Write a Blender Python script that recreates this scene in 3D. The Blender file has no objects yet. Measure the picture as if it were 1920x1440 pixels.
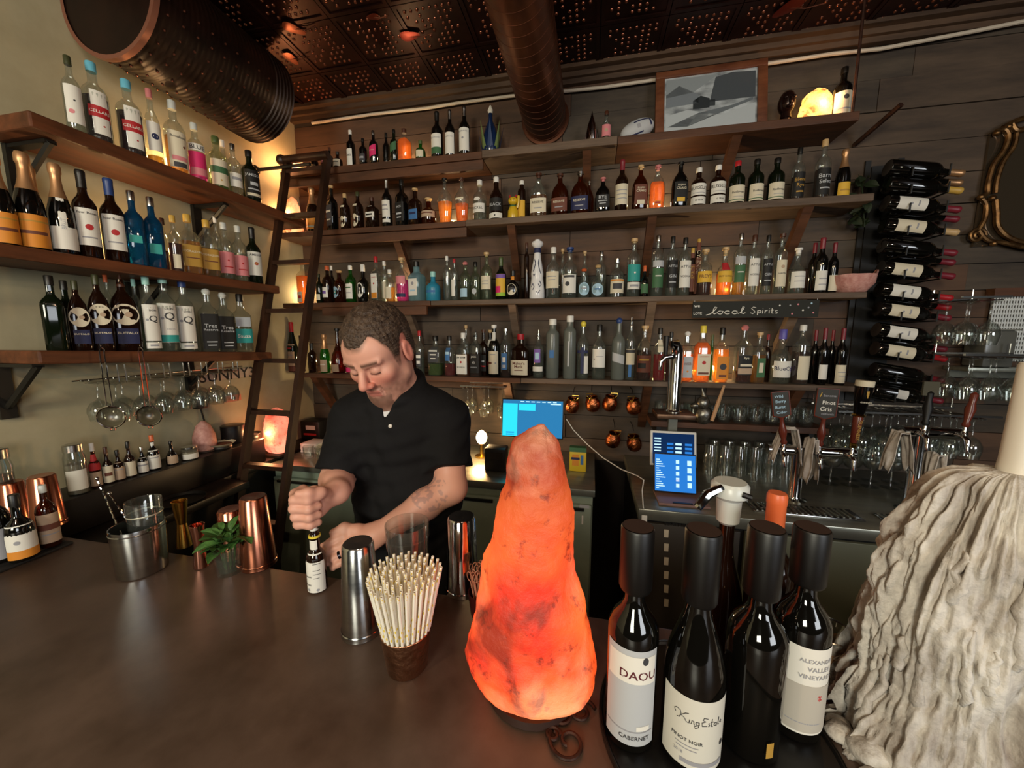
import bpy, bmesh, math, random
import numpy as np
from mathutils import Vector, Matrix
random.seed(7); rng = np.random.default_rng(7)
S = bpy.context.scene; COL = S.collection
# ------------------------------------------------------------------ camera
FPX = 700.0; YAW = math.radians(12.0); PIT = math.radians(7.5); CAMZ = 1.69
cam_d = bpy.data.cameras.new('camera'); cam = bpy.data.objects.new('camera', cam_d); COL.objects.link(cam)
cam_d.sensor_width = 36.0; cam_d.lens = FPX / 1920 * 36.0; cam_d.clip_start = 0.02; cam_d.clip_end = 60
cam.location = (0, 0, CAMZ); cam.rotation_euler = (math.pi/2 - PIT, 0, YAW)
S.camera = cam
# ------------------------------------------------------------------ world, light, exposure
W = bpy.data.worlds.new('room_air'); S.world = W; W.use_nodes = True
W.node_tree.nodes['Background'].inputs[0].default_value = (0.75, 0.62, 0.48, 1)
W.node_tree.nodes['Background'].inputs[1].default_value = 0.010
def area(name, loc, look, sx, sy, power, col):
    l = bpy.data.lights.new(name, 'AREA'); l.shape = 'RECTANGLE'; l.size = sx; l.size_y = sy
    l.energy = power; l.color = col
    o = bpy.data.objects.new(name, l); COL.objects.link(o); o.location = loc
    o.rotation_euler = (Vector(look) - Vector(loc)).to_track_quat('-Z', 'Y').to_euler(); return o
def point(name, loc, power, col, rad=0.02):
    l = bpy.data.lights.new(name, 'POINT'); l.energy = power; l.color = col; l.shadow_soft_size = rad
    o = bpy.data.objects.new(name, l); COL.objects.link(o); o.location = loc; return o
area('street_window_light', (2.7, -2.6, 2.0), (-0.4, 1.4, 1.2), 1.6, 1.3, 40, (0.92, 0.96, 1.0))
area('side_window_light', (-0.7, -2.7, 2.2), (-1.6, 1.6, 1.5), 1.0, 1.0, 58, (1.0, 0.96, 0.78))
for lx_, ly_, lz_, pw_ in ((-.75, -.35, 2.45, 11), (.25, -.45, 2.45, 11), (1.25, -.4, 2.45, 12)):   # pendant bulbs over the guests' side of the bar
    point('pendant_bulb', (lx_, ly_, lz_), pw_, (1.0, .71, .44), .035)
vs = S.view_settings
vs.view_transform = 'Standard'; vs.look = 'None'; vs.exposure = 0.5; vs.gamma = 1.0; vs.use_curve_mapping = False
try:
    S.cycles.transparent_max_bounces = 32; S.cycles.max_bounces = 10; S.cycles.sample_clamp_indirect = 4.0
    S.cycles.caustics_reflective = False; S.cycles.caustics_refractive = False
except Exception: pass
WARM = (1.0, 0.50, 0.20)
# ------------------------------------------------------------------ pixel rays of the photograph -> points on real planes
_cy, _sy, _cp, _sp = math.cos(YAW), math.sin(YAW), math.cos(PIT), math.sin(PIT)
_C = Vector((0, 0, CAMZ)); _R = Vector((_cy, _sy, 0)); _F = Vector((-_sy*_cp, _cy*_cp, -_sp)); _U = _R.cross(_F)
def ray(x, y): return _R*((x-960)/FPX) - _U*((y-720)/FPX) + _F
def onY(x, y, Y): d = ray(x, y); return _C + d*(Y/d.y)
def onX(x, y, X): d = ray(x, y); return _C + d*(X/d.x)
def onZ(x, y, Z): d = ray(x, y); return _C + d*((Z-CAMZ)/d.z)
def dep(p): return (Vector(p)-_C).dot(_F)
# ------------------------------------------------------------------ materials
def lin(c):
    if isinstance(c, str):
        c = c.lstrip('#'); c = tuple(int(c[i:i+2], 16)/255 for i in (0, 2, 4))
    return tuple(((v+0.055)/1.055)**2.4 if v > 0.04045 else v/12.92 for v in c)
_M = {}
def pm(color, rough=0.55, metal=0.0, spec=0.5, emit=0, ecol=None, alpha=None, name=None):
    key = ('pm', color, rough, metal, spec, emit, ecol)
    if key in _M: return _M[key]
    m = bpy.data.materials.new(name or 'paint_%s' % str(color).strip('#')); m.use_nodes = True
    b = m.node_tree.nodes['Principled BSDF']
    b.inputs['Base Color'].default_value = (*lin(color), 1); b.inputs['Roughness'].default_value = rough
    b.inputs['Metallic'].default_value = metal; b.inputs['Specular IOR Level'].default_value = spec
    if emit:
        b.inputs['Emission Color'].default_value = (*lin(ecol or color), 1); b.inputs['Emission Strength'].default_value = emit
    _M[key] = m; return m
def nt(m):
    m.use_nodes = True; return m.node_tree, m.node_tree.nodes, m.node_tree.links
def noisy(name, c1, c2, scale=(8, 8, 8), rough=(0.5, 0.7), detail=6, metal=0.0, bump=0.0, bscale=1.0, spec=0.5, lo=0.35, hi=0.65, bdist=0.01, coat=0.0):
    m = bpy.data.materials.new(name); t, n, l = nt(m); b = n['Principled BSDF']
    tc = n.new('ShaderNodeTexCoord'); mp = n.new('ShaderNodeMapping'); mp.inputs['Scale'].default_value = scale
    l.new(tc.outputs['Object'], mp.inputs['Vector'])
    no = n.new('ShaderNodeTexNoise'); no.inputs['Scale'].default_value = 1.0; no.inputs['Detail'].default_value = detail
    no.inputs['Roughness'].default_value = 0.65
    l.new(mp.outputs[0], no.inputs['Vector'])
    r = n.new('ShaderNodeValToRGB'); e = r.color_ramp.elements
    e[0].position = lo; e[0].color = (*lin(c1), 1); e[1].position = hi; e[1].color = (*lin(c2), 1)
    l.new(no.outputs['Fac'], r.inputs[0]); l.new(r.outputs[0], b.inputs['Base Color'])
    mr = n.new('ShaderNodeMapRange'); mr.inputs[3].default_value = rough[0]; mr.inputs[4].default_value = rough[1]
    l.new(no.outputs['Fac'], mr.inputs[0]); l.new(mr.outputs[0], b.inputs['Roughness'])
    b.inputs['Metallic'].default_value = metal; b.inputs['Specular IOR Level'].default_value = spec
    if coat: b.inputs['Coat Weight'].default_value = coat; b.inputs['Coat Roughness'].default_value = 0.2
    if bump:
        bp = n.new('ShaderNodeBump'); bp.inputs['Strength'].default_value = bump; bp.inputs['Distance'].default_value = bdist
        if bscale != 1.0:
            n2 = n.new('ShaderNodeTexNoise'); n2.inputs['Scale'].default_value = bscale; n2.inputs['Detail'].default_value = 4
            l.new(tc.outputs['Object'], n2.inputs['Vector']); l.new(n2.outputs['Fac'], bp.inputs['Height'])
        else: l.new(no.outputs['Fac'], bp.inputs['Height'])
        l.new(bp.outputs[0], b.inputs['Normal'])
    return m
def clearmat(name, tint, gloss=0.06, diff=0.05, dcol=None, trans=0.0, rough=0.04, edge=0.35):
    """see-through wall: tinted transparency, glossy skin that grows to the rim, a little body colour"""
    key = ('clear', tint, gloss, diff, dcol, trans, rough, edge)
    if key in _M: return _M[key]
    m = bpy.data.materials.new(name); t, n, l = nt(m); n.remove(n['Principled BSDF']); out = n['Material Output']
    tr = n.new('ShaderNodeBsdfTransparent'); tr.inputs[0].default_value = (*lin(tint), 1)
    di = n.new('ShaderNodeBsdfDiffuse'); di.inputs[0].default_value = (*lin(dcol or tint), 1)
    m1 = n.new('ShaderNodeMixShader'); m1.inputs[0].default_value = diff
    l.new(tr.outputs[0], m1.inputs[1]); l.new(di.outputs[0], m1.inputs[2]); last = m1
    if trans:
        tl = n.new('ShaderNodeBsdfTranslucent'); tl.inputs[0].default_value = (*lin(dcol or tint), 1)
        m2 = n.new('ShaderNodeMixShader'); m2.inputs[0].default_value = trans
        l.new(last.outputs[0], m2.inputs[1]); l.new(tl.outputs[0], m2.inputs[2]); last = m2
    gl = n.new('ShaderNodeBsdfGlossy'); gl.inputs['Roughness'].default_value = rough
    lw = n.new('ShaderNodeLayerWeight'); lw.inputs[0].default_value = 0.35
    mr = n.new('ShaderNodeMapRange'); mr.inputs[1].default_value = 0.25; mr.inputs[3].default_value = gloss; mr.inputs[4].default_value = edge
    l.new(lw.outputs['Facing'], mr.inputs[0])
    m3 = n.new('ShaderNodeMixShader'); l.new(mr.outputs[0], m3.inputs[0])
    l.new(last.outputs[0], m3.inputs[1]); l.new(gl.outputs[0], m3.inputs[2]); l.new(m3.outputs[0], out.inputs[0])
    _M[key] = m; return m
def emat(name, col, strength):
    m = bpy.data.materials.new(name); t, n, l = nt(m); n.remove(n['Principled BSDF'])
    e = n.new('ShaderNodeEmission'); e.inputs[0].default_value = (*lin(col), 1); e.inputs[1].default_value = strength
    l.new(e.outputs[0], n['Material Output'].inputs[0]); return m
GL = dict(
    c=clearmat('clear_glass', '#f2f5f2', 0.12, 0.06, '#a6aea8', edge=0.5),
    cg=clearmat('clear_greenish_glass', '#e2ead8', 0.12, 0.07, '#95a08a', edge=0.5),
    w=clearmat('drinking_glass', '#f8faf8', 0.13, 0.03, '#aab0aa', edge=0.65),
    f=clearmat('frosted_glass', '#c9cfcc', 0.05, 0.55, '#8d938c', 0.2, 0.25, 0.12),
    d=pm('#0b0a08', 0.06, spec=.8, name='black_bottle_glass'), dg=pm('#0d1409', 0.08, name='dark_green_bottle_glass'),
    a=clearmat('amber_glass', '#7a3a12', 0.06, 0.25, '#5a2408', 0.15), db=pm('#1c0d06', 0.08, name='brown_bottle_glass'),
    g=clearmat('green_glass', '#3f9a3a', 0.07, 0.2, '#2b7a26', 0.2), b=clearmat('blue_glass', '#2b6f96', 0.07, 0.30, '#1b5a86', 0.15),
    bl=clearmat('pale_blue_glass', '#bfe4f2', 0.07, 0.30, '#9fc6d6', 0.25),
    t=pm('#2f86a4', 0.3, name='teal_bottle'), wh=pm('#e9e9ea', 0.2, name='white_ceramic'))
LQ = dict(
    am=clearmat('amber_spirit', '#fbcb76', 0.02, 0.08, '#ffb040', 0.5, edge=0.06), da=clearmat('dark_amber_spirit', '#8a4414', 0.02, 0.25, '#6a2c0a', 0.25, edge=0.06),
    red=clearmat('red_spirit', '#d8303a', 0.02, 0.3, '#b81f2c', 0.35, edge=0.06), dr=clearmat('dark_red_spirit', '#5a1622', 0.02, 0.4, '#45101c', 0.2, edge=0.06),
    pk=clearmat('pink_spirit', '#e25ac4', 0.02, 0.3, '#d24ab0', 0.4, edge=0.06), gr=clearmat('green_spirit', '#8fb04a', 0.02, 0.3, '#7a9a3a', 0.3, edge=0.06),
    cl=clearmat('clear_spirit', '#e6ebe6', 0.02, 0.06, '#a8b0a8', 0.05, edge=0.08), gd=clearmat('golden_spirit', '#e8c46a', 0.02, 0.12, '#c89a3c', 0.3, edge=0.06),
    og=clearmat('orange_spirit', '#ffc27c', 0.02, 0.08, '#ffa03c', 0.55, edge=0.06), ye=clearmat('yellow_spirit', '#f2d030', 0.02, 0.3, '#e8b820', 0.4, edge=0.06))
PAPER = {k: pm(v, 0.65, name='paper_'+k) for k, v in dict(white='#e6e3da', cream='#ddd3ba', wine='#5a1a24', ivory='#d6d3c8', stone='#b9b3a8', black='#141312', grey='#9a9aa0', brown='#6a3a2a', red='#b3262b',
    orange='#d98a2b', yellow='#e0b23a', teal='#2f9c96', blue='#3c6fa8', pink='#d8848a', pblue='#a9cbe0', gold='#b58c3a', green='#3f6a45', beige='#b99f86',
    navy='#20264e', hotpink='#d92a6c', dgrey='#3c3c40', silver='#b9bcc0', purple='#7a5aa8', lime='#9ac23a').items()}
CAPS = {k: pm(v, 0.4, name='cap_'+k) for k, v in dict(black='#141210', white='#e8e6e0', red='#b2222a', cork='#c9a878', silver='#b8b8b8', blue='#27407a', lblue='#69b6cf',
    gold='#c9a24a', teal='#9fd6cf', orange='#d8683a', green='#4a5a30', brown='#4a2a1c', wine='#7a2430', pink='#c97a7a', foil='#b88a6a', yellow='#e6d04a', clear='#c9cdc9', purple='#5a54a8', olive='#3c3f26').items()}
CAPS['silver'] = pm('#c4c4c0', 0.25, 1.0, name='cap_silver_metal'); CAPS['foil'] = pm('#c99a6e', 0.38, 0.7, name='cap_gold_foil')
STEEL = noisy('brushed_steel', '#b8babc', '#cececc', (3, 3, 60), (0.12, 0.22), metal=1.0)
STEELD = noisy('dull_counter_steel', '#8e9086', '#a6a698', (4, 30, 4), (0.25, 0.38), metal=.75)
CHROME = pm('#d6d6d4', 0.08, 1.0, name='chrome'); COPPER = pm('#b8745a', 0.2, 1.0, name='polished_copper')
HCOP = noisy('hammered_copper', '#a85a34', '#c9794c', (60, 60, 60), (0.12, 0.3), metal=1.0, bump=0.9, bscale=110, bdist=0.004)
BRASS = pm('#c9a04a', 0.22, 1.0, name='brass'); BLACKM = pm('#15130f', 0.45, name='black_metal'); BLACKP = pm('#0c0b0b', 0.5, name='black_plastic')
IRON = noisy('rusty_iron', '#2a1a14', '#4a2e24', (30, 30, 30), (0.45, 0.65), metal=0.6)
WOODS = noisy('shelf_wood', '#38200f', '#5e3820', (2.2, 14, 14), (0.5, 0.7), bump=0.25)
WOODL = noisy('left_shelf_wood', '#4a2812', '#744022', (14, 2.2, 14), (0.45, 0.65), bump=0.25)
WOODG = noisy('weathered_shelf_edge_wood', '#4c3c2e', '#746050', (2.2, 18, 18), (0.6, 0.8), bump=0.3)
LADW = noisy('ladder_wood', '#22130b', '#402414', (10, 10, 3), (0.35, 0.5), bump=0.1)
PLANKM = [noisy('barn_plank_%d' % i, a, b, (2.0, 16, 12), (0.6, 0.85), bump=0.35, bdist=0.006) for i, (a, b) in enumerate(
    (('#342c25', '#52473b'), ('#3a2f26', '#5a4a3c'), ('#2e2720', '#4a3e32'), ('#402e22', '#5e4432')))]
PLASTER = noisy('warm_plaster', '#a39a7c', '#b3aa8c', (3, 3, 3), (0.8, 0.9), bump=0.1, bscale=60, bdist=0.002)
TIN = noisy('aged_copper_tin', '#1f0d08', '#341610', (6, 6, 6), (0.3, 0.48), metal=0.7)
TINB = pm('#7c4c3a', 0.3, 0.85, name='glint_tin_boss')  # paler than the panels: light caught on raised bosses put into the colour
# ------------------------------------------------------------------ mesh builder
class MB:
    def __init__(s): s.v = []; s.f = []
    def add(s, v, f, M=None):
        o = len(s.v)
        s.v += [tuple(M @ Vector(p)) for p in v] if M is not None else [tuple(p) for p in v]
        s.f += [tuple(i+o for i in q) for q in f]; return s
    def box(s, x0, x1, y0, y1, z0, z1, M=None, bev=0.0):
        if not bev:
            v = [(x, y, z) for x in (x0, x1) for y in (y0, y1) for z in (z0, z1)]
            return s.add(v, [(0, 1, 3, 2), (4, 6, 7, 5), (0, 4, 5, 1), (2, 3, 7, 6), (0, 2, 6, 4), (1, 5, 7, 3)], M)
        b = bm_box(x0, x1, y0, y1, z0, z1, bev); return s.add(b[0], b[1], M)
    def lathe(s, prof, n=20, M=None, ex=2.0, ry=1.0, cap=True):
        v = []; f = []
        for r, z in prof:
            for i in range(n):
                a = 2*math.pi*i/n; c, q = math.cos(a), math.sin(a)
                k = r/((abs(c)**ex+abs(q)**ex)**(1/ex)) if ex != 2 else r
                v.append((k*c, k*q*ry, z))
        for j in range(len(prof)-1):
            for i in range(n):
                i2 = (i+1) % n; f.append((j*n+i, j*n+i2, (j+1)*n+i2, (j+1)*n+i))
        if cap:
            if prof[0][0] > 1e-5: f.append(tuple(range(n-1, -1, -1)))
            if prof[-1][0] > 1e-5: f.append(tuple((len(prof)-1)*n+i for i in range(n)))
        return s.add(v, f, M)
    def tube(s, pts, r, n=8, M=None, closed=False):
        pts = [Vector(p) for p in pts]; m = len(pts); rs = r if isinstance(r, (list, tuple)) else [r]*m
        v = []; f = []; prev = None
        for k, p in enumerate(pts):
            a = pts[k-1] if (k > 0 or closed) else p; b = pts[(k+1) % m] if (k < m-1 or closed) else p
            d = (b-a); d = d.normalized() if d.length > 1e-9 else Vector((0, 0, 1))
            if prev is None:
                up = Vector((0, 0, 1)) if abs(d.z) < 0.9 else Vector((1, 0, 0)); x = d.cross(up).normalized()
            else:
                x = (prev - d*prev.dot(d)); x = x.normalized() if x.length > 1e-6 else d.orthogonal().normalized()
            prev = x; y = d.cross(x)
            for i in range(n):
                t = 2*math.pi*i/n; v.append(p + (x*math.cos(t)+y*math.sin(t))*rs[k])
        K = m if closed else m-1
        for k in range(K):
            k2 = (k+1) % m
            for i in range(n):
                i2 = (i+1) % n; f.append((k*n+i, k*n+i2, k2*n+i2, k2*n+i))
        if not closed: f.append(tuple(range(n-1, -1, -1))); f.append(tuple((m-1)*n+i for i in range(n)))
        return s.add(v, f, M)
    def ball(s, c, r, n=12, m=8, sc=(1, 1, 1), M=None):
        prof = [(max(1e-6, math.sin(math.pi*j/m)), -math.cos(math.pi*j/m)) for j in range(m+1)]
        T = Matrix.Translation(c) @ Matrix.Diagonal((r*sc[0], r*sc[1], r*sc[2], 1))
        return s.lathe(prof, n, (M @ T) if M is not None else T, cap=False)
    def mesh(s, name, smooth=True, sharp=40):
        me = bpy.data.meshes.new(name); me.from_pydata([tuple(p) for p in s.v], [], s.f); me.validate()
        if smooth:
            me.shade_smooth()
            try: me.set_sharp_from_angle(angle=math.radians(sharp))
            except Exception: pass
        return me
    def build(s, name, mat, parent=None, smooth=True, loc=None, sharp=40):
        return link(name, s.mesh(name, smooth, sharp), mat, parent, loc)
def bm_box(x0, x1, y0, y1, z0, z1, bev, seg=2):
    bm = bmesh.new(); bmesh.ops.create_cube(bm, size=1)
    for v in bm.verts: v.co = Vector((x0+(v.co.x+.5)*(x1-x0), y0+(v.co.y+.5)*(y1-y0), z0+(v.co.z+.5)*(z1-z0)))
    bmesh.ops.bevel(bm, geom=list(bm.edges), offset=bev, segments=seg, affect='EDGES', profile=0.5)
    bm.verts.index_update(); r = ([tuple(v.co) for v in bm.verts], [tuple(v.index for v in f.verts) for f in bm.faces]); bm.free(); return r
def link(name, me, mat, parent=None, loc=None):
    o = bpy.data.objects.new(name, me); COL.objects.link(o)
    if mat is not None and not me.materials: me.materials.append(mat)
    if parent is not None: o.parent = parent
    if loc is not None: o.location = loc
    return o
def tag(o, label, cat, group=None, kind=None):
    if label: o['label'] = label
    if cat: o['category'] = cat
    if group: o['group'] = group
    if kind: o['kind'] = kind
    return o
def thing(name, label, cat, loc=(0, 0, 0), rz=0.0, group=None):
    o = bpy.data.objects.new(name, None); COL.objects.link(o); o.location = loc; o.rotation_euler = (0, 0, rz)
    o.empty_display_size = 0.02
    return tag(o, label, cat, group)
def struct(o): o['kind'] = 'structure'; return o
def copytree(o, parent=None):
    c = o.copy(); COL.objects.link(c); c.parent = parent
    for ch in [x for x in bpy.data.objects if x.parent == o]: copytree(ch, c)
    return c
# ------------------------------------------------------------------ lettering: built-in font turned into flat triangles
_T = {}
def txt(s):
    if s in _T: return _T[s]
    cu = bpy.data.curves.new('lettering', 'FONT'); cu.body = s; cu.align_x = 'CENTER'; cu.align_y = 'CENTER'; cu.resolution_u = 2; cu.offset = .012
    o = bpy.data.objects.new('lettering_source', cu); COL.objects.link(o)
    bpy.context.view_layer.update()
    me = bpy.data.meshes.new_from_object(o.evaluated_get(bpy.context.evaluated_depsgraph_get()))
    v = np.array([(p.co.x, p.co.y) for p in me.vertices]); f = [tuple(p.vertices) for p in me.polygons]
    bpy.data.objects.remove(o); bpy.data.curves.remove(cu); bpy.data.meshes.remove(me)
    v -= (v.max(0)+v.min(0))/2
    _T[s] = (v, f); return _T[s]
def flat_text(mb, s, M, w=None, h=None):
    """lettering in the local XZ plane of M, facing -Y"""
    v, f = txt(s); ext = v.max(0)-v.min(0); k = min([q for q in ((w/ext[0]) if w else None, (h/ext[1]) if h else None) if q])
    return mb.add([(p[0]*k, 0, p[1]*k) for p in v], f, M)
def strokes(mb, lines, M, r, n=5):
    """hand lettering: polylines in the local XZ plane as round chalk strokes"""
    for ln in lines: mb.tube([M @ Vector((x, 0, z)) for x, z in ln], r, n)
    return mb
# ================================================================== the room
ZC = 3.165; YB = 2.37; XL = -2.0
wb = MB().box(XL-.1, 3.2, YB, YB+.1, 0, ZC+.1).build('wall_back', pm('#1c1510', 0.9), smooth=False); struct(wb)
z = 0.9; k = 0
while z < 3.1:
    hh = random.uniform(0.125, 0.165); x = XL; 
    while x < 3.1:
        w = random.uniform(0.9, 1.9); w = min(w, 3.2-x)
        d = random.uniform(0.012, 0.02)
        p = MB().box(x+.0015, x+w-.0015, YB-d, YB, z+.002, z+hh-.002).build('plank', PLANKM[k % 4 if random.random() < .7 else random.randrange(4)], wb, smooth=False)
        x += w; k += 1
    z += hh
wl = MB().box(XL-.1, XL, -1.2, YB, 0, ZC+.1).build('wall_left', PLASTER, smooth=False); struct(wl)
fl = MB().box(XL-.1, 3.2, -3.2, YB+.1, -.05, 0).build('floor', noisy('dark_floor', '#1c1714', '#2c2420', (4, 4, 4)), smooth=False); struct(fl)
ce = MB().box(XL-.1, 3.2, -3.2, YB+.1, ZC+.01, ZC+.06).build('ceiling', TIN, smooth=False); struct(ce)
# pressed tin panels with rows of raised bosses
ts = 0.31; nb = 8
mb = MB().box(0.002, ts-.002, 0.002, ts-.002, -.006, 0)
for i in (0, ts-.022): mb.box(i+.002, i+.02, .002, ts-.002, -.012, -.005); mb.box(.002, ts-.002, i+.002, i+.02, -.012, -.005)
tin_me = mb.mesh('tin_panel', False); tin_me.materials.append(TIN)
mb = MB()
for i in range(nb):
    for j in range(nb):
        if random.random() < .38: continue
        cx, cyy = .032+(i+.5)*(ts-.064)/nb, .032+(j+.5)*(ts-.064)/nb
        mb.lathe([(.0085, -.005), (.007, -.010), (.003, -.0125)], 6, Matrix.Translation((cx, cyy, 0)))
bos_me = mb.mesh('tin_bosses', True); bos_me.materials.append(TINB)
for i in range(-7, 11):
    for j in range(2, 8):
        y0 = YB-.02-(8-j)*ts
        if i*ts+ts > 3.2 or i*ts < XL: continue
        p = link('tin_panel', tin_me, None, ce, (i*ts, y0, ZC)); q = link('bosses', bos_me, None, p)
# crown moulding, cable, trims
mb = MB()
for a, b, c, d in ((.0, .05, -.05, .0), (.0, .085, -.025, .0), (.0, .03, -.075, -.05)): mb.box(XL, 3.2, YB-.02-b, YB-.02-a, ZC+c, ZC+d)
struct(mb.build('trim_1', noisy('crown_wood', '#3a2a1e', '#5a4432', (2, 14, 14)), smooth=False))
mb = MB()
for b, c, d in ((.06, -.06, 0), (.035, -.09, -.06)): mb.box(XL, XL+b, .2, YB-.11, ZC+c, ZC+d)
struct(mb.build('trim_2', noisy('crown_wood_left', '#4a3826', '#6a5238', (14, 2, 14)), smooth=False))
pts = [onY(x, y, YB-.045) for x, y in ((585, 231), (700, 214), (800, 203), (860, 193), (960, 180), (1050, 172), (1130, 164), (1220, 151), (1340, 134), (1450, 118), (1560, 101), (1650, 92), (1740, 75), (1830, 58), (1920, 40))]
tag(MB().tube(pts, .0085, 8).build('cable', pm('#cbbfae', .6, name='white_cable_sheath')), 'white cable running along the back wall under the crown moulding', 'cable')
# ------------------------------------------------------------------ shelves on the back wall
YF = 2.12
SH = dict(s1=2.695, s2=2.335, s3=1.893, s4=1.44)
def shelf(name, zt, th, x0, x1, cuts, label, lip=None):
    t = thing(name, label, 'shelf', ((x0+x1)/2, YB, zt))
    xs = [x0]+cuts+[x1]
    for i in range(len(xs)-1):
        dz = random.uniform(0, .004)
        MB().box(xs[i]-t.location.x+.001, xs[i+1]-t.location.x-.001, YF-YB+random.uniform(-.008, .006), -.021, -th-dz, 0, bev=.003).build('board', (WOODS, WOODG)[min(1, i % 2)], t, smooth=False)
    if lip:
        a, b = lip; MB().box(a-t.location.x, b-t.location.x, YF-YB+.012, YF-YB+.03, -th-.055, -th-.005).build('fascia', WOODS, t, smooth=False)
    return t
s1 = shelf('top_shelf', SH['s1'], .036, -1.93, 1.16, [-.62, .1], 'highest long plank shelf on the back wall under the ceiling', (-1.9, -.62))
s2 = shelf('wall_shelf', SH['s2'], .03, -1.98, 1.25, [-.72], 'second plank shelf from the top on the back wall', (-1.7, -.72))
s3 = shelf('wall_shelf', SH['s3'], .026, -1.98, 1.275, [-.95], 'third plank shelf on the back wall above the chalk sign', (-1.7, -.98))
s4 = shelf('wall_shelf', SH['s4'], .026, -1.86, 1.35, [-.4], 'fourth plank shelf on the back wall above the monitors')
def brace(sh, px, py, zt, dz, mat=WOODS):
    p = onY(px, py, YF+.03); x = p.x-sh.location.x; w = .022
    v = [(x+s*w, y, q) for s in (-1, 1) for y, q in ((-.23, -.03), (-.18, -.03), (-.021, -dz), (-.021, -dz-.06))]
    MB().add(v, [(0, 1, 2, 3), (7, 6, 5, 4), (0, 4, 5, 1), (1, 5, 6, 2), (2, 6, 7, 3), (3, 7, 4, 0)]).build('brace', mat, sh, smooth=False)
for px in (738, 958, 1222, 1512): brace(s2, px, 430, SH['s2'], .25)
for px in (760, 960, 1222, 1500): brace(s3, px, 580, SH['s3'], .25, WOODG)
for px in (590, 950, 1215, 1500): brace(s4, px, 730, SH['s4'], .25)
for px in (1100, 1380): brace(s1, px, 300, SH['s1'], .16)
# ------------------------------------------------------------------ shelves on the left wall
XF = -1.75
def lshelf(zt0, zt1, y0, y1, th, label, cat='shelf'):
    t = thing('wall_shelf', label, cat, (XL, (y0+y1)/2, zt0)); L = y1-y0
    a = MB(); c = t.location.y
    b = bm_box(0.001, XF-XL, y0-c, y1-c, -th, 0, .006)
    a.add([(x, y, z+(zt1-zt0)*(y-(y0-c))/L) for x, y, z in b[0]], b[1]).build('board', WOODL, t, smooth=False); return t
ZA, ZB_ = 2.392, 1.965
sa = lshelf(ZA, ZA, .93, 2.10, .05, 'uppermost thick wooden shelf on the plaster wall')
sb = lshelf(ZB_, ZB_, .62, 1.86, .042, 'middle thick wooden shelf on the plaster wall')
sc = lshelf(1.64, 1.594, .865, 1.77, .045, 'lowest wooden shelf on the plaster wall with glass rack below')
def zC(y): return 1.64+(1.594-1.64)*(y-.865)/(1.77-.865)
for sh, ys in ((sa, (1.0, 1.62)), (sb, (.72, 1.3)), (sc, (.885, 1.5))):
    for y in ys:
        yy = y-sh.location.y; th = .05 if sh is sa else .044
        m2 = MB().box(.003, .022, yy-.02, yy+.02, -.24, -th-.002).box(.0, .2, yy-.015, yy+.015, -th-.014, -th-.002)
        m2.tube([(.02, yy, -.2), (.2, yy, -th-.008)], .011, 6); m2.build('bracket', BLACKM, sh, smooth=False)
# ------------------------------------------------------------------ spiral ventilation duct and wide ribbed duct
p = onY(1021, 222, 2.3); du = thing('ventilation_duct', 'round brown spiral duct running from the ceiling to the back wall', 'duct', (-.30, YB, 2.93))
prof = []
for i in range(60):
    y = i*.055; prof += [(.122, y), (.122, y+.0525), (.1232, y+.0527), (.1232, y+.0549)]
DUCTM = noisy('brown_duct_metal', '#4a2c1e', '#683e2a', (6, 6, 6), (0.3, 0.45), metal=0.75)
RX = Matrix.Rotation(math.pi/2, 4, 'X')
MB().lathe(prof, 28, RX).build('duct_body', DUCTM, du, sharp=20)
MB().lathe([(.122, 0), (.138, .0), (.138, .014), (.122, .016)], 28, Matrix.Translation((0, -.024, 0)) @ RX).build('wall_collar', DUCTM, du)
bd = thing('wide_duct', 'wide dark ribbed duct hung along the plaster wall under the ceiling', 'duct', (-1.772, 1.20, 2.938))
prof = [(.215, 0)]
for i in range(30):
    y = .02+i*.021; prof += [(.215, y), (.215, y+.012), (.220 if i > 23 else .2165, y+.016)]
BD = noisy('dark_duct_metal', '#190d09', '#2c1810', (5, 5, 5), (0.35, 0.5), metal=0.5)
RY = Matrix.Rotation(-math.pi/2, 4, 'X')
MB().lathe(prof, 36, RY).build('duct_body', BD, bd)
MB().lathe([(.211, -.004), (.226, -.004), (.226, .016), (.211, .016)], 40, RY, cap=False).build('end_ring', pm('#a8705c', 0.3, 0.6, name='pink_copper_ring'), bd)
rv = MB().ball((0, 0, 0), .005, 6, 4).mesh('rivet'); rv.materials.append(TINB)
for j in range(9):
    for a in range(12):
        th = math.radians(-160+a*14); link('rivet', rv, None, bd, (.2165*math.cos(th), .05+j*.055, .2165*math.sin(th)))
for y in (.12, .55): MB().tube([(0, y, .2), (0, y, .226)], .006, 6).build('hanger', BLACKM, bd)
# ------------------------------------------------------------------ bar, counters
BZ = 1.07; BY = .776
BARM = noisy('bar_top_concrete', '#4a3a30', '#66544a', (5, 5, 5), (0.34, 0.5), detail=8, spec=.45, bump=.05, bscale=180, bdist=.001)
bar = thing('bar_counter', 'long brown stone-topped bar counter in the foreground', 'bar counter', (.3, .2, 0))
MB().box(-2.295, 2.7, -.45, BY-.2, BZ-.05, BZ, bev=.006).build('bar_top', BARM, bar)
MB().box(-2.2, 2.6, -.2, BY-.35, 0, BZ-.051).build('bar_front', noisy('bar_front_wood', '#2a1a12', '#40281a', (3, 12, 12)), bar, smooth=False)
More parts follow.
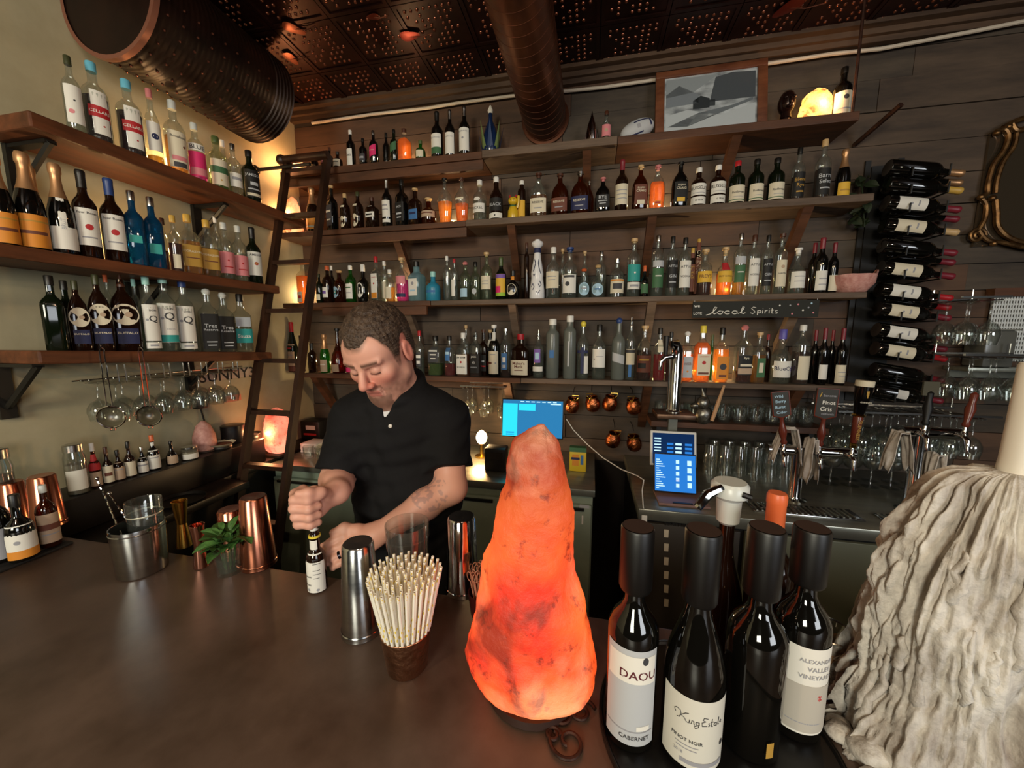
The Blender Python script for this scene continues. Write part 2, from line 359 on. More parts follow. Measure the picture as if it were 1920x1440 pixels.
# left back counter (along the plaster wall) with a raised ledge
lc = thing('side_counter', 'dark counter with raised ledge along the plaster wall', 'counter', (XL, 1.4, 0))
DARKC = noisy('dark_laminate', '#0f0c0a', '#1c1613', (6, 6, 6), (0.3, 0.5))
MB().box(.001, .34, -.62, .08, .93, .965, bev=.004).build('countertop', DARKC, lc); MB().box(.001, .18, .0805, .95, .93, .965, bev=.004).build('countertop', DARKC, lc)
MB().box(.001, .16, -.6, .94, 0.0, .929).build('base_cabinet', pm('#1c1a17', .6), lc, smooth=False)
MB().box(.001, .17, -.6, .35, .966, 1.10, bev=.004).build('ledge', DARKC, lc)
# left part of the back counter: coolers under a steel top
KX0, KX1 = -1.81, .035
bc = thing('back_counter', 'stainless back counter with green-grey cooler doors behind the bartender', 'counter', (-.83, 2.0, 0))
GREENG = noisy('cooler_grey_green', '#8a9886', '#9ba896', (4, 4, 4), (0.35, 0.5), metal=.15)
MB().box(KX0+.83, KX1+.83, -.25, .345, .915, .95, bev=.004).build('countertop', STEELD, bc)
MB().box(KX0+.84, KX1+.82, -.225, .34, .02, .914).build('cabinet', GREENG, bc, smooth=False)
dx = [-1.80, -1.27, -.85, -.43, .025]
for i in range(4):
    d = MB().box(dx[i]+.83+.006, dx[i+1]+.83-.006, -.25, -.226, .06, .87, bev=.004).build('cooler_door', GREENG, bc)
    MB().box(dx[i]+.87, dx[i+1]+.79, -.262, -.2505, .845, .858).build('handle', BLACKM, d, smooth=False)
    if i == 3:
        t_ = MB(); flat_text(t_, '1', Matrix.Translation((onY(1092, 975, 1.748).x+.83, -.2515, onY(1092, 975, 1.748).z)), h=.045); t_.build('number', PAPER['white'], d, smooth=False)
        q = onY(1096, 950, 1.748); MB().box(q.x+.83-.025, q.x+.83+.022, -.2515, -.2503, q.z-.008, q.z+.008).build('maker_plate', PAPER['silver'], d, smooth=False)
# right steel counter
rc = thing('steel_counter', 'stainless steel draft counter with dark beverage cooler below', 'counter', (1.2, 1.9, 0))
RX0, RX1 = .215, 2.6
MB().box(RX0-1.2, RX1-1.2, -.30, .445, .90, .95, bev=.005).build('countertop', STEELD, rc)
MB().box(RX0-1.2+.01, RX1-1.21, -.27, .44, .02, .899).build('cabinet', pm('#14110f', .5), rc, smooth=False)
d = MB().box(RX0-1.2+.02, .62-1.2, -.292, -.271, .1, .885, bev=.003).build('control_panel', pm('#3c3730', .5), rc)
t_ = MB(); q = onY(1277, 985, 1.607); flat_text(t_, 'BEVERAGE-AIR', Matrix.Translation((q.x-1.2, -.2935, q.z)), w=.13); t_.build('lettering', PAPER['black'], d, smooth=False)
for i in range(6):
    q = onY(1249, 1000+i*26, 1.607); MB().box(q.x-1.2-.009, q.x-1.2+.009, -.296, -.2915, q.z-.017, q.z+.017).build('button', PAPER['cream'], d, smooth=False)
for a, b in ((.64, 1.25), (1.27, 1.9)):
    d = MB().box(a-1.2, b-1.2, -.292, -.271, .1, .885, bev=.003).build('cooler_door', pm('#7a7e6a', .4, .2, name='grey_cooler_door'), rc)
# dark ledge with the drink shelf under the fourth shelf (z 1.22)
ls = thing('low_shelf', 'short reddish wooden shelf holding small glasses above the taps', 'shelf', (.78, YB, 1.222))
MB().box(-.45, .40, -.25, -.021, -.032, 0, bev=.003).build('board', WOODS, ls, smooth=False)
for x in (-.4, .35): MB().box(x-.012, x+.012, -.2, -.021, -.09, -.033).build('bracket', BLACKM, ls, smooth=False)
# ------------------------------------------------------------------ ladder leaning on the corner shelves
ld = thing('ladder', 'narrow dark wooden ladder leaning in the shelf corner', 'ladder', (-1.66, 1.43, 0))
def lp(t, s):  # t height fraction, s -1/1 side
    zz = t*2.72; y = 1.30+(2.04-1.30)*(zz/2.72); return Vector((.005+s*.135, y-1.43, zz))
for s in (-1, 1):
    a, b = lp(0, s), lp(1, s); w = .021
    v = [(p.x+i*w*.6, p.y+j*w, p.z) for p in (a, b) for i in (-1, 1) for j in (-1, 1)]
    MB().add(v, [(0, 1, 3, 2), (4, 6, 7, 5), (0, 4, 5, 1), (2, 3, 7, 6), (0, 2, 6, 4), (1, 5, 7, 3)]).build('rail', LADW, ld, smooth=False)
for i in range(10):
    t = .07+i*.1; a, b = lp(t, -1), lp(t, 1)
    MB().box(a.x+.014, b.x-.014, a.y-.02, a.y+.02, a.z-.011, a.z+.011).build('rung', LADW, ld, smooth=False)
a, b = lp(.995, -1), lp(.995, 1); MB().tube([a+Vector((-.02, -.025, 0)), b+Vector((.02, -.025, 0))], .022, 10).ball(tuple(a+Vector((-.02, -.025, 0))), .03).build('top_bar', LADW, ld)
rl = onY(540, 324, 1.98)
tag(MB().tube([(-1.98, 1.985, 2.655), (-1.6, 1.985, 2.655)], .01, 8).ball((-1.975, 1.985, 2.655), .028).build('ladder_rail', BLACKM), 'short black pipe rail the ladder hooks onto', 'rail')
# ------------------------------------------------------------------ top shelf rod and brace at the right end
p0 = onY(1604, -40, 2.14); p1 = onY(1598, 212, 2.14)
tag(MB().tube([(p1.x, 2.14, ZC+.005), (p1.x, 2.14, SH['s1']+.0005)], .006, 6).build('hanging_rod', IRON), 'thin dark rod hanging from the ceiling to the top shelf end', 'rod')
a = onY(1602, 272, YB-.03); b = onY(1690, 196, 2.12)
tag(MB().tube([a, b], .011, 6).build('iron_brace', IRON), 'dark iron brace sticking out beside the top shelf end', 'brace')

# leaf plates on the ceiling, their reds also imitating a red glow there
for i, (px, py, sz, c) in enumerate(((767, 66, .05, '#8e2a1c'), (549, 52, .05, '#8a4a30'), (545, 108, .045, '#7c4028'), (1480, 12, .06, '#5e1c14'), (700, 30, .03, '#6a2c1e'))):
    p = onZ(px, py, ZC-.014); v = [(sz*x, sz*y, -.004*(1 if k else 2)) for k, (x, y) in enumerate([(0, 0)]+[(math.cos(t)*(1+.12*math.cos(3*t)), .6*math.sin(t)*(1+.12*math.cos(3*t))) for t in [j*math.pi/12 for j in range(24)]])]
    o = MB().add(v, [(0, 1+(j+1) % 24, 1+j) for j in range(24)]).build('leaf_ornament', pm(c, .35, .6), ce); o.location = p; o.rotation_euler = (0, 0, i*.8)
    md = MB().tube([(0, 0, -.006), (sz*1.2, sz*.3, -.006), (sz*2.4, sz*.1, -.006)], .0022, 5).build('leaf_twig', TINB, ce); md.location = p
# ================================================================== bottles
# kind: (profile r/z fractions, squareness exponent, depth ratio, cap radius, cap start)
KIND = dict(
    round=([(.90, 0), (1, .015), (1, .58), (.96, .62), (.80, .67), (.52, .715), (.37, .75), (.34, .80), (.34, .93)], 2, 1, .39, .88),
    tall=([(.90, 0), (1, .012), (1, .66), (.95, .69), (.70, .735), (.44, .77), (.36, .80), (.34, .94)], 2, 1, .39, .90),
    wine=([(.92, 0), (1, .012), (1, .57), (.97, .61), (.80, .66), (.52, .705), (.39, .745), (.37, .80), (.37, .97)], 2, 1, .405, .80),
    burg=([(.92, 0), (1, .012), (1, .44), (.96, .50), (.82, .58), (.60, .67), (.45, .74), (.38, .80), (.37, .97)], 2, 1, .405, .80),
    champ=([(.92, 0), (1, .012), (1, .42), (.95, .49), (.78, .58), (.55, .67), (.42, .74), (.37, .82), (.37, .97)], 2, 1, .47, .66),
    square=([(.93, 0), (1, .012), (1, .60), (.95, .64), (.74, .685), (.48, .72), (.36, .75), (.34, .80), (.34, .93)], 6, .92, .40, .87),
    flask=([(.86, 0), (.95, .015), (1, .20), (1, .45), (.93, .58), (.72, .68), (.45, .75), (.28, .80), (.25, .94)], 3.2, .62, .30, .87),
    decant=([(.66, 0), (.72, .012), (.90, .30), (1, .50), (.97, .58), (.74, .66), (.42, .73), (.26, .80), (.22, .95)], 2.6, .75, .27, .90),
    squat=([(.92, 0), (1, .02), (1, .44), (.95, .51), (.74, .58), (.46, .63), (.34, .67), (.31, .88)], 2, 1, .38, .82),
    pear=([(.80, 0), (.95, .02), (1, .14), (.98, .28), (.84, .40), (.52, .52), (.30, .62), (.25, .72), (.24, .93)], 2, 1, .30, .88),
    slim=([(.92, 0), (1, .012), (1, .74), (.90, .78), (.60, .81), (.50, .84), (.50, .95)], 2, 1, .56, .90),
    bell=([(.98, 0), (1, .012), (.97, .10), (.90, .5), (.86, .58), (.62, .66), (.40, .72), (.33, .78), (.32, .93)], 2, 1, .37, .88))
def interp(prof, z):
    for (r0, z0), (r1, z1) in zip(prof, prof[1:]):
        if z0 <= z <= z1: return r0+(r1-r0)*((z-z0)/(z1-z0) if z1 > z0 else 0)
    return prof[-1][0]
def wrap(R, h, kind, s, z, off):
    prof, ex, ry = KIND[kind][:3]; r = R*interp(prof, z/h)
    if ex == 2: u = max(-1.5, min(1.5, s/r)); x, y = r*math.sin(u), r*math.cos(u)
    else: x = max(-r*.97, min(r*.97, s)); y = r*(max(0, 1-abs(x/r)**ex))**(1/ex)
    return (x*(1+off/r), -(y*ry+off), z)
def sticker(R, h, kind, s0, s1, z0, z1, off, n=10, m=3, tilt=0.0):
    mb = MB(); v = [wrap(R, h, kind, s0+(s1-s0)*i/n, max(.001, z0+(z1-z0)*j/m+tilt*(i/n-.5)), off) for j in range(m+1) for i in range(n+1)]
    f = [(j*(n+1)+i, j*(n+1)+i+1, (j+1)*(n+1)+i+1, (j+1)*(n+1)+i) for j in range(m) for i in range(n)]
    return mb.add(v, f)
def disc(R, h, kind, s, z, rad, off, rz=None, n=18):
    rz = rz or rad; v = [wrap(R, h, kind, s, z, off)]+[wrap(R, h, kind, s+rad*math.cos(2*math.pi*i/n), z+rz*math.sin(2*math.pi*i/n), off) for i in range(n)]
    return MB().add(v, [(0, 1+i, 1+(i+1) % n) for i in range(n)])
def wtext(R, h, kind, s, zc, string, w, hh, off, vertical=False):
    v, f = txt(string); ext = v.max(0)-v.min(0)
    if vertical: v = np.stack([-v[:, 1], v[:, 0]], 1); ext = ext[::-1]
    k = min(w/ext[0], hh/ext[1]) if hh else w/ext[0]
    return MB().add([wrap(R, h, kind, s+p[0]*k, zc+p[1]*k, off) for p in v], f)
def make_bottle(root, h, R, kind, glass, liq=None, cap='black', labels=(), seg=20, capstyle=None):
    prof, ex, ry, cr, cz = KIND[kind]
    pts = [(max(1e-4, .0), 0)]+[(R*a, h*b) for a, b in prof]
    MB().lathe([(R*.3, h*.012)]+pts[1:], seg, None, ex, ry).build('glass', GL[glass] if isinstance(glass, str) else glass, root, sharp=50)
    if liq:
        lk, lv = liq; q = [(R*.93*interp(prof, t)-.0006, h*max(t, .012)) for t in [i*lv/10 for i in range(11)]]
        MB().lathe(q, seg, None, ex, ry).build('liquid', LQ[lk], root, sharp=50)
    cm = CAPS[cap] if isinstance(cap, str) else cap
    if capstyle == 'cork':
        MB().lathe([(R*cr*.78, h*(cz+.02)), (R*cr*.78, h*.945), (R*cr*1.25, h*.95), (R*cr*1.25, h)], 14).build('stopper', cm, root)
    elif capstyle == 'ball':
        MB().lathe([(R*cr*.8, h*.90), (R*cr, h*.92), (R*cr*1.2, h*.955), (R*cr*.9, h*.985), (R*cr*.3, h)], 14).build('stopper', cm, root)
    elif capstyle == 'pour':
        MB().lathe([(R*cr*.95, h*.84), (R*cr, h*.87), (R*.18, h*.89), (R*.11, h*.97), (R*.08, h)], 10).build('pourer', cm, root)
    elif kind == 'champ':
        fo = [(R*interp(prof, t)+.0012, h*t) for t in (.62, .67, .74, .82, .88)]+[(R*.50, h*.90), (R*.50, h*.97), (R*.40, h*1.0)]
        MB().lathe(fo, 16).build('foil', cm, root)
    elif kind in ('wine', 'burg'):
        fo = [(R*interp(prof, t)+.0009, h*t) for t in (cz, .85, .94)]+[(R*.42, h*.95), (R*.42, h*.985), (R*.36, h)]
        MB().lathe(fo, 14).build('capsule', cm, root)
    else:
        MB().lathe([(R*cr, h*cz), (R*cr*1.02, h*(cz+.01)), (R*cr*1.02, h*.99), (R*cr*.9, h)], 14).build('cap', cm, root)
    for L in labels:
        c = L.get('c', 'white'); z0, z1 = [q*h for q in L.get('z', (.12, .48))]; w = L.get('w', 1.25)*R; s = L.get('s', 0)*R
        if L.get('round'): lo = disc(R, h, kind, s, (z0+z1)/2, w, .0008, (z1-z0)/2).build('label', PAPER[c], root, smooth=True)
        else: lo = sticker(R, h, kind, s-w, s+w, z0, z1, .0008, tilt=L.get('tilt', 0)*h).build('label', PAPER[c], root, smooth=True)
        for mk in L.get('m', ()):
            k = mk[0]; zz = z0+(z1-z0)*mk[2]; ss = s+w*mk[1]
            if k == 't': wtext(R, h, kind, ss, zz, mk[3], w*2*mk[4], (z1-z0)*(mk[6] if len(mk) > 6 else .5), .0014).build('lettering', PAPER[mk[5]], lo, smooth=False)
            elif k == 'v': wtext(R, h, kind, ss, zz, mk[3], w*2*mk[4], (z1-z0)*.9, .0014, True).build('lettering', PAPER[mk[5]], lo, smooth=False)
            elif k == 'd': disc(R, h, kind, ss, zz, mk[3]*R, .0013).build('emblem', PAPER[mk[4]], lo)
            elif k == 'b': sticker(R, h, kind, ss-w*mk[3], ss+w*mk[3], zz-mk[4]*(z1-z0)/2, zz+mk[4]*(z1-z0)/2, .0012, m=1).build('band', PAPER[mk[5]], lo)
    return root
ORD = 'first second third fourth fifth sixth seventh eighth ninth tenth eleventh twelfth thirteenth fourteenth fifteenth sixteenth seventeenth eighteenth nineteenth twentieth'.split()
TENS = {2: 'twenty', 3: 'thirty', 4: 'forty', 5: 'fifty'}
def ordinal(n):
    if n <= 20: return ORD[n-1]
    t, u = divmod(n, 10); return TENS[t]+('-'+ORD[u-1] if u else {2: 'twentieth', 3: 'thirtieth', 4: 'fortieth'}[t][len(TENS[t]):] or '') if u else {2: 'twentieth', 3: 'thirtieth', 4: 'fortieth', 5: 'fiftieth'}[t]
# label shorthands
def L(c='white', z=(.12, .48), w=1.2, *m, **k): return dict(c=c, z=z, w=w, m=m, **k)
def T(s, z=.6, w=.8, c='black', x=0, hh=.3): return ('t', x, z, s, w, c, hh)
def Dd(x, z, r, c): return ('d', x, z, r, c)
def Bn(z, t, c, x=0, w=1.0): return ('b', x, z, w, t, c)
GROUPS = {}
def place(region, rows, axis, plane, zfun, shelfname, group, back=0.0, face=None, hmax=.36):
    """rows: (x, top, width, kind, glass, liquid, cap, labels, description[, capstyle[, depth offset]])"""
    ox, oy, k = region
    for e in rows:
        x, top, wd, kind, glass, liq, cap, labels, desc = e[:9]; cs = e[9] if len(e) > 9 else None; off = e[10] if len(e) > 10 else 0.0
        px, pt, w = ox+x*k, oy+top*k, wd*k
        if axis == 'Y':
            pl = plane+off; p0 = onY(px, pt, pl); R = w*dep(p0)/FPX/2*dep(p0)/math.hypot(p0.x, p0.y)
            pl2 = plane+off+R*KIND[kind][2]; p = onY(px, pt, pl2)
            for _ in range(3): p = onY(px+(onY(px, pt, pl2).x-p.x)*0, pt, pl2)
            zb = zfun(p.x); pb = None
            # keep the centre on the photographed column half way up the body
            lo, hi = pt, pt+400
            for _ in range(30):
                mid = (lo+hi)/2
                if onY(px, mid, pl2).z > zb: lo = mid
                else: hi = mid
            pm_ = onY(px, pt+(lo-pt)*.6, pl2); x0 = Vector((pm_.x, pl2, zb)); h = onY(px, pt, pl2).z-zb
            rz = (face if face is not None else 0)+math.atan2(pm_.x, 2.1)*-.35*(-1)+random.uniform(-.12, .12)
        else:
            pl = plane+off; p0 = onX(px, pt, pl); R = w*dep(p0)/FPX/2*dep(p0)/math.hypot(p0.x, p0.y)*1.10
            pl2 = pl-R; lo, hi = pt, pt+400
            for _ in range(30):
                mid = (lo+hi)/2; q = onX(px, mid, pl2)
                if q.z > zfun(q.y): lo = mid
                else: hi = mid
            pm_ = onX(px, pt+(lo-pt)*.6, pl2); zb = zfun(pm_.y); x0 = Vector((pl2, pm_.y, zb)); h = onX(px, pt, pl2).z-zb
            rz = math.pi/2+(face if face is not None else -.45)+random.uniform(-.12, .12)
        h = max(.1, min(h, hmax))
        GROUPS.setdefault(shelfname, []).append((px, x0, h, R, kind, glass, liq, cap, labels, desc, cs, rz, group))
def emit_rows():
    for shelfname, items in GROUPS.items():
        items.sort(key=lambda q: q[0]); items[:] = [list(q) for q in items]; left = 'left' in shelfname; ax = 1 if left else 0; dp = 0 if left else 1
        for _ in range(60):          # bottles stand beside, never inside, each other
            for i in range(len(items)):
                for j in range(i+1, min(i+5, len(items))):
                    a, b = items[i], items[j]; ra, rb_ = a[3]*1.01, b[3]*1.01; ya, yb = KIND[a[4]][2], KIND[b[4]][2]
                    du_ = b[1][ax]-a[1][ax]; dv = b[1][dp]-a[1][dp]; need = ra+rb_+.0006; nv = ra*ya+rb_*yb+.0006
                    e = math.hypot(du_/need, dv/nv)
                    if e < 1:
                        if abs(dv) > .02:     # second row: step back
                            k = a if (dv < 0) != left else b; k[1][dp] += (.002 if not left else -.002)
                        else:
                            sh_ = (1-e)*need*.3; a[1][ax] -= sh_; b[1][ax] += sh_; a[3] *= .997; b[3] *= .997
        for i, (px, x0, h, R, kind, glass, liq, cap, labels, desc, cs, rz, group) in enumerate(items):
            nm = 'wine_bottle' if kind in ('wine', 'burg') else 'champagne_bottle' if kind == 'champ' else 'liquor_bottle'
            x0 = x0+Vector((0, 0, .0004))
            t = thing(nm, '%s, %s from left on %s' % (desc, ordinal(i+1), shelfname), 'bottle', x0, rz, group)
            make_bottle(t, h, R, kind, glass, liq, cap, labels, capstyle=cs)
R4 = (500, 160, 400/1920); R5 = (800, 240, 440/1920); R6 = (1200, 240, 440/1920); R7 = (480, 440, 420/1920); R8 = (1000, 540, 400/1920)
R9 = (1240, 540, 400/1920); RP = (520, 560, 400/1920); RQ = (780, 570, 280/1920); L1 = (0, 80, 560/1920); L2 = (0, 440, 560/1920)
W0 = [L('white', (.12, .48), 1.2, Bn(.7, .06, 'grey', 0, .6), Bn(.5, .04, 'grey', 0, .7), Bn(.3, .04, 'grey', 0, .5))]
C0 = [L('cream', (.12, .46), 1.2, Bn(.65, .08, 'brown', 0, .6), Bn(.42, .04, 'grey', 0, .7))]
# ---- top shelf
z1f = lambda x: SH['s1']; YP = YF+.018
place(R4, [
 (430, 605, 80, 'squat', 'db', None, 'foil', [L('white', (.1, .3), 1.2)], 'small brown bottle with gold top'),
 (520, 640, 60, 'squat', 'db', None, 'pink', [L('pink', (.3, .6), 1.2)], 'tiny bottle with pink label'),
 (570, 560, 80, 'round', 'd', None, 'brown', [], 'plain dark bottle with brown cap', None, .08),
 (642, 640, 96, 'squat', 'db', None, 'black', [L('cream', (.1, .5), 1.2, Bn(.6, .1, 'black', 0, .7))], 'squat jar-like bottle with cream label'),
 (760, 405, 88, 'round', 'd', None, 'white', [L('white', (.03, .47), 1.1, T('CRIMES', .6, .8, 'dgrey'))], 'black bottle with one white label'),
 (870, 480, 80, 'round', 'd', None, 'black', [L('dgrey', (.15, .4), 1.1, Bn(.5, .3, 'grey', 0, .7))], 'black bottle with faint grey label'),
 (965, 410, 90, 'round', 'd', None, 'silver', [L('hotpink', (.22, .52), 1.15, Bn(.6, .1, 'pink', 0, .7), tilt=.12)], 'black bottle with slanted pink label'),
 (1080, 430, 75, 'round', 'd', None, 'black', [], 'plain black bottle leaning shade', None, .06),
 (1150, 400, 85, 'round', 'dg', None, 'black', [L('green', (.3, .55), 1.1, tilt=.16)], 'dark bottle with slanted green band'),
 (1240, 395, 125, 'square', 'c', ('og', .72), 'brown', [], 'glowing orange square decanter bottle'),
 (1385, 500, 100, 'squat', 'g', ('ye', .55), 'green', [L('cream', (.12, .45), .8, s=.3)], 'yellow-green glowing bottle with cream label'),
 (1535, 240, 118, 'wine', 'd', None, 'black', [L('white', (.08, .5), 1.3, T('SEVEN GRAND', .8, .8, 'grey'), Bn(.16, .32, 'green'))], 'dark bottle with white and green mountain label'),
 (1650, 225, 98, 'wine', 'd', None, 'silver', [L('white', (.05, .5), 1.3, T('ROMBAUER', .8, .7, 'grey'))], 'dark wine bottle with plain white label'),
 (1780, 195, 108, 'wine', 'd', None, 'silver', [L('white', (.08, .54), 1.3, Dd(0, .55, .2, 'grey'), T('ROMBAUER', .85, .7, 'grey'))], 'tallest dark wine bottle with white label'),
], 'Y', YP, z1f, 'top back shelf', 'bottles on the top back shelf')
# ---- second shelf
z2f = lambda x: SH['s2']
EC = lambda lt: [L('black' if lt else 'brown', (.12, .56), .78, T('ELIJAH', .82, .8, 'cream', 0, .12), T('CRAIG', .68, .8, 'cream', 0, .12), Bn(.12, .2, 'yellow' if lt else 'cream', 0, .6))]
WF = lambda c, t: [L(c, (.10, .42), .92, T(t, .7, .7, 'black' if c == 'cream' else 'cream'), Bn(.3, .08, 'grey', 0, .5))]
place(R4, [
 (415, 920, 132, 'champ', 'db', None, 'foil', [L('orange', (.06, .42), 1.3, Dd(0, .7, .25, 'gold'), Bn(.16, .1, 'cream'))], 'dark bottle with orange-red label and gold neck'),
 (590, 900, 100, 'square', 'd', None, 'cork', [L('dgrey', (.1, .55), .9, Bn(.7, .1, 'cream', 0, .8), Bn(.3, .06, 'cream', 0, .7))], 'dark square bottle with cork top', 'cork'),
 (710, 975, 100, 'round', 'db', None, 'cork', [L('cream', (.06, .36), .78, Dd(0, .5, .2, 'brown'), round=1), L('cream', (.60, .66), .6)], 'brown bottle with round cream label'),
 (825, 960, 106, 'round', 'db', None, 'olive', [L('cream', (.06, .4), .8, Dd(0, .5, .2, 'brown'), round=1), L('cream', (.60, .66), .6)], 'brown bottle with larger round cream label'),
 (952, 1010, 112, 'square', 'db', None, 'brown', [L('white', (.34, .50), .95, Bn(.5, .3, 'black', 0, .7)), L('white', (.68, .72), .4)], 'brown square bottle with white band label'),
 (1085, 840, 100, 'wine', 'd', None, 'silver', [L('white', (.2, .54), 1.25, Bn(.7, .1, 'grey', 0, .6), Bn(.45, .05, 'grey', 0, .7)), L('white', (.09, .16), 1.25)], 'tall dark bottle with large white label'),
 (1220, 850, 112, 'square', 'd', None, 'black', [L('black', (.1, .5), .95, T('JACK', .75, .6, 'silver'), Bn(.4, .1, 'silver', 0, .6), Bn(.2, .06, 'silver', 0, .5))], 'black labelled dark square bottle'),
 (1342, 930, 112, 'square', 'db', ('dr', .5), 'cork', [L('blue', (.15, .42), .9, Bn(.6, .2, 'navy', 0, .7))], 'purple-brown bottle with blue label', 'cork'),
 (1457, 1020, 152, 'squat', 'a', ('da', .4), 'cork', [L('beige', (.27, .5), 1.3, Bn(.6, .14, 'brown', 0, .7))], 'squat amber bottle with beige label', 'cork'),
 (1605, 840, 152, 'decant', 'c', ('am', .48), 'black', [], 'tapered decanter bottle glowing golden', 'cork'),
 (1757, 836, 145, 'decant', 'c', ('og', .42), 'brown', [L('cream', (.5, .54), .6)], 'tapered decanter bottle glowing red-orange', 'cork'),
], 'Y', YP, z2f, 'second back shelf', 'bottles on the second back shelf')
place(R5, [
 (435, 430, 122, 'round', 'c', ('cl', .5), 'white', [L('white', (.2, .42), 1.2, T('DICKEL', .5, .8, 'black')), L('white', (.48, .56), .5, round=1)], 'clear bottle with white cap and white label'),
 (570, 405, 132, 'bell', 'db', None, 'white', [L('black', (.2, .5), 1.1, T('BLACK', .5, .8, 'silver')), L('white', (.04, .16), 1.1, Dd(0, .5, .1, 'black'))], 'dark bottle with black and white labels'),
 (778, 435, 72, 'slim', 'db', None, 'white', [L('yellow', (.1, .5), 1.1)], 'thin bottle with white neck wrap', None, .05),
 (915, 375, 152, 'flask', 'c', ('am', .5), 'brown', WF('cream', 'RESERVE'), 'flat round bottle with cream label', 'cork'),
 (1090, 380, 152, 'flask', 'a', ('da', .5), 'brown', WF('brown', 'RESERVE'), 'flat round bottle with brown-red label', 'cork'),
 (1255, 365, 162, 'flask', 'a', ('da', .5), 'silver', WF('navy', 'RESERVE'), 'flat round bottle with navy label', 'cork'),
 (1328, 440, 80, 'flask', 'a', None, 'silver', [], 'plain flat bottle half hidden behind', 'cork', .08),
 (1440, 410, 132, 'flask', 'd', None, 'pink', [L('black', (.15, .5), .85, T('RYE', .8, .6, 'silver'), Bn(.5, .08, 'silver', 0, .7), Bn(.3, .06, 'silver', 0, .5))], 'flat black bottle with silver lettering', 'cork'),
 (1595, 265, 115, 'wine', 'db', ('dr', .55), 'wine', [L('cream', (.13, .52), 1.3, Bn(.7, .04, 'grey', 0, .7), Bn(.5, .04, 'grey', 0, .7), Bn(.3, .04, 'grey', 0, .7))], 'tall red bottle with long cream label'),
 (1745, 310, 142, 'flask', 'a', ('da', .6), 'cork', EC(0), 'flat reddish whiskey bottle with gold lettering', 'cork'),
 (1885, 310, 142, 'flask', 'c', ('og', .62), 'pink', [L('orange', (.1, .18), .4, Bn(.5, .5, 'red', 0, .8))], 'flat glowing orange whiskey bottle', 'cork'),
], 'Y', YP, z2f, 'second back shelf', 'bottles on the second back shelf')
RU = [L('white', (.28, .57), 1.3, T("RUSSELL'S", .62, .95, 'black', 0, .3), Bn(.2, .04, 'grey', 0, .7)), L('white', (.06, .24), 1.3, T('10 YEAR', .5, .4, 'black'))]
SC = [L('cream', (.05, .42), 1.3, T('Redbreast', .58, .6, 'dgrey'), Bn(.12, .05, 'green'), Bn(.3, .03, 'grey', 0, .5))]
place(R6, [
 (325, 285, 152, 'flask', 'd', None, 'black', EC(1), 'flat dark whiskey bottle with yellow strip', 'cork'),
 (475, 330, 136, 'round', 'db', None, 'white', RU, 'round whiskey bottle with bold white label'),
 (632, 310, 146, 'round', 'db', None, 'white', RU, 'larger round whiskey bottle with bold white label'),
 (790, 275, 146, 'round', 'dg', None, 'red', SC, 'dark green bottle with cream label and red top'),
 (945, 260, 146, 'round', 'dg', None, 'black', SC, 'dark green bottle with cream label and black top'),
 (1110, 250, 156, 'round', 'dg', None, 'black', SC, 'widest dark green bottle with cream label'),
 (1290, 165, 126, 'round', 'c', ('da', .45), 'black', [L('black', (.06, .52), 1.15, T('Blend', .7, .8, 'gold'), T('Rye', .45, .5, 'gold'), Bn(.2, .06, 'gold', 0, .5))], 'clear bottle with black label and gold script'),
 (1490, 100, 152, 'round', 'c', ('da', .5), 'cork', [L('black', (.06, .5), 1.25, T('Barrel', .72, .8, 'silver'), T('Select', .5, .7, 'silver'), Bn(.25, .05, 'silver', 0, .6))], 'big black-labelled bottle with tan cork'),
 (1660, 180, 140, 'champ', 'd', None, 'foil', [L('yellow', (.03, .3), 1.3, Bn(.4, .12, 'gold', 0, .7))], 'champagne bottle with gold foil and yellow label'),
], 'Y', YP, z2f, 'second back shelf', 'bottles on the second back shelf')
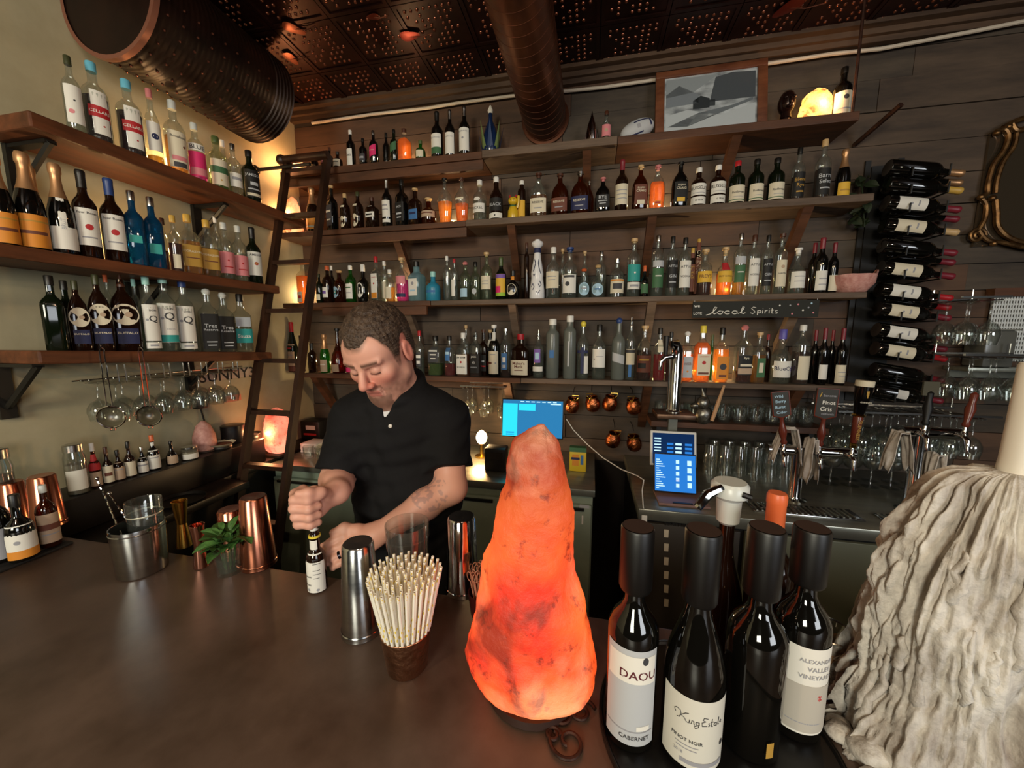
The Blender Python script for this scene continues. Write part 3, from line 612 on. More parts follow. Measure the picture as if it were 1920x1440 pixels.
# ---- third shelf
z3f = lambda x: SH['s3']
place(R7, [
 (215, 120, 112, 'round', 'c', ('cl', .5), 'white', [L('white', (.2, .5), .9, Dd(0, .5, .3, 'pink'))], 'clear bottle behind the ladder', None, .03),
 (262, 240, 70, 'round', 'd', None, 'blue', [], 'blue-capped bottle behind the ladder', None, .12),
 (412, 210, 122, 'square', 'c', ('og', .62), 'cork', [L('white', (.03, .26), .6, Bn(.5, .3, 'red', 0, .6))], 'glowing orange bottle with white label', 'cork'),
 (560, 335, 66, 'round', 'dg', None, 'olive', [L('cream', (.1, .3), 1.0)], 'small dark green bottle'),
 (603, 270, 104, 'round', 'db', ('dr', .5), 'orange', [L('white', (.15, .42), .9, Bn(.5, .3, 'purple', 0, .6))], 'wine-red bottle with white label'),
 (655, 268, 60, 'round', 'd', None, 'white', [], 'white-capped bottle tucked behind', None, .1),
 (718, 310, 108, 'round', 'a', ('da', .5), 'cork', [L('pblue', (.15, .5), .72, Dd(0, .5, .35, 'teal'), Dd(0, .5, .15, 'white'), round=1)], 'brown bottle with round teal label', 'cork'),
 (815, 265, 97, 'round', 'g', ('cl', .5), 'white', [L('white', (.1, .5), 1.1, Bn(.75, .08, 'green', 0, .7), Bn(.4, .06, 'grey', 0, .7))], 'green-shouldered bottle with white label'),
 (922, 258, 110, 'squat', 'd', None, 'white', [L('white', (.12, .52), .8, Dd(0, .5, .1, 'grey'), round=1)], 'black apothecary bottle with white diamond label'),
 (1035, 188, 86, 'square', 'c', ('cl', .6), 'red', [L('white', (.08, .62), .85, ('d', 0, .6, .2, 'red'), T('LONDON', .85, .7, 'red', 0, .1), Bn(.12, .22, 'orange', 0, .9))], 'clear square bottle with red cap and red figure'),
 (1105, 228, 76, 'tall', 'c', ('cl', .6), 'white', [L('cream', (.1, .5), 1.0)], 'slender clear bottle with white cap', None, .05),
 (1150, 300, 92, 'round', 'c', ('gd', .45), 'white', [L('cream', (.1, .46), .9)], 'short clear bottle glowing cream', None, .01),
 (1255, 200, 116, 'round', 'c', ('pk', .5), 'cork', [L('pink', (.40, .58), 1.1), L('navy', (.10, .18), 1.1)], 'bright pink glowing bottle with cork', 'cork'),
 (1380, 232, 138, 'square', 'bl', ('cl', .6), 'black', [L('white', (.14, .56), .7, Dd(0, .72, .22, 'grey'), Bn(.3, .1, 'pblue', 0, .6))], 'pale blue square gin bottle'),
 (1520, 318, 132, 'squat', 't', None, 'teal', [L('blue', (.28, .36), .8)], 'squat solid teal bottle'),
 (1640, 185, 72, 'tall', 'c', ('cl', .5), 'white', [], 'slim clear bottle with white cap'),
 (1702, 208, 64, 'tall', 'c', ('cl', .5), 'red', [L('white', (.1, .5), .6)], 'slim clear bottle with red cap'),
 (1800, 230, 102, 'round', 'cg', ('cl', .5), 'pink', [L('pblue', (.08, .3), .8)], 'clear greenish bottle with pink top', 'ball'),
 (1878, 235, 92, 'round', 'cg', ('cl', .6), 'black', [L('silver', (.15, .3), .5, round=1)], 'clear bottle with small silver crest'),
], 'Y', YP, z3f, 'third back shelf', 'bottles on the third back shelf')
place(R5, [
 (492, 1020, 102, 'round', 'cg', ('cl', .3), 'cork', [L('cream', (.22, .5), 1.0, Bn(.6, .06, 'grey', 0, .6), Bn(.4, .04, 'grey', 0, .6))], 'clear greenish bottle with cream label', 'cork'),
 (610, 1060, 92, 'wine', 'dg', None, 'green', [L('yellow', (.08, .6), 1.3, Bn(.9, .18, 'purple'), Bn(.3, .3, 'hotpink', -.3, .5), Bn(.08, .16, 'lime'))], 'dark bottle with rainbow coloured label'),
 (705, 1170, 112, 'squat', 'd', None, 'black', [L('cream', (.14, .54), .82, Bn(.55, .2, 'dgrey', 0, .6), round=1), L('orange', (.68, .8), .3)], 'squat black bottle with oval cream label'),
 (818, 940, 44, 'slim', 'db', None, 'brown', [], 'thin brown bottle beside the blue-white one', None, .05),
 (1035, 978, 126, 'round', 'c', ('cl', .5), 'white', [L('cream', (.2, .52), 1.05, Bn(.7, .05, 'grey', 0, .6), Bn(.5, .05, 'grey', 0, .5))], 'clear bottle with cream label and white top'),
 (1110, 992, 66, 'round', 'c', ('gd', .5), 'cork', [], 'cork-topped clear bottle tucked behind', 'cork', .1),
 (1180, 980, 132, 'round', 'c', ('cl', .5), 'blue', [L('white', (.1, .46), 1.05, Dd(-.2, .5, .3, 'dgrey'), Bn(.9, .12, 'dgrey', 0, .7))], 'clear bottle with ornate black and white label', 'cork'),
 (1290, 1010, 66, 'round', 'c', ('cl', .5), 'cork', [], 'clear bottle tucked behind a round label', 'cork', .1),
 (1303, 1150, 120, 'squat', 'c', ('cl', .5), 'orange', [L('pblue', (.08, .52), .85, Bn(.55, .1, 'grey', 0, .5), round=1)], 'round bottle with white-blue round label', 'ball', .015),
 (1372, 1120, 128, 'squat', 'c', ('cl', .5), 'cork', [L('pblue', (.05, .42), .85, Bn(.55, .1, 'blue', 0, .5), round=1)], 'round bottle with blue round label and wood top', 'ball'),
 (1425, 1012, 92, 'tall', 'c', ('cl', .5), 'silver', [], 'tall clear bottle tucked behind', None, .09),
 (1555, 1070, 126, 'round', 'c', ('cl', .5), 'silver', [L('cream', (.1, .46), 1.1, Bn(.92, .12, 'orange'), Bn(.5, .4, 'dgrey', 0, .6))], 'clear bottle with dense engraved label'),
 (1690, 908, 122, 'tall', 'c', ('cl', .6), 'cork', [L('teal', (.27, .55), 1.1, Dd(0, .5, .14, 'white')), L('white', (.13, .25), 1.1, Bn(.5, .3, 'grey', 0, .6))], 'tall clear bottle with teal label', 'cork'),
 (1780, 1128, 76, 'squat', 'd', None, 'orange', [L('green', (.1, .4), .9)], 'small black bottle with orange top'),
 (1885, 880, 112, 'tall', 'c', ('cl', .6), 'silver', [L('silver', (.48, .58), 1.0), L('green', (.14, .46), 1.0, Bn(.6, .06, 'white', 0, .5))], 'tall clear bottle with silver and green labels'),
], 'Y', YP, z3f, 'third back shelf', 'bottles on the third back shelf')
VK = [L('white', (.14, .6), 1.05, T('ATTUS', .78, .8, 'dgrey', 0, .12), T('VODKA', .42, .8, 'dgrey', 0, .12))]
GN = [L('black', (.14, .6), 1.05, T('ATTUS', .78, .8, 'silver', 0, .12), T('GIN', .42, .6, 'silver', 0, .14), Bn(.2, .04, 'silver', 0, .6))]
place(R6, [
 (257, 890, 102, 'tall', 'c', ('cl', .6), 'black', GN, 'clear bottle with black label and black cap'),
 (360, 900, 112, 'tall', 'c', ('cl', .6), 'black', VK, 'clear bottle with tall white label'),
 (432, 985, 56, 'slim', 'db', None, 'gold', [L('brown', (.1, .9), 1.0, ('v', 0, .5, 'SPIRITS', .5, 'gold'))], 'short slim brown bottle with upright lettering', None, .05),
 (468, 900, 58, 'slim', 'db', None, 'gold', [L('brown', (.05, .95), 1.0, ('v', 0, .65, 'IN NEVADA', .6, 'cream'))], 'tall slim brown bottle with upright lettering', None, .04),
 (525, 995, 132, 'round', 'c', ('da', .4), 'cork', [L('yellow', (.28, .52), 1.2, T("FREY'S", .55, .8, 'brown'))], 'round bottle with bright yellow label', 'cork'),
 (690, 980, 142, 'squat', 'c', ('og', .45), 'cork', [L('yellow', (.26, .50), 1.15, T("FREY RANCH", .55, .8, 'brown')), L('red', (.52, .68), .5)], 'squat glowing bottle with yellow and red labels', 'cork'),
 (806, 865, 112, 'tall', 'c', ('gd', .22), 'silver', [L('silver', (.50, .62), 1.0), L('green', (.2, .48), 1.0, Bn(.6, .06, 'white', 0, .5))], 'tall clear bottle glowing yellow at its foot'),
 (920, 878, 116, 'tall', 'c', ('cl', .6), 'brown', VK, 'clear vodka bottle with white label'),
 (1032, 880, 102, 'tall', 'c', ('cl', .6), 'black', GN, 'clear gin bottle with black label, dark cap'),
 (1145, 868, 112, 'tall', 'c', ('cl', .5), 'brown', [L('cream', (.12, .56), 1.0, ('d', 0, .75, .3, 'beige'), T('HAVEN', .5, .6, 'dgrey', 0, .12))], 'clear bottle with cream shield label', 'cork'),
 (1280, 985, 152, 'squat', 'c', ('cl', .45), 'white', [L('white', (.12, .48), 1.1, Bn(.7, .05, 'grey', 0, .6), Bn(.4, .04, 'grey', 0, .6))], 'squat clear bottle with wide white label', 'cork'),
 (1418, 940, 92, 'wine', 'd', None, 'wine', [], 'dark wine bottle with red capsule, no label', None, .05),
 (1475, 900, 124, 'wine', 'd', None, 'wine', [L('white', (.05, .40), 1.3, Bn(.6, .05, 'grey', 0, .6), Bn(.3, .04, 'grey', 0, .6))], 'dark wine bottle with white label and red capsule'),
 (1575, 940, 96, 'wine', 'd', None, 'wine', [L('cream', (.05, .36), 1.2)], 'dark wine bottle half hidden by the pink bowl', None, .04),
], 'Y', YP, z3f, 'third back shelf', 'bottles on the third back shelf')
# ---- fourth shelf
z4f = lambda x: SH['s4']
place(RP, [
 (140, 210, 104, 'burg', 'dg', None, 'red', [L('beige', (.02, .56), 1.3, Bn(.85, .06, 'red', 0, .6), Bn(.6, .04, 'grey', 0, .7), Bn(.4, .04, 'grey', 0, .7), Bn(.1, .2, 'brown', 0, 1))], 'green bottle with red capsule and beige label'),
 (205, 330, 58, 'wine', 'dg', None, 'black', [L('white', (.02, .26), 1.0)], 'dark green bottle beside the ladder', None, .05),
 (318, 400, 90, 'wine', 'db', ('dr', .55), 'black', [], 'dark red bottle behind the ladder'),
 (430, 320, 98, 'champ', 'g', None, 'foil', [L('beige', (.03, .34), 1.2, Bn(.6, .05, 'white', 0, .7))], 'bright green bottle with beige label'),
 (548, 270, 140, 'pear', 'a', ('og', .5), 'black', [L('beige', (.03, .2), .9)], 'round-bellied glowing amber bottle', 'cork'),
 (652, 560, 70, 'squat', 'c', ('red', .5), 'red', [L('hotpink', (.1, .4), 1.0)], 'small red bottle behind the bartender'),
 (1215, 350, 72, 'round', 'a', ('da', .5), 'black', [], 'amber bottle beside the bartender head'),
], 'Y', YP, z4f, 'fourth back shelf', 'bottles on the fourth back shelf')
place(RQ, [
 (52, 345, 120, 'round', 'c', ('cl', .4), 'red', [L('dgrey', (.2, .52), .7, Bn(.7, .2, 'white', 0, .8), Bn(.3, .2, 'white', 0, .6))], 'clear bottle with red capsule and dark label'),
 (255, 410, 190, 'square', 'c', ('gr', .30), 'black', [L('dgrey', (.34, .72), .75, Bn(.75, .1, 'white', 0, .8), Bn(.5, .08, 'white', 0, .6), Bn(.25, .06, 'white', 0, .5))], 'clear square bottle with green liquid'),
 (435, 410, 150, 'round', 'c', ('red', .30), 'black', [L('blue', (.38, .7), .45, Bn(.6, .2, 'pblue', 0, .7))], 'clear bottle with bright red liquid'),
 (612, 370, 165, 'square', 'c', ('am', .5), 'white', [L('white', (.05, .50), .96, T('JIM BEAM', .84, .8, 'black', 0, .14), Dd(0, .62, .18, 'red'), T('BOURBON', .36, .7, 'dgrey', 0, .12))], 'square bourbon bottle with white label and red seal'),
 (648, 275, 90, 'round', 'c', ('cl', .4), 'cork', [], 'cork-topped bottle tucked behind white label', 'cork', .1),
 (768, 330, 140, 'square', 'c', ('da', .5), 'black', [L('black', (.08, .48), .96, T("JACK", .85, .6, 'white', 0, .12), ('d', 0, .55, .28, 'silver'), ('d', 0, .55, .24, 'black'), T('No.7', .55, .3, 'white', 0, .14), T('WHISKEY', .3, .7, 'silver', 0, .1))], 'square whiskey bottle with black label', 'pour'),
 (870, 330, 110, 'square', 'db', None, 'brown', [L('black', (.1, .46), .9, Bn(.6, .1, 'silver', 0, .6), Bn(.3, .08, 'red', 0, .9))], 'dark square bottle with black label half hidden', 'cork', .06),
 (945, 330, 120, 'round', 'd', None, 'cork', [L('white', (.62, .78), .4), L('red', (.2, .3), 1.0)], 'dark bottle with white neck band', 'cork', .08),
 (1015, 270, 150, 'round', 'd', None, 'cream' if 'cream' in CAPS else 'white', [L('cream', (.06, .50), 1.1, Bn(.48, .08, 'brown', -.5, .4), Dd(.5, .48, .14, 'grey'), Bn(.85, .04, 'grey', 0, .5)), L('white', (.70, .86), .4)], 'dark bottle with long cream label and cream top', 'cork'),
 (1145, 320, 160, 'tall', 'c', ('da', .15), 'silver', [L('blue', (.16, .5), .5, Bn(.6, .3, 'white', 0, .5), Bn(.2, .2, 'silver', 0, .5))], 'clear bottle with blue-white writing', 'cork'),
 (1345, 385, 235, 'square', 'db', ('da', .5), 'red', [L('cream', (.06, .40), .97, T("Maker's", .8, .8, 'brown', 0, .2), T('Mark', .58, .6, 'brown', 0, .2), Bn(.32, .05, 'brown', 0, .5))], 'wide square bottle dipped in red wax'),
], 'Y', YP, z4f, 'fourth back shelf', 'bottles on the fourth back shelf')
place(R8, [
 (45, 375, 104, 'round', 'c', ('cl', .5), 'silver', [L('purple', (.32, .6), .6, Bn(.5, .5, 'pblue', 0, .6)), L('white', (.14, .24), 1.1)], 'clear bottle with lilac and white labels', 'pour'),
 (172, 280, 122, 'slim', 'f', None, 'white', [L('blue', (.35, .48), .35)], 'frosted grey bottle with small blue label'),
 (326, 250, 118, 'slim', 'f', None, 'white', [L('silver', (.2, .6), .12)], 'tallest frosted grey bottle'),
 (445, 298, 114, 'round', 'c', ('cl', .5), 'yellow', [L('navy', (.1, .55), .25), L('white', (.1, .4), .4, s=.7), L('navy', (.45, .5), 1.0)], 'clear bottle with yellow knob top', 'ball'),
 (590, 330, 132, 'round', 'c', ('cl', .3), 'black', [L('white', (.22, .56), 1.05, Dd(-.6, .45, .1, 'brown'), Bn(.6, .03, 'grey', .2, .5))], 'clear bottle with white label and brown dot'),
 (770, 268, 132, 'round', 'f', None, 'blue', [L('silver', (.28, .42), 1.0, tilt=-.06)], 'frosted bottle with blue knob top', 'ball'),
 (866, 262, 94, 'round', 'c', ('cl', .5), 'silver', [L('cream', (.25, .5), 1.0, Bn(.85, .2, 'dgrey')), L('blue', (.05, .25), .3)], 'clear bottle with long metal pour spout', 'pour'),
 (995, 340, 142, 'round', 'c', ('da', .55), 'cork', [L('brown', (.15, .46), 1.1, Bn(.75, .1, 'gold', 0, .6), Bn(.4, .3, 'black', -.3, .5))], 'amber bottle with brown label', 'cork'),
 (1132, 360, 112, 'round', 'c', ('red', .5), 'black', [L('cream', (.55, .78), .45)], 'pinkish red bottle behind the tap'),
 (1230, 395, 90, 'round', 'c', ('da', .5), 'black', [], 'amber bottle hidden by the tap column'),
 (1375, 390, 124, 'square', 'c', ('og', .55), 'white', [L('silver', (.08, .50), .7, T('HSB', .66, .7, 'brown', 0, .3), Dd(0, .3, .16, 'orange'))], 'glowing orange bottle with grey lettered label', 'ball'),
 (1515, 340, 146, 'square', 'c', ('og', .7), 'yellow', [L('cream', (.12, .5), .85, ('d', 0, .6, .25, 'red'), T('CINNAMON', .88, .7, 'red', 0, .1), Bn(.1, .1, 'brown', 0, .8))], 'glowing orange bottle with red figure label'),
 (1600, 420, 60, 'round', 'g', ('ye', .5), 'green', [], 'thin lime-yellow bottle tucked behind', None, .1),
 (1686, 358, 134, 'square', 'c', ('am', .6), 'black', [L('orange', (.06, .48), .9, Dd(0, .55, .5, 'dgrey'), Bn(.15, .1, 'brown', 0, .6))], 'amber bottle with orange label and dark circle'),
], 'Y', YP, z4f, 'fourth back shelf', 'bottles on the fourth back shelf')
place(R9, [
 (732, 333, 152, 'square', 'c', ('da', .2), 'pink', [L('black', (.14, .48), .95, T('Rye', .85, .5, 'cream', 0, .16), Bn(.5, .12, 'cream', 0, .8), Bn(.2, .3, 'beige', 0, 1))], 'amber bottle with black and beige label', 'ball'),
 (870, 400, 124, 'square', 'c', ('gd', .55), 'cork', [L('green', (.12, .5), .7, Bn(.5, .5, 'cream', 0, .5))], 'golden bottle with green label', 'cork'),
 (950, 418, 72, 'round', 'db', None, 'wine', [], 'brown bottle with wine-red capsule tucked behind', None, .06),
 (1075, 372, 196, 'squat', 'c', ('cl', .3), 'purple', [L('white', (.12, .42), 1.2, T('BlueCo', .55, .8, 'navy', -.1, .5), Bn(.5, .3, 'purple', .75, .1))], 'wide bottle with white script label and purple cap'),
 (1250, 333, 176, 'tall', 'c', ('da', .55), 'white', [L('cream', (.08, .48), .9)], 'large amber bottle with long white neck'),
 (1370, 378, 86, 'wine', 'd', None, 'wine', [], 'dark wine bottle with dull red capsule', None, .04),
 (1450, 360, 104, 'wine', 'd', None, 'wine', [L('white', (.1, .36), 1.2)], 'dark wine bottle behind the stout tap handle'),
 (1522, 378, 80, 'wine', 'd', None, 'wine', [], 'dark wine bottle tucked behind cream label', None, .06),
 (1612, 362, 114, 'wine', 'd', None, 'wine', [L('cream', (.04, .36), 1.3, Bn(.6, .04, 'grey', 0, .6), Bn(.4, .04, 'grey', 0, .5))], 'dark wine bottle with red capsule, cream label'),
], 'Y', YP, z4f, 'fourth back shelf', 'bottles on the fourth back shelf')
# ---- left wall shelves
XP = XF-.015
RB = [L('white', (.08, .62), .62, Bn(.52, .26, 'red', -.1, 1.3), T('CELLARS', .52, 1.2, 'white', -.1, .14), Dd(.2, .2, .08, 'red'), s=.1)]
zaf = lambda y: ZA
place(L1, [
 (470, 108, 132, 'round', 'c', ('cl', .5), 'olive', [L('white', (.1, .6), 1.0, Dd(0, .6, .12, 'dgrey'), Dd(-.4, .3, .3, 'pink'))], 'clear bottle with floral white label'),
 (620, 150, 186, 'round', 'c', ('dr', .56), 'lblue', RB, 'dark red liqueur with sky-blue cap'),
 (840, 262, 176, 'round', 'c', ('dr', .56), 'lblue', RB, 'second dark red liqueur with sky-blue cap'),
 (985, 318, 116, 'bell', 'c', ('ye', .10), 'pink', [L('white', (.16, .55), .9, Dd(0, .5, .42, 'navy'))], 'clear bottle with blue picture label, yellow foot'),
 (1130, 392, 146, 'round', 'c', ('gd', .5), 'clear', [L('cream', (.06, .56), 1.0, T('Rosaluna', .85, .7, 'dgrey', 0, .12), Dd(.5, .6, .14, 'brown'), Bn(.26, .12, 'pink', 0, .7), Bn(.08, .14, 'dgrey', 0, .6))], 'clear bottle with floral cream label'),
 (1265, 532, 120, 'round', 'c', ('pk', .4), 'clear', [L('white', (.50, .62), 1.0, T('BLUE', .5, .8, 'dgrey', 0, .6)), L('hotpink', (.06, .48), 1.1, Bn(.2, .3, 'pink', 0, .9))], 'clear bottle with hot pink label'),
 (1400, 615, 128, 'round', 'cg', ('gr', .4), 'green', [L('cream', (.06, .54), 1.0, Bn(.6, .25, 'green', 0, 1.1), Dd(0, .2, .1, 'gold'))], 'greenish bottle with cream and green label'),
 (1447, 640, 84, 'round', 'c', ('cl', .5), 'white', [], 'white-capped clear bottle tucked behind', None, -.09),
 (1507, 662, 96, 'round', 'c', ('cl', .4), 'silver', [L('white', (.15, .42), 1.0, Bn(.6, .2, 'grey', 0, .7))], 'clear bottle with silver cap and white label'),
 (1612, 705, 116, 'round', 'dg', None, 'black', [L('black', (.08, .6), 1.1, T('JAMESON', .8, .9, 'silver', 0, .14), Bn(.5, .12, 'silver', 0, .4), Bn(.3, .05, 'silver', 0, .7), Bn(.1, .1, 'cream', 0, .8))], 'black whiskey bottle with black label'),
], 'X', XP, zaf, 'upper left shelf', 'bottles on the upper left shelf', hmax=.33)
CH = [L('orange', (.02, .36), 1.35, Bn(.8, .05, 'gold', 0, 1), Bn(.45, .1, 'brown', 0, .7))]
FR = [L('white', (.14, .56), 1.0, Dd(.05, .5, .32, 'red'), T('Four Roses', .88, .8, 'dgrey', 0, .12), Bn(.22, .04, 'grey', 0, .6))]
CZ = [L('gold', (.12, .48), 1.0, T('CORAZON', .7, .9, 'cream', 0, .2), Bn(.4, .05, 'brown', 0, .7))]
zbf = lambda y: ZB_
place(L1, [
 (18, 735, 200, 'champ', 'd', None, 'foil', CH, 'champagne bottle with cropped orange label'),
 (182, 722, 216, 'champ', 'd', None, 'foil', CH, 'champagne bottle with wide orange label'),
 (248, 808, 110, 'champ', 'd', None, 'foil', [], 'champagne bottle with gold neck behind', None, -.11),
 (395, 796, 178, 'champ', 'd', None, 'foil', [L('white', (.05, .30), 1.3), L('white', (.05, .62), .28, ('v', 0, .5, 'BRUT', .6, 'silver'))], 'champagne bottle with long white strip label'),
 (558, 836, 164, 'wine', 'db', ('da', .5), 'black', FR, 'dark bourbon bottle with red rose label'),
 (732, 888, 160, 'wine', 'db', ('da', .5), 'blue', FR, 'second dark bourbon bottle with red rose label'),
 (870, 965, 132, 'square', 'b', None, 'silver', [L('teal', (.3, .4), .6)], 'deep blue square bottle'),
 (992, 1005, 124, 'square', 'b', None, 'silver', [L('teal', (.2, .34), .6)], 'second deep blue square bottle'),
 (1062, 1135, 80, 'round', 'c', ('da', .4), 'brown', [], 'brown-capped amber bottle tucked behind', None, -.09),
 (1128, 1118, 96, 'round', 'c', ('da', .5), 'gold', [L('cream', (.05, .3), .5)], 'amber bottle with gold cap'),
 (1222, 1112, 126, 'square', 'c', ('gd', .55), 'gold', CZ, 'golden tequila bottle with gold label'),
 (1342, 1148, 116, 'square', 'c', ('gd', .5), 'gold', CZ, 'second golden tequila bottle with gold label'),
 (1402, 1125, 60, 'tall', 'c', ('cl', .5), 'white', [], 'white-necked clear bottle tucked behind', None, -.09),
 (1452, 1165, 106, 'round', 'c', ('cl', .5), 'clear', [L('pink', (.1, .48), 1.1, Dd(0, .6, .12, 'red'), Bn(.3, .05, 'red', 0, .5))], 'clear bottle with salmon pink label'),
 (1542, 1185, 104, 'round', 'c', ('cl', .5), 'clear', [L('pink', (.1, .46), 1.1, Dd(0, .6, .12, 'red'), Bn(.3, .05, 'red', 0, .5))], 'second clear bottle with salmon pink label'),
 (1632, 1195, 98, 'wine', 'dg', None, 'dg' if 0 else 'black', [L('white', (.14, .56), 1.15, T('JAMESON', .85, .8, 'dgrey', 0, .14), Dd(0, .5, .25, 'red'), Dd(0, .5, .14, 'gold'))], 'green whiskey bottle with white label and red seal'),
], 'X', XP, zbf, 'middle left shelf', 'bottles on the middle left shelf')
BF = [L('cream', (.34, .62), .9, Dd(.2, .5, .24, 'beige'), round=1), L('navy', (.1, .3), .7, T('BUFFALO', .7, .9, 'cream', 0, .4))]
DQ = [L('white', (.12, .62), .9, T('DON', .86, .4, 'dgrey', .2, .1), T('Q', .66, .5, 'dgrey', .2, .24), Dd(-.5, .62, .16, 'grey'), Bn(.1, .18, 'teal', 0, 1), T('COCO', .34, .4, 'grey', .2, .08))]
DQ2 = [L('white', (.14, .62), .9, T('DON', .84, .4, 'dgrey', .2, .1), T('Q', .6, .5, 'dgrey', .2, .26), Dd(-.5, .58, .16, 'grey')), L('white', (.04, .12), .9, Bn(.5, .3, 'grey', 0, .5))]
TG = [L('black', (.05, .6), .9, T('Tres', .66, .7, 'silver', 0, .12), T('Reserve', .55, .8, 'silver', 0, .1), Bn(.2, .03, 'silver', 0, .6), Bn(.1, .03, 'silver', 0, .5))]
place(L2, [
 (352, 268, 150, 'square', 'dg', None, 'black', [], 'plain dark green square bottle'),
 (448, 300, 120, 'square', 'dg', None, 'black', [], 'second plain dark green square bottle', None, -.04),
 (512, 300, 142, 'flask', 'db', None, 'olive', BF, 'dark flask bottle with cream animal label'),
 (648, 262, 154, 'flask', 'db', None, 'olive', BF, 'second dark flask bottle with cream animal label'),
 (712, 262, 70, 'tall', 'c', ('cl', .4), 'orange', [], 'orange-capped clear bottle tucked behind', None, -.1),
 (805, 262, 192, 'flask', 'db', None, 'brown', BF, 'widest dark flask bottle with cream animal label', 'pour'),
 (888, 290, 70, 'tall', 'c', ('cl', .4), 'teal', [], 'pale-teal-capped bottle tucked behind', None, -.09),
 (965, 268, 122, 'round', 'c', ('cl', .6), 'teal', DQ2, 'clear rum bottle with pale teal cap'),
 (1075, 258, 146, 'round', 'c', ('cl', .6), 'teal', DQ, 'clear rum bottle with teal-edged white label'),
 (1192, 285, 134, 'round', 'c', ('cl', .6), 'blue', DQ2, 'clear rum bottle with dark blue cap'),
 (1345, 350, 118, 'square', 'c', None, 'clear', TG, 'square bottle with black silver-lettered label', 'ball'),
 (1447, 375, 112, 'square', 'c', None, 'clear', TG, 'second square bottle with black silver-lettered label', 'ball'),
 (1556, 385, 114, 'square', 'c', ('cl', .5), 'black', [L('teal', (.16, .4), .95, T('Sauza', .5, .7, 'white')), L('silver', (.44, .6), .8)], 'clear square bottle with teal label'),
], 'X', XP, zC, 'lower left shelf', 'bottles on the lower left shelf')
emit_rows()
# ================================================================== bosses of light: salt lamps and candles
from mathutils import noise as mn
def saltmat(name, lo, hi, top, strength, topstrength, h):
    m = bpy.data.materials.new(name); t, n, l = nt(m); b = n['Principled BSDF']
    tc = n.new('ShaderNodeTexCoord'); no = n.new('ShaderNodeTexNoise'); no.inputs['Scale'].default_value = 9/h*.35; no.inputs['Detail'].default_value = 6
    l.new(tc.outputs['Object'], no.inputs['Vector'])
    r = n.new('ShaderNodeValToRGB'); e = r.color_ramp.elements
    e[0].position = .36; e[0].color = (*lin(lo), 1); e[1].position = .66; e[1].color = (*lin(hi), 1)
    l.new(no.outputs['Fac'], r.inputs[0])
    # dark specks of clay in the crystal
    n2 = n.new('ShaderNodeTexNoise'); n2.inputs['Scale'].default_value = 30/h*.45; n2.inputs['Detail'].default_value = 5; n2.inputs['Roughness'].default_value = .7
    l.new(tc.outputs['Object'], n2.inputs['Vector'])
    r2 = n.new('ShaderNodeValToRGB'); e2 = r2.color_ramp.elements; e2[0].position = .33; e2[0].color = (.28, .12, .1, 1); e2[1].position = .43; e2[1].color = (1, 1, 1, 1)
    l.new(n2.outputs['Fac'], r2.inputs[0])
    mul = n.new('ShaderNodeMix'); mul.data_type = 'RGBA'; mul.blend_type = 'MULTIPLY'; mul.inputs['Factor'].default_value = 1
    l.new(r.outputs[0], mul.inputs['A']); l.new(r2.outputs[0], mul.inputs['B'])
    n4 = n.new('ShaderNodeTexNoise'); n4.inputs['Scale'].default_value = 7/h*.45; n4.inputs['Detail'].default_value = 7; n4.inputs['Distortion'].default_value = .8; l.new(tc.outputs['Object'], n4.inputs['Vector'])
    r4 = n.new('ShaderNodeValToRGB'); e4 = r4.color_ramp.elements; e4[0].position = .37; e4[0].color = (.30, .14, .13, 1); e4[1].position = .44; e4[1].color = (1, 1, 1, 1); l.new(n4.outputs['Fac'], r4.inputs[0])
    mul2 = n.new('ShaderNodeMix'); mul2.data_type = 'RGBA'; mul2.blend_type = 'MULTIPLY'; mul2.inputs['Factor'].default_value = 1; l.new(mul.outputs['Result'], mul2.inputs['A']); l.new(r4.outputs[0], mul2.inputs['B']); mul = mul2
    bpn = n.new('ShaderNodeBump'); bpn.inputs['Strength'].default_value = .6; bpn.inputs['Distance'].default_value = .01; l.new(n2.outputs['Fac'], bpn.inputs['Height']); l.new(bpn.outputs[0], b.inputs['Normal'])
    # the bulb sits low inside, the crystal is thick at the top
    sp = n.new('ShaderNodeSeparateXYZ'); l.new(tc.outputs['Object'], sp.inputs[0])
    mr = n.new('ShaderNodeMapRange'); mr.interpolation_type = 'SMOOTHSTEP'; mr.inputs[1].default_value = h*.45; mr.inputs[2].default_value = h*1.0; mr.inputs[3].default_value = strength; mr.inputs[4].default_value = topstrength
    l.new(sp.outputs['Z'], mr.inputs[0])
    b.inputs['Base Color'].default_value = (*lin(top), 1); b.inputs['Roughness'].default_value = .6
    l.new(mul.outputs['Result'], b.inputs['Emission Color']); l.new(mr.outputs[0], b.inputs['Emission Strength'])
    n3 = n.new('ShaderNodeTexNoise'); n3.inputs['Scale'].default_value = 5/h*.45; n3.inputs['Detail'].default_value = 5; l.new(tc.outputs['Object'], n3.inputs['Vector'])
    r3 = n.new('ShaderNodeValToRGB'); e3 = r3.color_ramp.elements; e3[0].position = .5; e3[0].color = (*lin(top), 1); e3[1].position = .62; e3[1].color = (*lin('#c09880'), 1)
    l.new(n3.outputs['Fac'], r3.inputs[0]); l.new(r3.outputs[0], b.inputs['Base Color'])
    return m
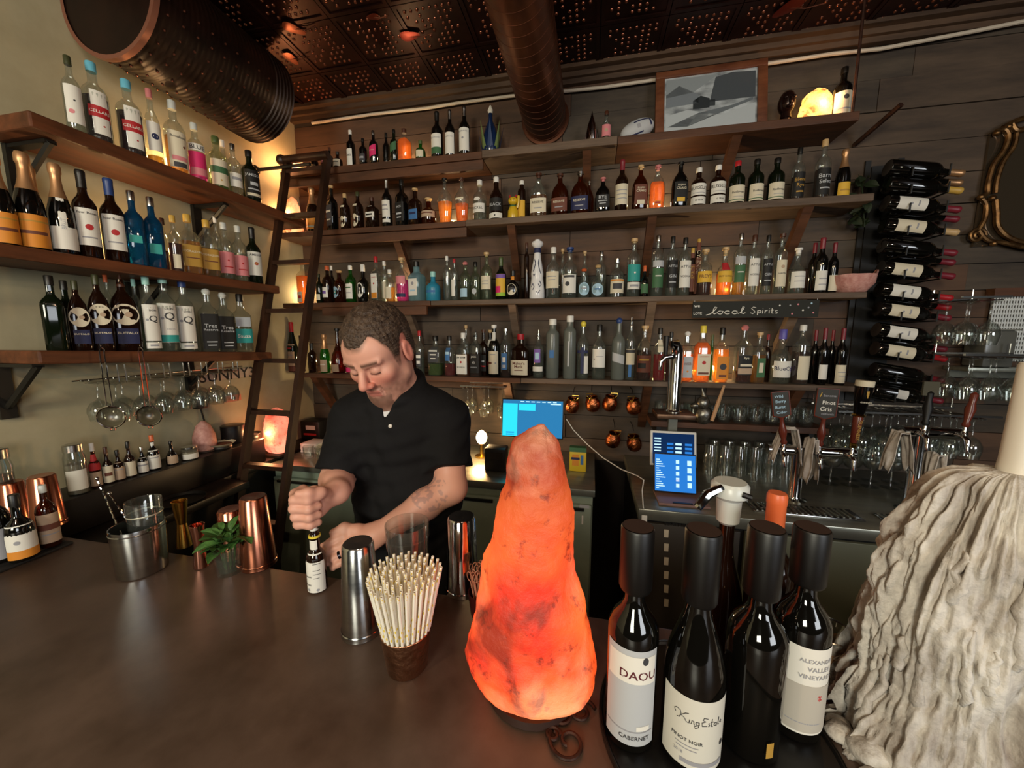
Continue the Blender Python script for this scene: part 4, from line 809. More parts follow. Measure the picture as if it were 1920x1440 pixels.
def rock(outline, n=56, m=70, amp=.006, freq=18, ry=.85, seed=0, low=.0):
    """outline: (z, left x, right x) rings from bottom to top -> rounded crystal with knobs and pits"""
    zs = [o[0] for o in outline]; v = []; f = []
    for j in range(m+1):
        z = zs[0]+(zs[-1]-zs[0])*(0.5-0.5*math.cos(math.pi*j/m)); a = np.interp(z, zs, [o[1] for o in outline]); b = np.interp(z, zs, [o[2] for o in outline])
        cx, hw = (a+b)/2, max((b-a)/2, .0005)
        for i in range(n):
            t = 2*math.pi*i/n; c, s = math.cos(t), math.sin(t); p = Vector((cx+hw*c, hw*s*ry, z))
            q = p*freq+Vector((seed, seed*2, 0)); d = mn.fractal(q, 1.0, 2.0, 5)*amp + mn.noise(p*freq*.35+Vector((seed, 0, 3)))*amp*1.6
            d *= min(1, hw/.02); v.append((p.x+c*d, p.y+s*d*ry, z+d*.3))
    for j in range(m):
        for i in range(n): i2 = (i+1) % n; f.append((j*n+i, j*n+i2, (j+1)*n+i2, (j+1)*n+i))
    f.append(tuple(range(n-1, -1, -1))); f.append(tuple(m*n+i for i in range(n)))
    return MB().add(v, f)
LY = .585
ol = []
for y, a, b in ((1310, 985, 1015), (1303, 930, 1075), (1290, 908, 1096), (1270, 893, 1108), (1232, 888, 1119), (1195, 873, 1120), (1150, 880, 1117), (1100, 893, 1105), (1060, 905, 1090), (1010, 918, 1071), (970, 930, 1072), (945, 937, 1077), (900, 945, 1066), (850, 952, 1061), (822, 962, 1050), (805, 985, 1035), (795, 1008, 1022)):
    p, q = onY(a, y, LY), onY(b, y, LY); ol.append((max(p.z, BZ+.012+.004*len(ol)), p.x, q.x))
lx = (ol[4][1]+ol[4][2])/2; zb = ol[0][0]; lamp = thing('salt_lamp', 'large glowing orange salt lamp standing on the bar', 'lamp', (lx, LY, BZ))
lh = ol[-1][0]-BZ
kx = .985
rock([(z-BZ, (a-lx)*kx, (b-lx)*kx) for z, a, b in ol], 120, 150, .0075, 15, .82, 3).build('crystal', saltmat('glowing_salt', '#d8230f', '#ff7630', '#7c3424', .86, .21, lh), lamp, sharp=180)
MB().lathe([(.075, 0), (.082, .004), (.08, .016)], 28).build('wooden_base', pm('#2c1810', .5), lamp)
def small_lamp(px, yb, yt, wpx, Y, label, strength=2.2, power=1.6, ax='Y', ztop=None, seed=1, col=('#ff7a3c', '#ffc080', '#e08a70'), zb=None, topf=.5):
    p = onY(px, yb, Y) if ax == 'Y' else onX(px, yb, Y); q = onY(px, yt, Y) if ax == 'Y' else onX(px, yt, Y)
    if zb is not None: p.z = zb
    h = q.z-p.z; R = wpx*dep(p)/FPX/2*.95
    t = thing('salt_lamp', label, 'lamp', p)
    ol = [(.0005, -.4*R, .4*R), (.05*h, -.8*R, .8*R), (.2*h, -R, R), (.5*h, -.95*R, .98*R), (.75*h, -.8*R, .72*R), (.92*h, -.5*R, .4*R), (h, -.1*R, .1*R)]
    rock(ol, 28, 30, R*.06, 60, .8, seed).build('crystal', saltmat('salt_%d' % seed, *col, strength, strength*topf, h), t, sharp=180)
    if power: point('salt_lamp_glow', (p.x+(.04 if ax == 'X' else 0), p.y-R*.8-.02, p.z+h*.5), power, WARM, .02)
    return t
small_lamp(563, 325, 303, 34, 2.24, 'tiny salt lamp glowing in the corner of the top shelf', 6, 2.6, zb=SH['s1']+.0005, seed=11)
small_lamp(551, 424, 369, 36, 2.235, 'small pink salt lamp in the corner of the second shelf', 1.2, 1.5, zb=SH['s2']+.0005, seed=12)
small_lamp(1531, 205, 166, 62, 2.25, 'glowing yellow dome lamp at the right end of the top shelf', 1.5, 1.2, zb=SH['s1']+.0005, seed=13, col=('#ffa83c', '#ffd27a', '#e0a060'), topf=1.0)
bx = onY(525, 848, 1.86); sbx = thing('wooden_plinth', 'thin dark wooden plinth under the pink salt lamp', 'plinth', (bx.x, 1.86, .9655))
MB().box(-.06, .05, -.06, .06, 0, max(.006, bx.z-.9655-.001), bev=.002).build('plinth_body', pm('#241812', .6), sbx); MB().box(-.05, .04, -.0615, -.0605, .001, .005).build('front_edge', pm('#3a2518', .5), sbx, smooth=False)
small_lamp(525, 848, 765, 60, 1.86, 'pink-orange salt lamp behind the ladder rungs', 1.0, 1.1, zb=max(bx.z, .9735), seed=14, col=('#ff5a40', '#ff9a78', '#e07a68'))
# votive candles tucked behind the bottles: what makes the spirits glow
def votive(px, py, shelf, name, power=1.7, Y=2.29, col=(1.0, .70, .36)):
    p = onY(px, py, Y); zb = SH[shelf]+.0005
    t = thing('votive_candle', 'small lit votive candle hidden behind %s' % name, 'candle', (p.x, Y, zb))
    MB().lathe([(.018, 0), (.022, .003), (.024, .05), (.022, .05), (.019, .012)], 14).build('cup', GL['w'], t)
    MB().lathe([(.018, .004), (.0185, .026)], 12).build('wax', pm('#f2d9a8', .5, emit=1.2, ecol='#ffb05a'), t)
    MB().lathe([(.0008, .027), (.0045, .034), (.0035, .044), (.0004, .056)], 8).build('flame', emat('candle_flame', '#ffc46a', 30), t)
    point('votive_light', (p.x, Y, zb+.05), power, col, .012)
for a in ((771, 270, 's1', 'the orange decanter on the top shelf'), (850, 395, 's2', 'the tapered decanters on the second shelf'), (1235, 380, 's2', 'the flat orange whiskey bottle'),
          (745, 540, 's3', 'the pink glowing bottle on the third shelf'), (425+150, 540, 's3', 'the orange bottle behind the ladder'), (1362, 540, 's3', 'the yellow-labelled squat bottle'),
          (640, 690, 's4', 'the amber bottle beside the bartender'), (1300, 700, 's4', 'the orange bottles on the fourth shelf'), (1345, 700, 's4', 'the bottle with the dark circle')): votive(*a)
# light behind the bottles of the upper left shelf and below it
for px, py, zz, nm in ((322, 300, ZA, 'the pink-labelled bottles of the upper left shelf'), (238, 430, ZB_, 'the blue bottles of the middle left shelf')):
    p = onX(px, py, -1.945); t = thing('votive_candle', 'small lit candle hidden behind %s' % nm, 'candle', (-1.945, p.y, zz+.0005))
    MB().lathe([(.018, 0), (.022, .003), (.024, .05), (.022, .05), (.019, .012)], 14).build('cup', GL['w'], t)
    MB().lathe([(.018, .004), (.0185, .026)], 12).build('wax', pm('#f2d9a8', .5, emit=1.2, ecol='#ffb05a'), t)
    MB().lathe([(.0008, .027), (.0045, .034), (.0035, .044), (.0004, .056)], 8).build('flame', emat('candle_flame', '#ffc46a', 30), t)
    point('votive_light', (-1.93, p.y, zz+.1), 1.6, (1.0, .62, .28), .012)
# bright lamp on the back counter beside the bartender, half hidden by a dark terminal
p = onY(903, 822, 2.12); tl = thing('table_lamp', 'bright small lamp on the back counter beside the bartender', 'lamp', (p.x, 2.12, .9505)); zl = p.z-.9505
MB().lathe([(.04, 0), (.04, .01), (.012, .018), (.01, zl-.04), (.02, zl-.03)], 16).build('lamp_base', BRASS, tl)
MB().lathe([(.012, zl-.03), (.026, zl-.02), (.034, zl+.005), (.028, zl+.03), (.01, zl+.048), (.001, zl+.052)], 18).build('bulb', emat('warm_bulb', '#ffe0a8', 22), tl)
point('table_lamp_light', (p.x+.01, 2.05, p.z+.02), 5.0, (1.0, .58, .25), .03)
p = onY(930, 890, 1.93); t = thing('payment_terminal', 'dark card terminal box in front of the bright lamp', 'terminal', (p.x, 1.93, .9505)); hh = onY(930, 838, 1.93).z-.9505
MB().box(-.055, .06, -.04, .05, 0, hh, bev=.006).build('terminal_body', BLACKP, t); MB().box(-.04, .045, -.0412, -.0402, hh*.55, hh*.85).build('terminal_slot', pm('#26211d', .4), t, smooth=False)
# ================================================================== foreground wine bottles
def near_bottle(px, yb, capy, kind, R, label, labels, glass='d', cap='sleeve', h=.30, group='open wine bottles on the bar', top='black', rz=0):
    p = onZ(px, yb, BZ); t = thing('wine_bottle', label, 'bottle', (p.x, p.y, BZ+.0105), rz, group)
    hh = onY(px, capy, p.y).z-BZ-.0105
    prof, ex, ry, cr, cz = KIND[kind]
    MB().lathe([(R*.4, .012)]+[(R*a, h*b) for a, b in prof], 40, None).build('glass', GL[glass], t, sharp=50)
    if cap == 'sleeve':
        MB().lathe([(.0215, h*.80), (.0235, h*.815), (.0235, hh-.003), (.022, hh), (.0, hh)], 28, cap=False).build('pour_cap', pm('#0a0807', .42, name='black_rubber'), t)
        MB().lathe([(.0, hh+.0008), (.021, hh+.0008)], 28, cap=False).build('cap_top', pm('#33211a', .7), t)
    else:
        fo = [(R*interp(prof, q)+.0009, h*q) for q in (cz, .85, .94)]+[(R*.42, h*.95), (R*.42, h*.985), (R*.36, h)]
        MB().lathe(fo, 24).build('capsule', CAPS[cap], t)
    for Lb in labels:
        z0, z1 = [q*h for q in Lb['z']]; w = Lb['w']*R
        lo = sticker(R, h, kind, -w, w, z0, z1, .0006, 24, 6).build('label', PAPER[Lb['c']], t)
        for mk in Lb['m']:
            zz = z0+(z1-z0)*mk[2]; ss = w*mk[1]
            if mk[0] == 't': wtext(R, h, kind, ss, zz, mk[3], w*2*mk[4], (z1-z0)*mk[6], .0012).build('lettering', PAPER[mk[5]], lo, smooth=False)
            elif mk[0] == 'd': disc(R, h, kind, ss, zz, mk[3]*R, .0012, mk[5]*R if len(mk) > 5 else None).build('emblem', PAPER[mk[4]], lo)
            elif mk[0] == 'b': sticker(R, h, kind, ss-w*mk[3], ss+w*mk[3], zz-mk[4]*(z1-z0)/2, zz+mk[4]*(z1-z0)/2, .0010, 24, 6).build('band', PAPER[mk[5]], lo)
            elif mk[0] == 's':
                mb = MB()
                for ln in mk[3]: mb.tube([wrap(R, h, kind, ss+x*w*mk[4], zz+y*w*mk[4], .0009) for x, y in ln], .00055, 4)
                mb.build('script', PAPER[mk[5]], lo)
    return t
def arc(cx, cy, rx, ry, a0, a1, n=10): return [(cx+rx*math.cos(math.radians(a0+(a1-a0)*i/n)), cy+ry*math.sin(math.radians(a0+(a1-a0)*i/n))) for i in range(n+1)]
KE = [[(-.95, .05), (-1.02, .2), (-.9, .33), (-.7, .3), (-.66, .1), (-.74, -.12), (-.86, -.18)], [(-.3, .36), (-.45, .3), (-.66, .06), (-.5, 0), (-.4, -.16), (-.28, -.18)],
      [(-.24, .04), (-.27, -.14), (-.2, -.17)], [(-.16, -.16), (-.14, .04), (-.06, .04), (-.04, -.14), (0, -.16)], arc(.12, -.05, .08, .09, 20, 360), [(.2, .04), (.17, -.25), (.02, -.36), (-.02, -.26), (.22, -.1)],
      [(.62, .3), (.42, .34), (.36, .22), (.5, .14)], [(.5, .14), (.32, .06), (.34, -.14), (.58, -.12)], [(.72, .04), (.64, .02), (.72, -.08), (.64, -.14)], [(.84, .28), (.8, -.14), (.88, -.14)], [(.76, .1), (.92, .1)],
      arc(1.02, -.05, .07, .09, 20, 360), [(1.1, .04), (1.1, -.15)], [(1.24, .28), (1.2, -.14), (1.28, -.14)], [(1.34, -.05), (1.46, 0), (1.4, .06), (1.33, -.06), (1.46, -.14)]]
XX = [[(-.3, .5), (.3, -.5)], [(.3, .5), (-.3, -.5)], [(-.45, .2), (.45, .2)], [(0, .6), (0, -.6)], [(-.4, -.2), (.4, -.2)], [(-.15, .5), (.4, -.4)]]
near_bottle(1178, 1378, 985, 'wine', .0365, 'dark wine bottle with narrow grey-white label, leftmost of the bar group', [dict(c='silver', z=(.05, .56), w=1.08, m=[
    ('b', 0, .80, .9, .28, 'white'), ('t', .25, .75, 'DAOU', .66, 'wine', .11), ('d', .48, .90, .12, 'dgrey', .17), ('b', 0, .15, .9, .012, 'grey'), ('b', .5, .19, .25, .05, 'white'), ('t', .2, .085, 'CABERNET', .56, 'dgrey', .05)])], rz=-.12)
near_bottle(1290, 1412, 990, 'burg', .0405, 'sloped dark wine bottle with cream script label, nearest of the bar group', [dict(c='ivory', z=(.04, .40), w=1.25, m=[
    ('s', -.08, .70, KE, .52, 'dgrey'), ('t', -.25, .40, 'PINOT NOIR', .4, 'dgrey', .06), ('b', -.25, .32, .3, .012, 'grey'), ('b', -.25, .27, .26, .012, 'grey'), ('t', -.45, .2, '2018', .12, 'grey', .05), ('b', .2, .09, .6, .06, 'grey'), ('d', .75, .36, .1, 'dgrey')])], rz=-.05)
near_bottle(1400, 1395, 985, 'wine', .039, 'black wine bottle showing no label, between the cream and white labels', [dict(c='gold', z=(.05, .13), w=.14, m=[])], rz=.35)
near_bottle(1482, 1362, 985, 'wine', .0365, 'dark wine bottle with white label of thin grey capitals, rightmost of the group', [dict(c='white', z=(.06, .53), w=1.1, m=[
    ('b', 0, .3, 1, .55, 'stone'), ('t', .3, .86, 'ALEXANDER', .62, 'grey', .07), ('t', .35, .77, 'VALLEY', .42, 'grey', .07), ('t', .3, .68, 'VINEYARDS', .62, 'grey', .07), ('s', .45, .44, XX, .2, 'red'), ('b', 0, .13, .6, .012, 'grey')])], rz=-.1)
near_bottle(1424, 1274, 925, 'wine', .0365, 'slim wine bottle with pink-orange capsule standing behind the black one', [], cap='orange', h=.345, glass='db')
tr = onZ(1330, 1385, BZ); tray = thing('bar_tray', 'round black tray under the wine bottles', 'tray', (tr.x+.005, tr.y+.005, BZ))
MB().lathe([(.0, .0005), (.165, .0005), (.172, .004), (.172, .012), (.168, .012), (.165, .008), (.0, .008)], 48, cap=False).build('tray_body', pm('#0d0b0a', .4, name='black_tray'), tray)
MB().lathe([(.1695, .0121), (.1705, .0140), (.1715, .0121)], 48, cap=False).build('rim', pm('#1c1815', .35), tray)
# wrought iron scroll stand between lamp and bottles
st = onZ(1062, 1372, BZ); sc_ = thing('iron_scroll_stand', 'small rusty wrought iron scroll ornament beside the salt lamp', 'stand', (st.x, st.y, BZ+.0045))
def spiral(cx, cy, r0, r1, a0, turns, n=26):
    return [(cx+(r0+(r1-r0)*i/n)*math.cos(math.radians(a0)+2*math.pi*turns*i/n), cy+(r0+(r1-r0)*i/n)*math.sin(math.radians(a0)+2*math.pi*turns*i/n), 0) for i in range(n+1)]
for c, r, a, tn in (((-.012, .02), .026, 200, -1.3), ((.022, .034), .024, 20, 1.3), ((.004, -.018), .03, 160, 1.25), ((-.02, -.012), .012, 0, 1.2)):
    MB().tube(spiral(c[0], c[1], r, .005, a, tn), .0032, 7).build('scroll', IRON, sc_)
# ================================================================== straws, shakers and tools on the bar
cp = onZ(764, 1246, BZ); cup = thing('straw_cup', 'hammered copper cup full of paper straws', 'cup', (cp.x, cp.y, BZ+.0003))
ch = .077; c0, c1 = .036, .0455
HC2 = noisy('hammered_brown_metal', '#b08468', '#c89c80', (60, 60, 60), (0.22, 0.36), metal=1.0, bump=.7, bscale=90, bdist=.004)
MB().lathe([(.0, .003), (c0-.002, .003), (c1-.0025, ch), (c1, ch+.001), (c1+.001, ch), (c0+.001, .002), (c0, 0), (.0, 0)], 36, cap=False).build('cup_body', HC2, cup)
m = bpy.data.materials.new('dotted_paper_straw'); t_, n, l = nt(m); b = n['Principled BSDF']; tc = n.new('ShaderNodeTexCoord')
mp = n.new('ShaderNodeMapping'); mp.inputs['Scale'].default_value = (220, 220, 90); l.new(tc.outputs['Object'], mp.inputs[0])
vo = n.new('ShaderNodeTexVoronoi'); vo.inputs['Scale'].default_value = 1; l.new(mp.outputs[0], vo.inputs['Vector'])
r = n.new('ShaderNodeValToRGB'); e = r.color_ramp.elements; e[0].position = .27; e[0].color = (*lin('#e6c94a'), 1); e[1].position = .31; e[1].color = (*lin('#efe9da'), 1)
l.new(vo.outputs['Distance'], r.inputs[0]); l.new(r.outputs[0], b.inputs['Base Color']); b.inputs['Roughness'].default_value = .7
STRAW = m
sl = .188
sm = MB().lathe([(.0027, 0), (.0027, sl), (.0021, sl), (.0021, .0)], 8, cap=False).mesh('straw'); sm.materials.append(STRAW)
pts = []
for i in range(6):
    k = 1 if i == 0 else 6*i
    for j in range(k): a = 2*math.pi*j/k+i*.3; pts.append((i/5.0, a))
for rr, a in pts:
    o = link('paper_straw', sm, None); rb = rr*(c0-.0075); rt = rr*.0620+.002*math.sin(a*3)
    bot = Vector((rb*math.cos(a), rb*math.sin(a), .0045)); top = Vector((rt*math.cos(a)+.0, rt*math.sin(a), sl*.93+random.uniform(-.014, .004)-.012*math.sin(a)))
    d = (top-bot).normalized(); o.rotation_euler = d.to_track_quat('Z', 'Y').to_euler(); o.location = Vector(cup.location)+bot
    if rr > .6 and -.6 < a % (2*math.pi)-math.pi*.4 < .1: o.location.z -= .0
    tag(o, 'white paper straw with yellow dots fanning out of the copper cup', 'straw', 'paper straws in the copper cup')
def tin(name, px, yb, yt, rb, rt, mat, label, cat='shaker', zb=None, closed=True, rim=True, at=None):
    p = onZ(px, yb, BZ if zb is None else zb) if at is None else at; h = onY(px, yt, p.y).z-p.z
    t = thing(name, label, cat, p+Vector((0, 0, .0003)))
    if closed: pr = [(rb, 0), (rb+.001, .002), (rb, .006), (rt, h-.004), (rt-.003, h), (0, h-.001)]
    else: pr = [(0, .002), (rb-.002, .002), (rt-.0015, h), (rt, h+.0008), (rt+.0005, h-.001), (rb, .0), (0, 0)]
    MB().lathe(pr, 36, cap=False).build('tin_body', mat, t)
    if rim: MB().lathe([(rb+.0002, .010), (rb+.0014, .012), (rb+.0002, .014)] if closed else [(rt+.0002, h-.006), (rt+.0012, h-.004), (rt+.0002, h-.002)], 36, cap=False).build('rim', mat, t)
    return t
tin('shaker_tin', 680, 1180, 1018, .0415, .031, STEEL, 'tall upturned steel shaker tin beside the straw cup')
tin('shaker_tin', 486, 1058, 932, .042, .031, COPPER, 'upturned copper shaker behind the mint', at=onZ(486, 1058, BZ))
tin('shaker_tin', 440, 1040, 955, .036, .030, COPPER, 'shorter copper shaker between mint and jigger')
tin('shaker_tin', 93, 985, 893, .040, .031, COPPER, 'upturned copper shaker behind the left bottles')
tin('shaker_tin', 33, 985, 905, .036, .029, COPPER, 'copper shaker at the left edge behind the dark bottle')
tin('shaker_tin', 868, 1100, 968, .040, .033, CHROME, 'polished steel shaker just left of the salt lamp', at=onZ(868, 1105, BZ))
# picks in a dark cup
pc = onZ(905, 1150, BZ); t = thing('pick_cup', 'dark red cup holding knotted cocktail picks', 'cup', pc)
MB().lathe([(0, .002), (.024, .002), (.030, .055), (.032, .055), (.026, 0), (0, 0)], 28, cap=False).build('cup_body', pm('#3a1210', .3, name='dark_red_cup'), t)
pk = MB().tube([(0, 0, 0), (0, 0, .085)]+[(math.sin(a)*.006, 0, .097-math.cos(a)*.012) for a in np.linspace(.5, 5.8, 9)], .0011, 5).mesh('pick'); pk.materials.append(pm('#b8846a', .5, name='bamboo'))
for i in range(34):
    a = i*2.4; rr = .022*math.sqrt((i+.5)/34); o = link('cocktail_pick', pk, None); o.location = pc+Vector((rr*.6*math.cos(a), rr*.6*math.sin(a), .003))
    d = Vector((rr*math.cos(a)*.6, rr*math.sin(a)*.6, .075)); o.rotation_euler = (d.to_track_quat('Z', 'Y') @ Matrix.Rotation(a, 3, 'Z').to_quaternion()).to_euler()
    tag(o, 'knotted bamboo cocktail pick in the dark red cup', 'pick', 'bamboo picks in the cup')
# ice bucket tin with mixing glass and spoons
ib = onZ(269, 1068, BZ); hb = onY(269, 985, ib.y).z-BZ; t = thing('mixing_tin', 'large steel bar tin holding a mixing glass and spoons', 'tin', ib)
MB().lathe([(0, .003), (.0485, .003), (.0525, hb), (.0545, hb+.001), (.055, hb-.002), (.0510, .002), (.049, 0), (0, 0)], 40, cap=False).build('tin_body', STEEL, t)
MB().lathe([(.0546, hb-.012), (.0560, hb-.010), (.0548, hb-.008)], 40, cap=False).build('rim', STEEL, t)
mg = thing('mixing_glass', 'clear mixing glass standing in the steel bar tin', 'glass', ib+Vector((.012, .012, .0035)))
MB().lathe([(0, .006), (.030, .006), (.0345, .185), (.0365, .188), (.037, .185), (.033, 0), (0, 0)], 32, cap=False).build('glass_body', GL['w'], mg)
MB().lathe([(.0365, .150), (.0372, .152), (.0366, .154)], 32, cap=False).build('band', pm('#c9c4b0', .3, .5), mg)
for a, ln, off, nm in ((.0, .0, (-.02, .0), 'twisted steel bar spoon leaning left out of the tin'), (0, 0, (-.012, .018), 'shorter twisted bar spoon in the steel tin')):
    tip = onY(182, 897, ib.y+.01) if off[1] == 0 else onY(205, 925, ib.y+.03); b0 = ib+Vector((.01 if off[1] == 0 else -.02, -.02 if off[1] == 0 else .035, .012)); o = thing('bar_spoon', nm, 'spoon', b0)
    tip = Vector(tip)-b0; k = 60; mb = MB()
    mb.tube([tip*(i/k)+Vector((math.cos(i*1.6)*.0009, math.sin(i*1.6)*.0009, 0)) for i in range(k+1)], .0019, 5); mb.build('handle', CHROME, o)
    MB().ball(tuple(tip), .005, 10, 8).build('knob', CHROME, o)
def jigger(px, yb, yt, mat, label, r=.021):
    p = onZ(px, yb, BZ); h = onY(px, yt, p.y).z-BZ; t = thing('jigger', label, 'jigger', p+Vector((0, 0, .0003)))
    MB().lathe([(0, h*.4), (.010, h*.42), (r*.86, .001), (r*.95, 0), (r, .001), (.0115, h*.5)], 28, cap=False).build('lower_cup', mat, t)
    MB().lathe([(.0115, h*.5), (r, h-.001), (r*.95, h), (r*.86, h-.001), (.010, h*.58), (0, h*.6)], 28, cap=False).build('upper_cup', mat, t)
jigger(346, 1024, 940, BRASS, 'tall gold jigger behind the steel tin', .019)
jigger(378, 1062, 985, pm('#d89a86', .15, 1.0, name='rose_copper'), 'rose copper jigger beside the mint', .017)
# mint in a glass
mtp = onZ(432, 1072, BZ); t = thing('mint_glass', 'small clear glass on the bar holding fresh mint', 'glass', mtp+Vector((0, 0, .0003)))
MB().lathe([(0, .008), (.024, .008), (.030, .07), (.0325, .07), (.0275, 0), (0, 0)], 28, cap=False).build('glass_body', GL['w'], t)
MB().lathe([(0, .009), (.0235, .009), (.0265, .04), (0, .04)], 20, cap=False).build('water', clearmat('water', '#dfe6df', .02, .05, '#9fb0a0'), t)
MINT = noisy('mint_leaf', '#274a20', '#527c3a', (60, 60, 60), (0.4, 0.55), bump=.3, bscale=200, bdist=.002)
mint = thing('mint_bunch', 'bunch of fresh green mint in the small glass', 'herb', mtp+Vector((0, 0, .012)))
def leaf(L_, w):
    v = []; f = []; n_ = 7
    for i in range(n_):
        u = i/(n_-1); ww = w*math.sin(math.pi*min(1, u*.92+.06))**.8; z = -.35*L_*u*u+.12*L_*u
        for s in (-1, -.5, 0, .5, 1): v.append((s*ww, u*L_, z+abs(s)*ww*.35+(.0012 if i % 2 else 0)*abs(s)))
    for i in range(n_-1):
        for j in range(4): f.append((i*5+j, i*5+j+1, (i+1)*5+j+1, (i+1)*5+j))
    return MB().add(v, f).mesh('leaf')
lf = leaf(.044, .013); lf.materials.append(MINT)
for s in range(7):
    a = s*2*math.pi/7+.3; tipd = Vector((math.cos(a)*.030, math.sin(a)*.030, .085+random.uniform(-.01, .015)))
    MB().tube([(math.cos(a)*.01, math.sin(a)*.01, 0), tipd*.6+Vector((0, 0, .012)), tipd], .0013, 5).build('stem', MINT, mint)
    for q in range(6):
        o = link('leaf', lf, None, mint, tipd*(.62+.065*q)+Vector((0, 0, .004)))
        o.rotation_euler = (random.uniform(-.1, .9), random.uniform(-.3, .3), a-math.pi/2+(-1)**q*random.uniform(.3, 1.3)); k = random.uniform(.85, 1.3); o.scale = (k, k, k)
# bitters bottle under the bartender's hands
BT = onZ(597, 1103, BZ); bit = thing('bitters_bottle', 'paper-wrapped bitters bottle held by the bartender', 'bottle', BT+Vector((0, 0, .0003)), .1)
BH = onY(592, 985, BT.y).z-BZ
KIND['bit'] = ([(.93, 0), (1, .012), (1, .50), (.96, .55), (.6, .62), (.50, .65), (.49, .8), (.52, .81), (.52, .86), (.46, .87), (.46, .93)], 2, 1, .3, .9)
BR = .0215
MB().lathe([(BR*.4, .001)]+[(BR*a, BH*b) for a, b in KIND['bit'][0]], 32).build('glass', GL['db'], bit, sharp=50)
lb = sticker(BR, BH, 'bit', -BR*1.5, BR*1.5, BH*.02, BH*.60, .0012, 24, 4).build('paper_wrap', PAPER['white'], bit)
for zz, w_ in ((.52, .6), (.46, .8), (.36, .7), (.3, .8), (.24, .6)): sticker(BR, BH, 'bit', BR*.2, BR*.2+BR*w_, BH*zz, BH*(zz+.008), .0016, 10, 1).build('print_line', PAPER['dgrey'], lb)
wtext(BR, BH, 'bit', -BR*.5, BH*.27, 'aromatic', BR*1.1, None, .0016).build('lettering', PAPER['dgrey'], lb, smooth=False); wtext(BR, BH, 'bit', -BR*.5, BH*.14, 'BITTERS', BR*.9, None, .0016).build('lettering', PAPER['dgrey'], lb, smooth=False)
for s_ in (-.2, .3): disc(BR, BH, 'bit', BR*s_*2, BH*.06, BR*.16, .0016).build('seal', PAPER['grey'], lb)
sticker(BR, BH, 'bit', -BR*.5, BR*.5, BH*.65, BH*.79, .0009, 10, 2).build('neck_label', PAPER['white'], bit)
MB().lathe([(BR*.5, BH*.82), (BR*.64, BH*.825), (BR*.64, BH*.85), (BR*.5, BH*.855)], 24, cap=False).build('yellow_collar', CAPS['yellow'], bit)
MB().lathe([(BR*.44, BH*.93), (BR*.3, BH*.96), (BR*.26, BH*1.02), (.0045, BH*1.03), (.0045, BH*1.22)], 16).build('dasher', PAPER['white'], bit)
# ================================================================== bottles on the bar at the far left, on a dark mat
mat_o = thing('bar_mat', 'black ribbed rubber mat under the bottles at the left', 'mat', (-1.6, .55, BZ))
MB().box(-.38, .10, -.14, .20, .0003, .008, bev=.002).build('mat_base', pm('#0e0c0b', .7), mat_o)
for i in range(16): MB().box(-.37+i*.029, -.358+i*.029, -.135, .195, .0081, .011).build('rib', pm('#14110f', .65), mat_o, smooth=False)
def barb(px, yb, yt, w, kind, glass, cap, labels, label, cs=None, zb=BZ+.0115, liq=None):
    p = onZ(px, yb, zb); R = w*dep(p)/FPX/2*dep(p)/math.hypot(p.x, p.y); h = onY(px, yt, p.y).z-zb
    t = thing('liquor_bottle', label, 'bottle', p+Vector((0, 0, .0004)), math.atan2(p.x, p.y)*-1+.1+math.pi*0, 'bottles at the left end of the bar')
    return make_bottle(t, h, R, kind, glass, liq, cap, labels, capstyle=cs)
barb(46, 1046, 930, 60, 'squat', 'd', 'black', [L('white', (.05, .55), 1.3, Bn(.12, .25, 'orange'), Dd(-.3, .5, .2, 'grey'))], 'dark squat bottle with white and orange label at bar left')
barb(97, 1022, 912, 42, 'round', 'a', 'clear', [L('beige', (.08, .55), 1.2, Bn(.55, .2, 'brown'), Bn(.3, .04, 'grey', 0, .7))], 'slim amber bottle with beige label at bar left')
barb(4, 1050, 915, 60, 'round', 'd', 'brown', [L('grey', (.05, .45), 1.2)], 'dark bottle cut by the left picture edge')

p = onZ(797, 1092, BZ); t = thing('mixing_glass', 'dim clear mixing glass behind the straw cup', 'glass', (p.x, min(p.y, .725), BZ+.0003)); hh = onY(797, 985, t.location.y).z-BZ
MB().lathe([(0, .008), (.036, .008), (.046, hh), (.048, hh+.001), (.0485, hh-.002), (.039, .0), (0, 0)], 30, cap=False).build('glass_body', GL['w'], t); MB().lathe([(.0486, hh-.03), (.0492, hh-.028), (.0487, hh-.026)], 30, cap=False).build('band', GL['c'], t)
# clutter on the back counter behind the ladder
def bcp(px, py, Y, z=.9505): q = onY(px, py, Y); return Vector((q.x, Y, z))
p = bcp(592, 800, 2.24, .966); t = thing('receipt_printer', 'black receipt printer with white paper behind the ladder', 'printer', p); MB().box(-.075, .075, -.06, .07, 0, .13, bev=.008).build('printer_body', BLACKP, t); MB().box(-.03, .045, -.0612, -.0602, .07, .10).build('paper_slot', PAPER['white'], t, smooth=False); MB().box(-.05, .05, -.0606, -.0601, .03, .045).build('button_strip', PAPER['red'], t, smooth=False)
p = bcp(592, 850, 2.02); t = thing('napkin_stack', 'stack of white napkins on the back counter behind the ladder', 'napkins', p)
for i in range(5): MB().box(-.06+.002*(i % 2), .06+.002*(i % 2), -.06, .06, i*.012, i*.012+.0115, bev=.003).build('napkin', PAPER['white'], t)
for i in range(3):
    p = bcp(580+i*22, 868, 1.88); o = link('rocks_glass', bpy.data.meshes.get('rocks_small') or MB().lathe([(0, 0), (.026, 0), (.029, .004), (.031, .075), (.0295, .075), (.026, .014), (0, .012)], 16, cap=False).mesh('rocks_small'), GL['w']); o.location = p; tag(o, 'small tumbler on the back counter behind the ladder', 'glass', 'tumblers behind the ladder')
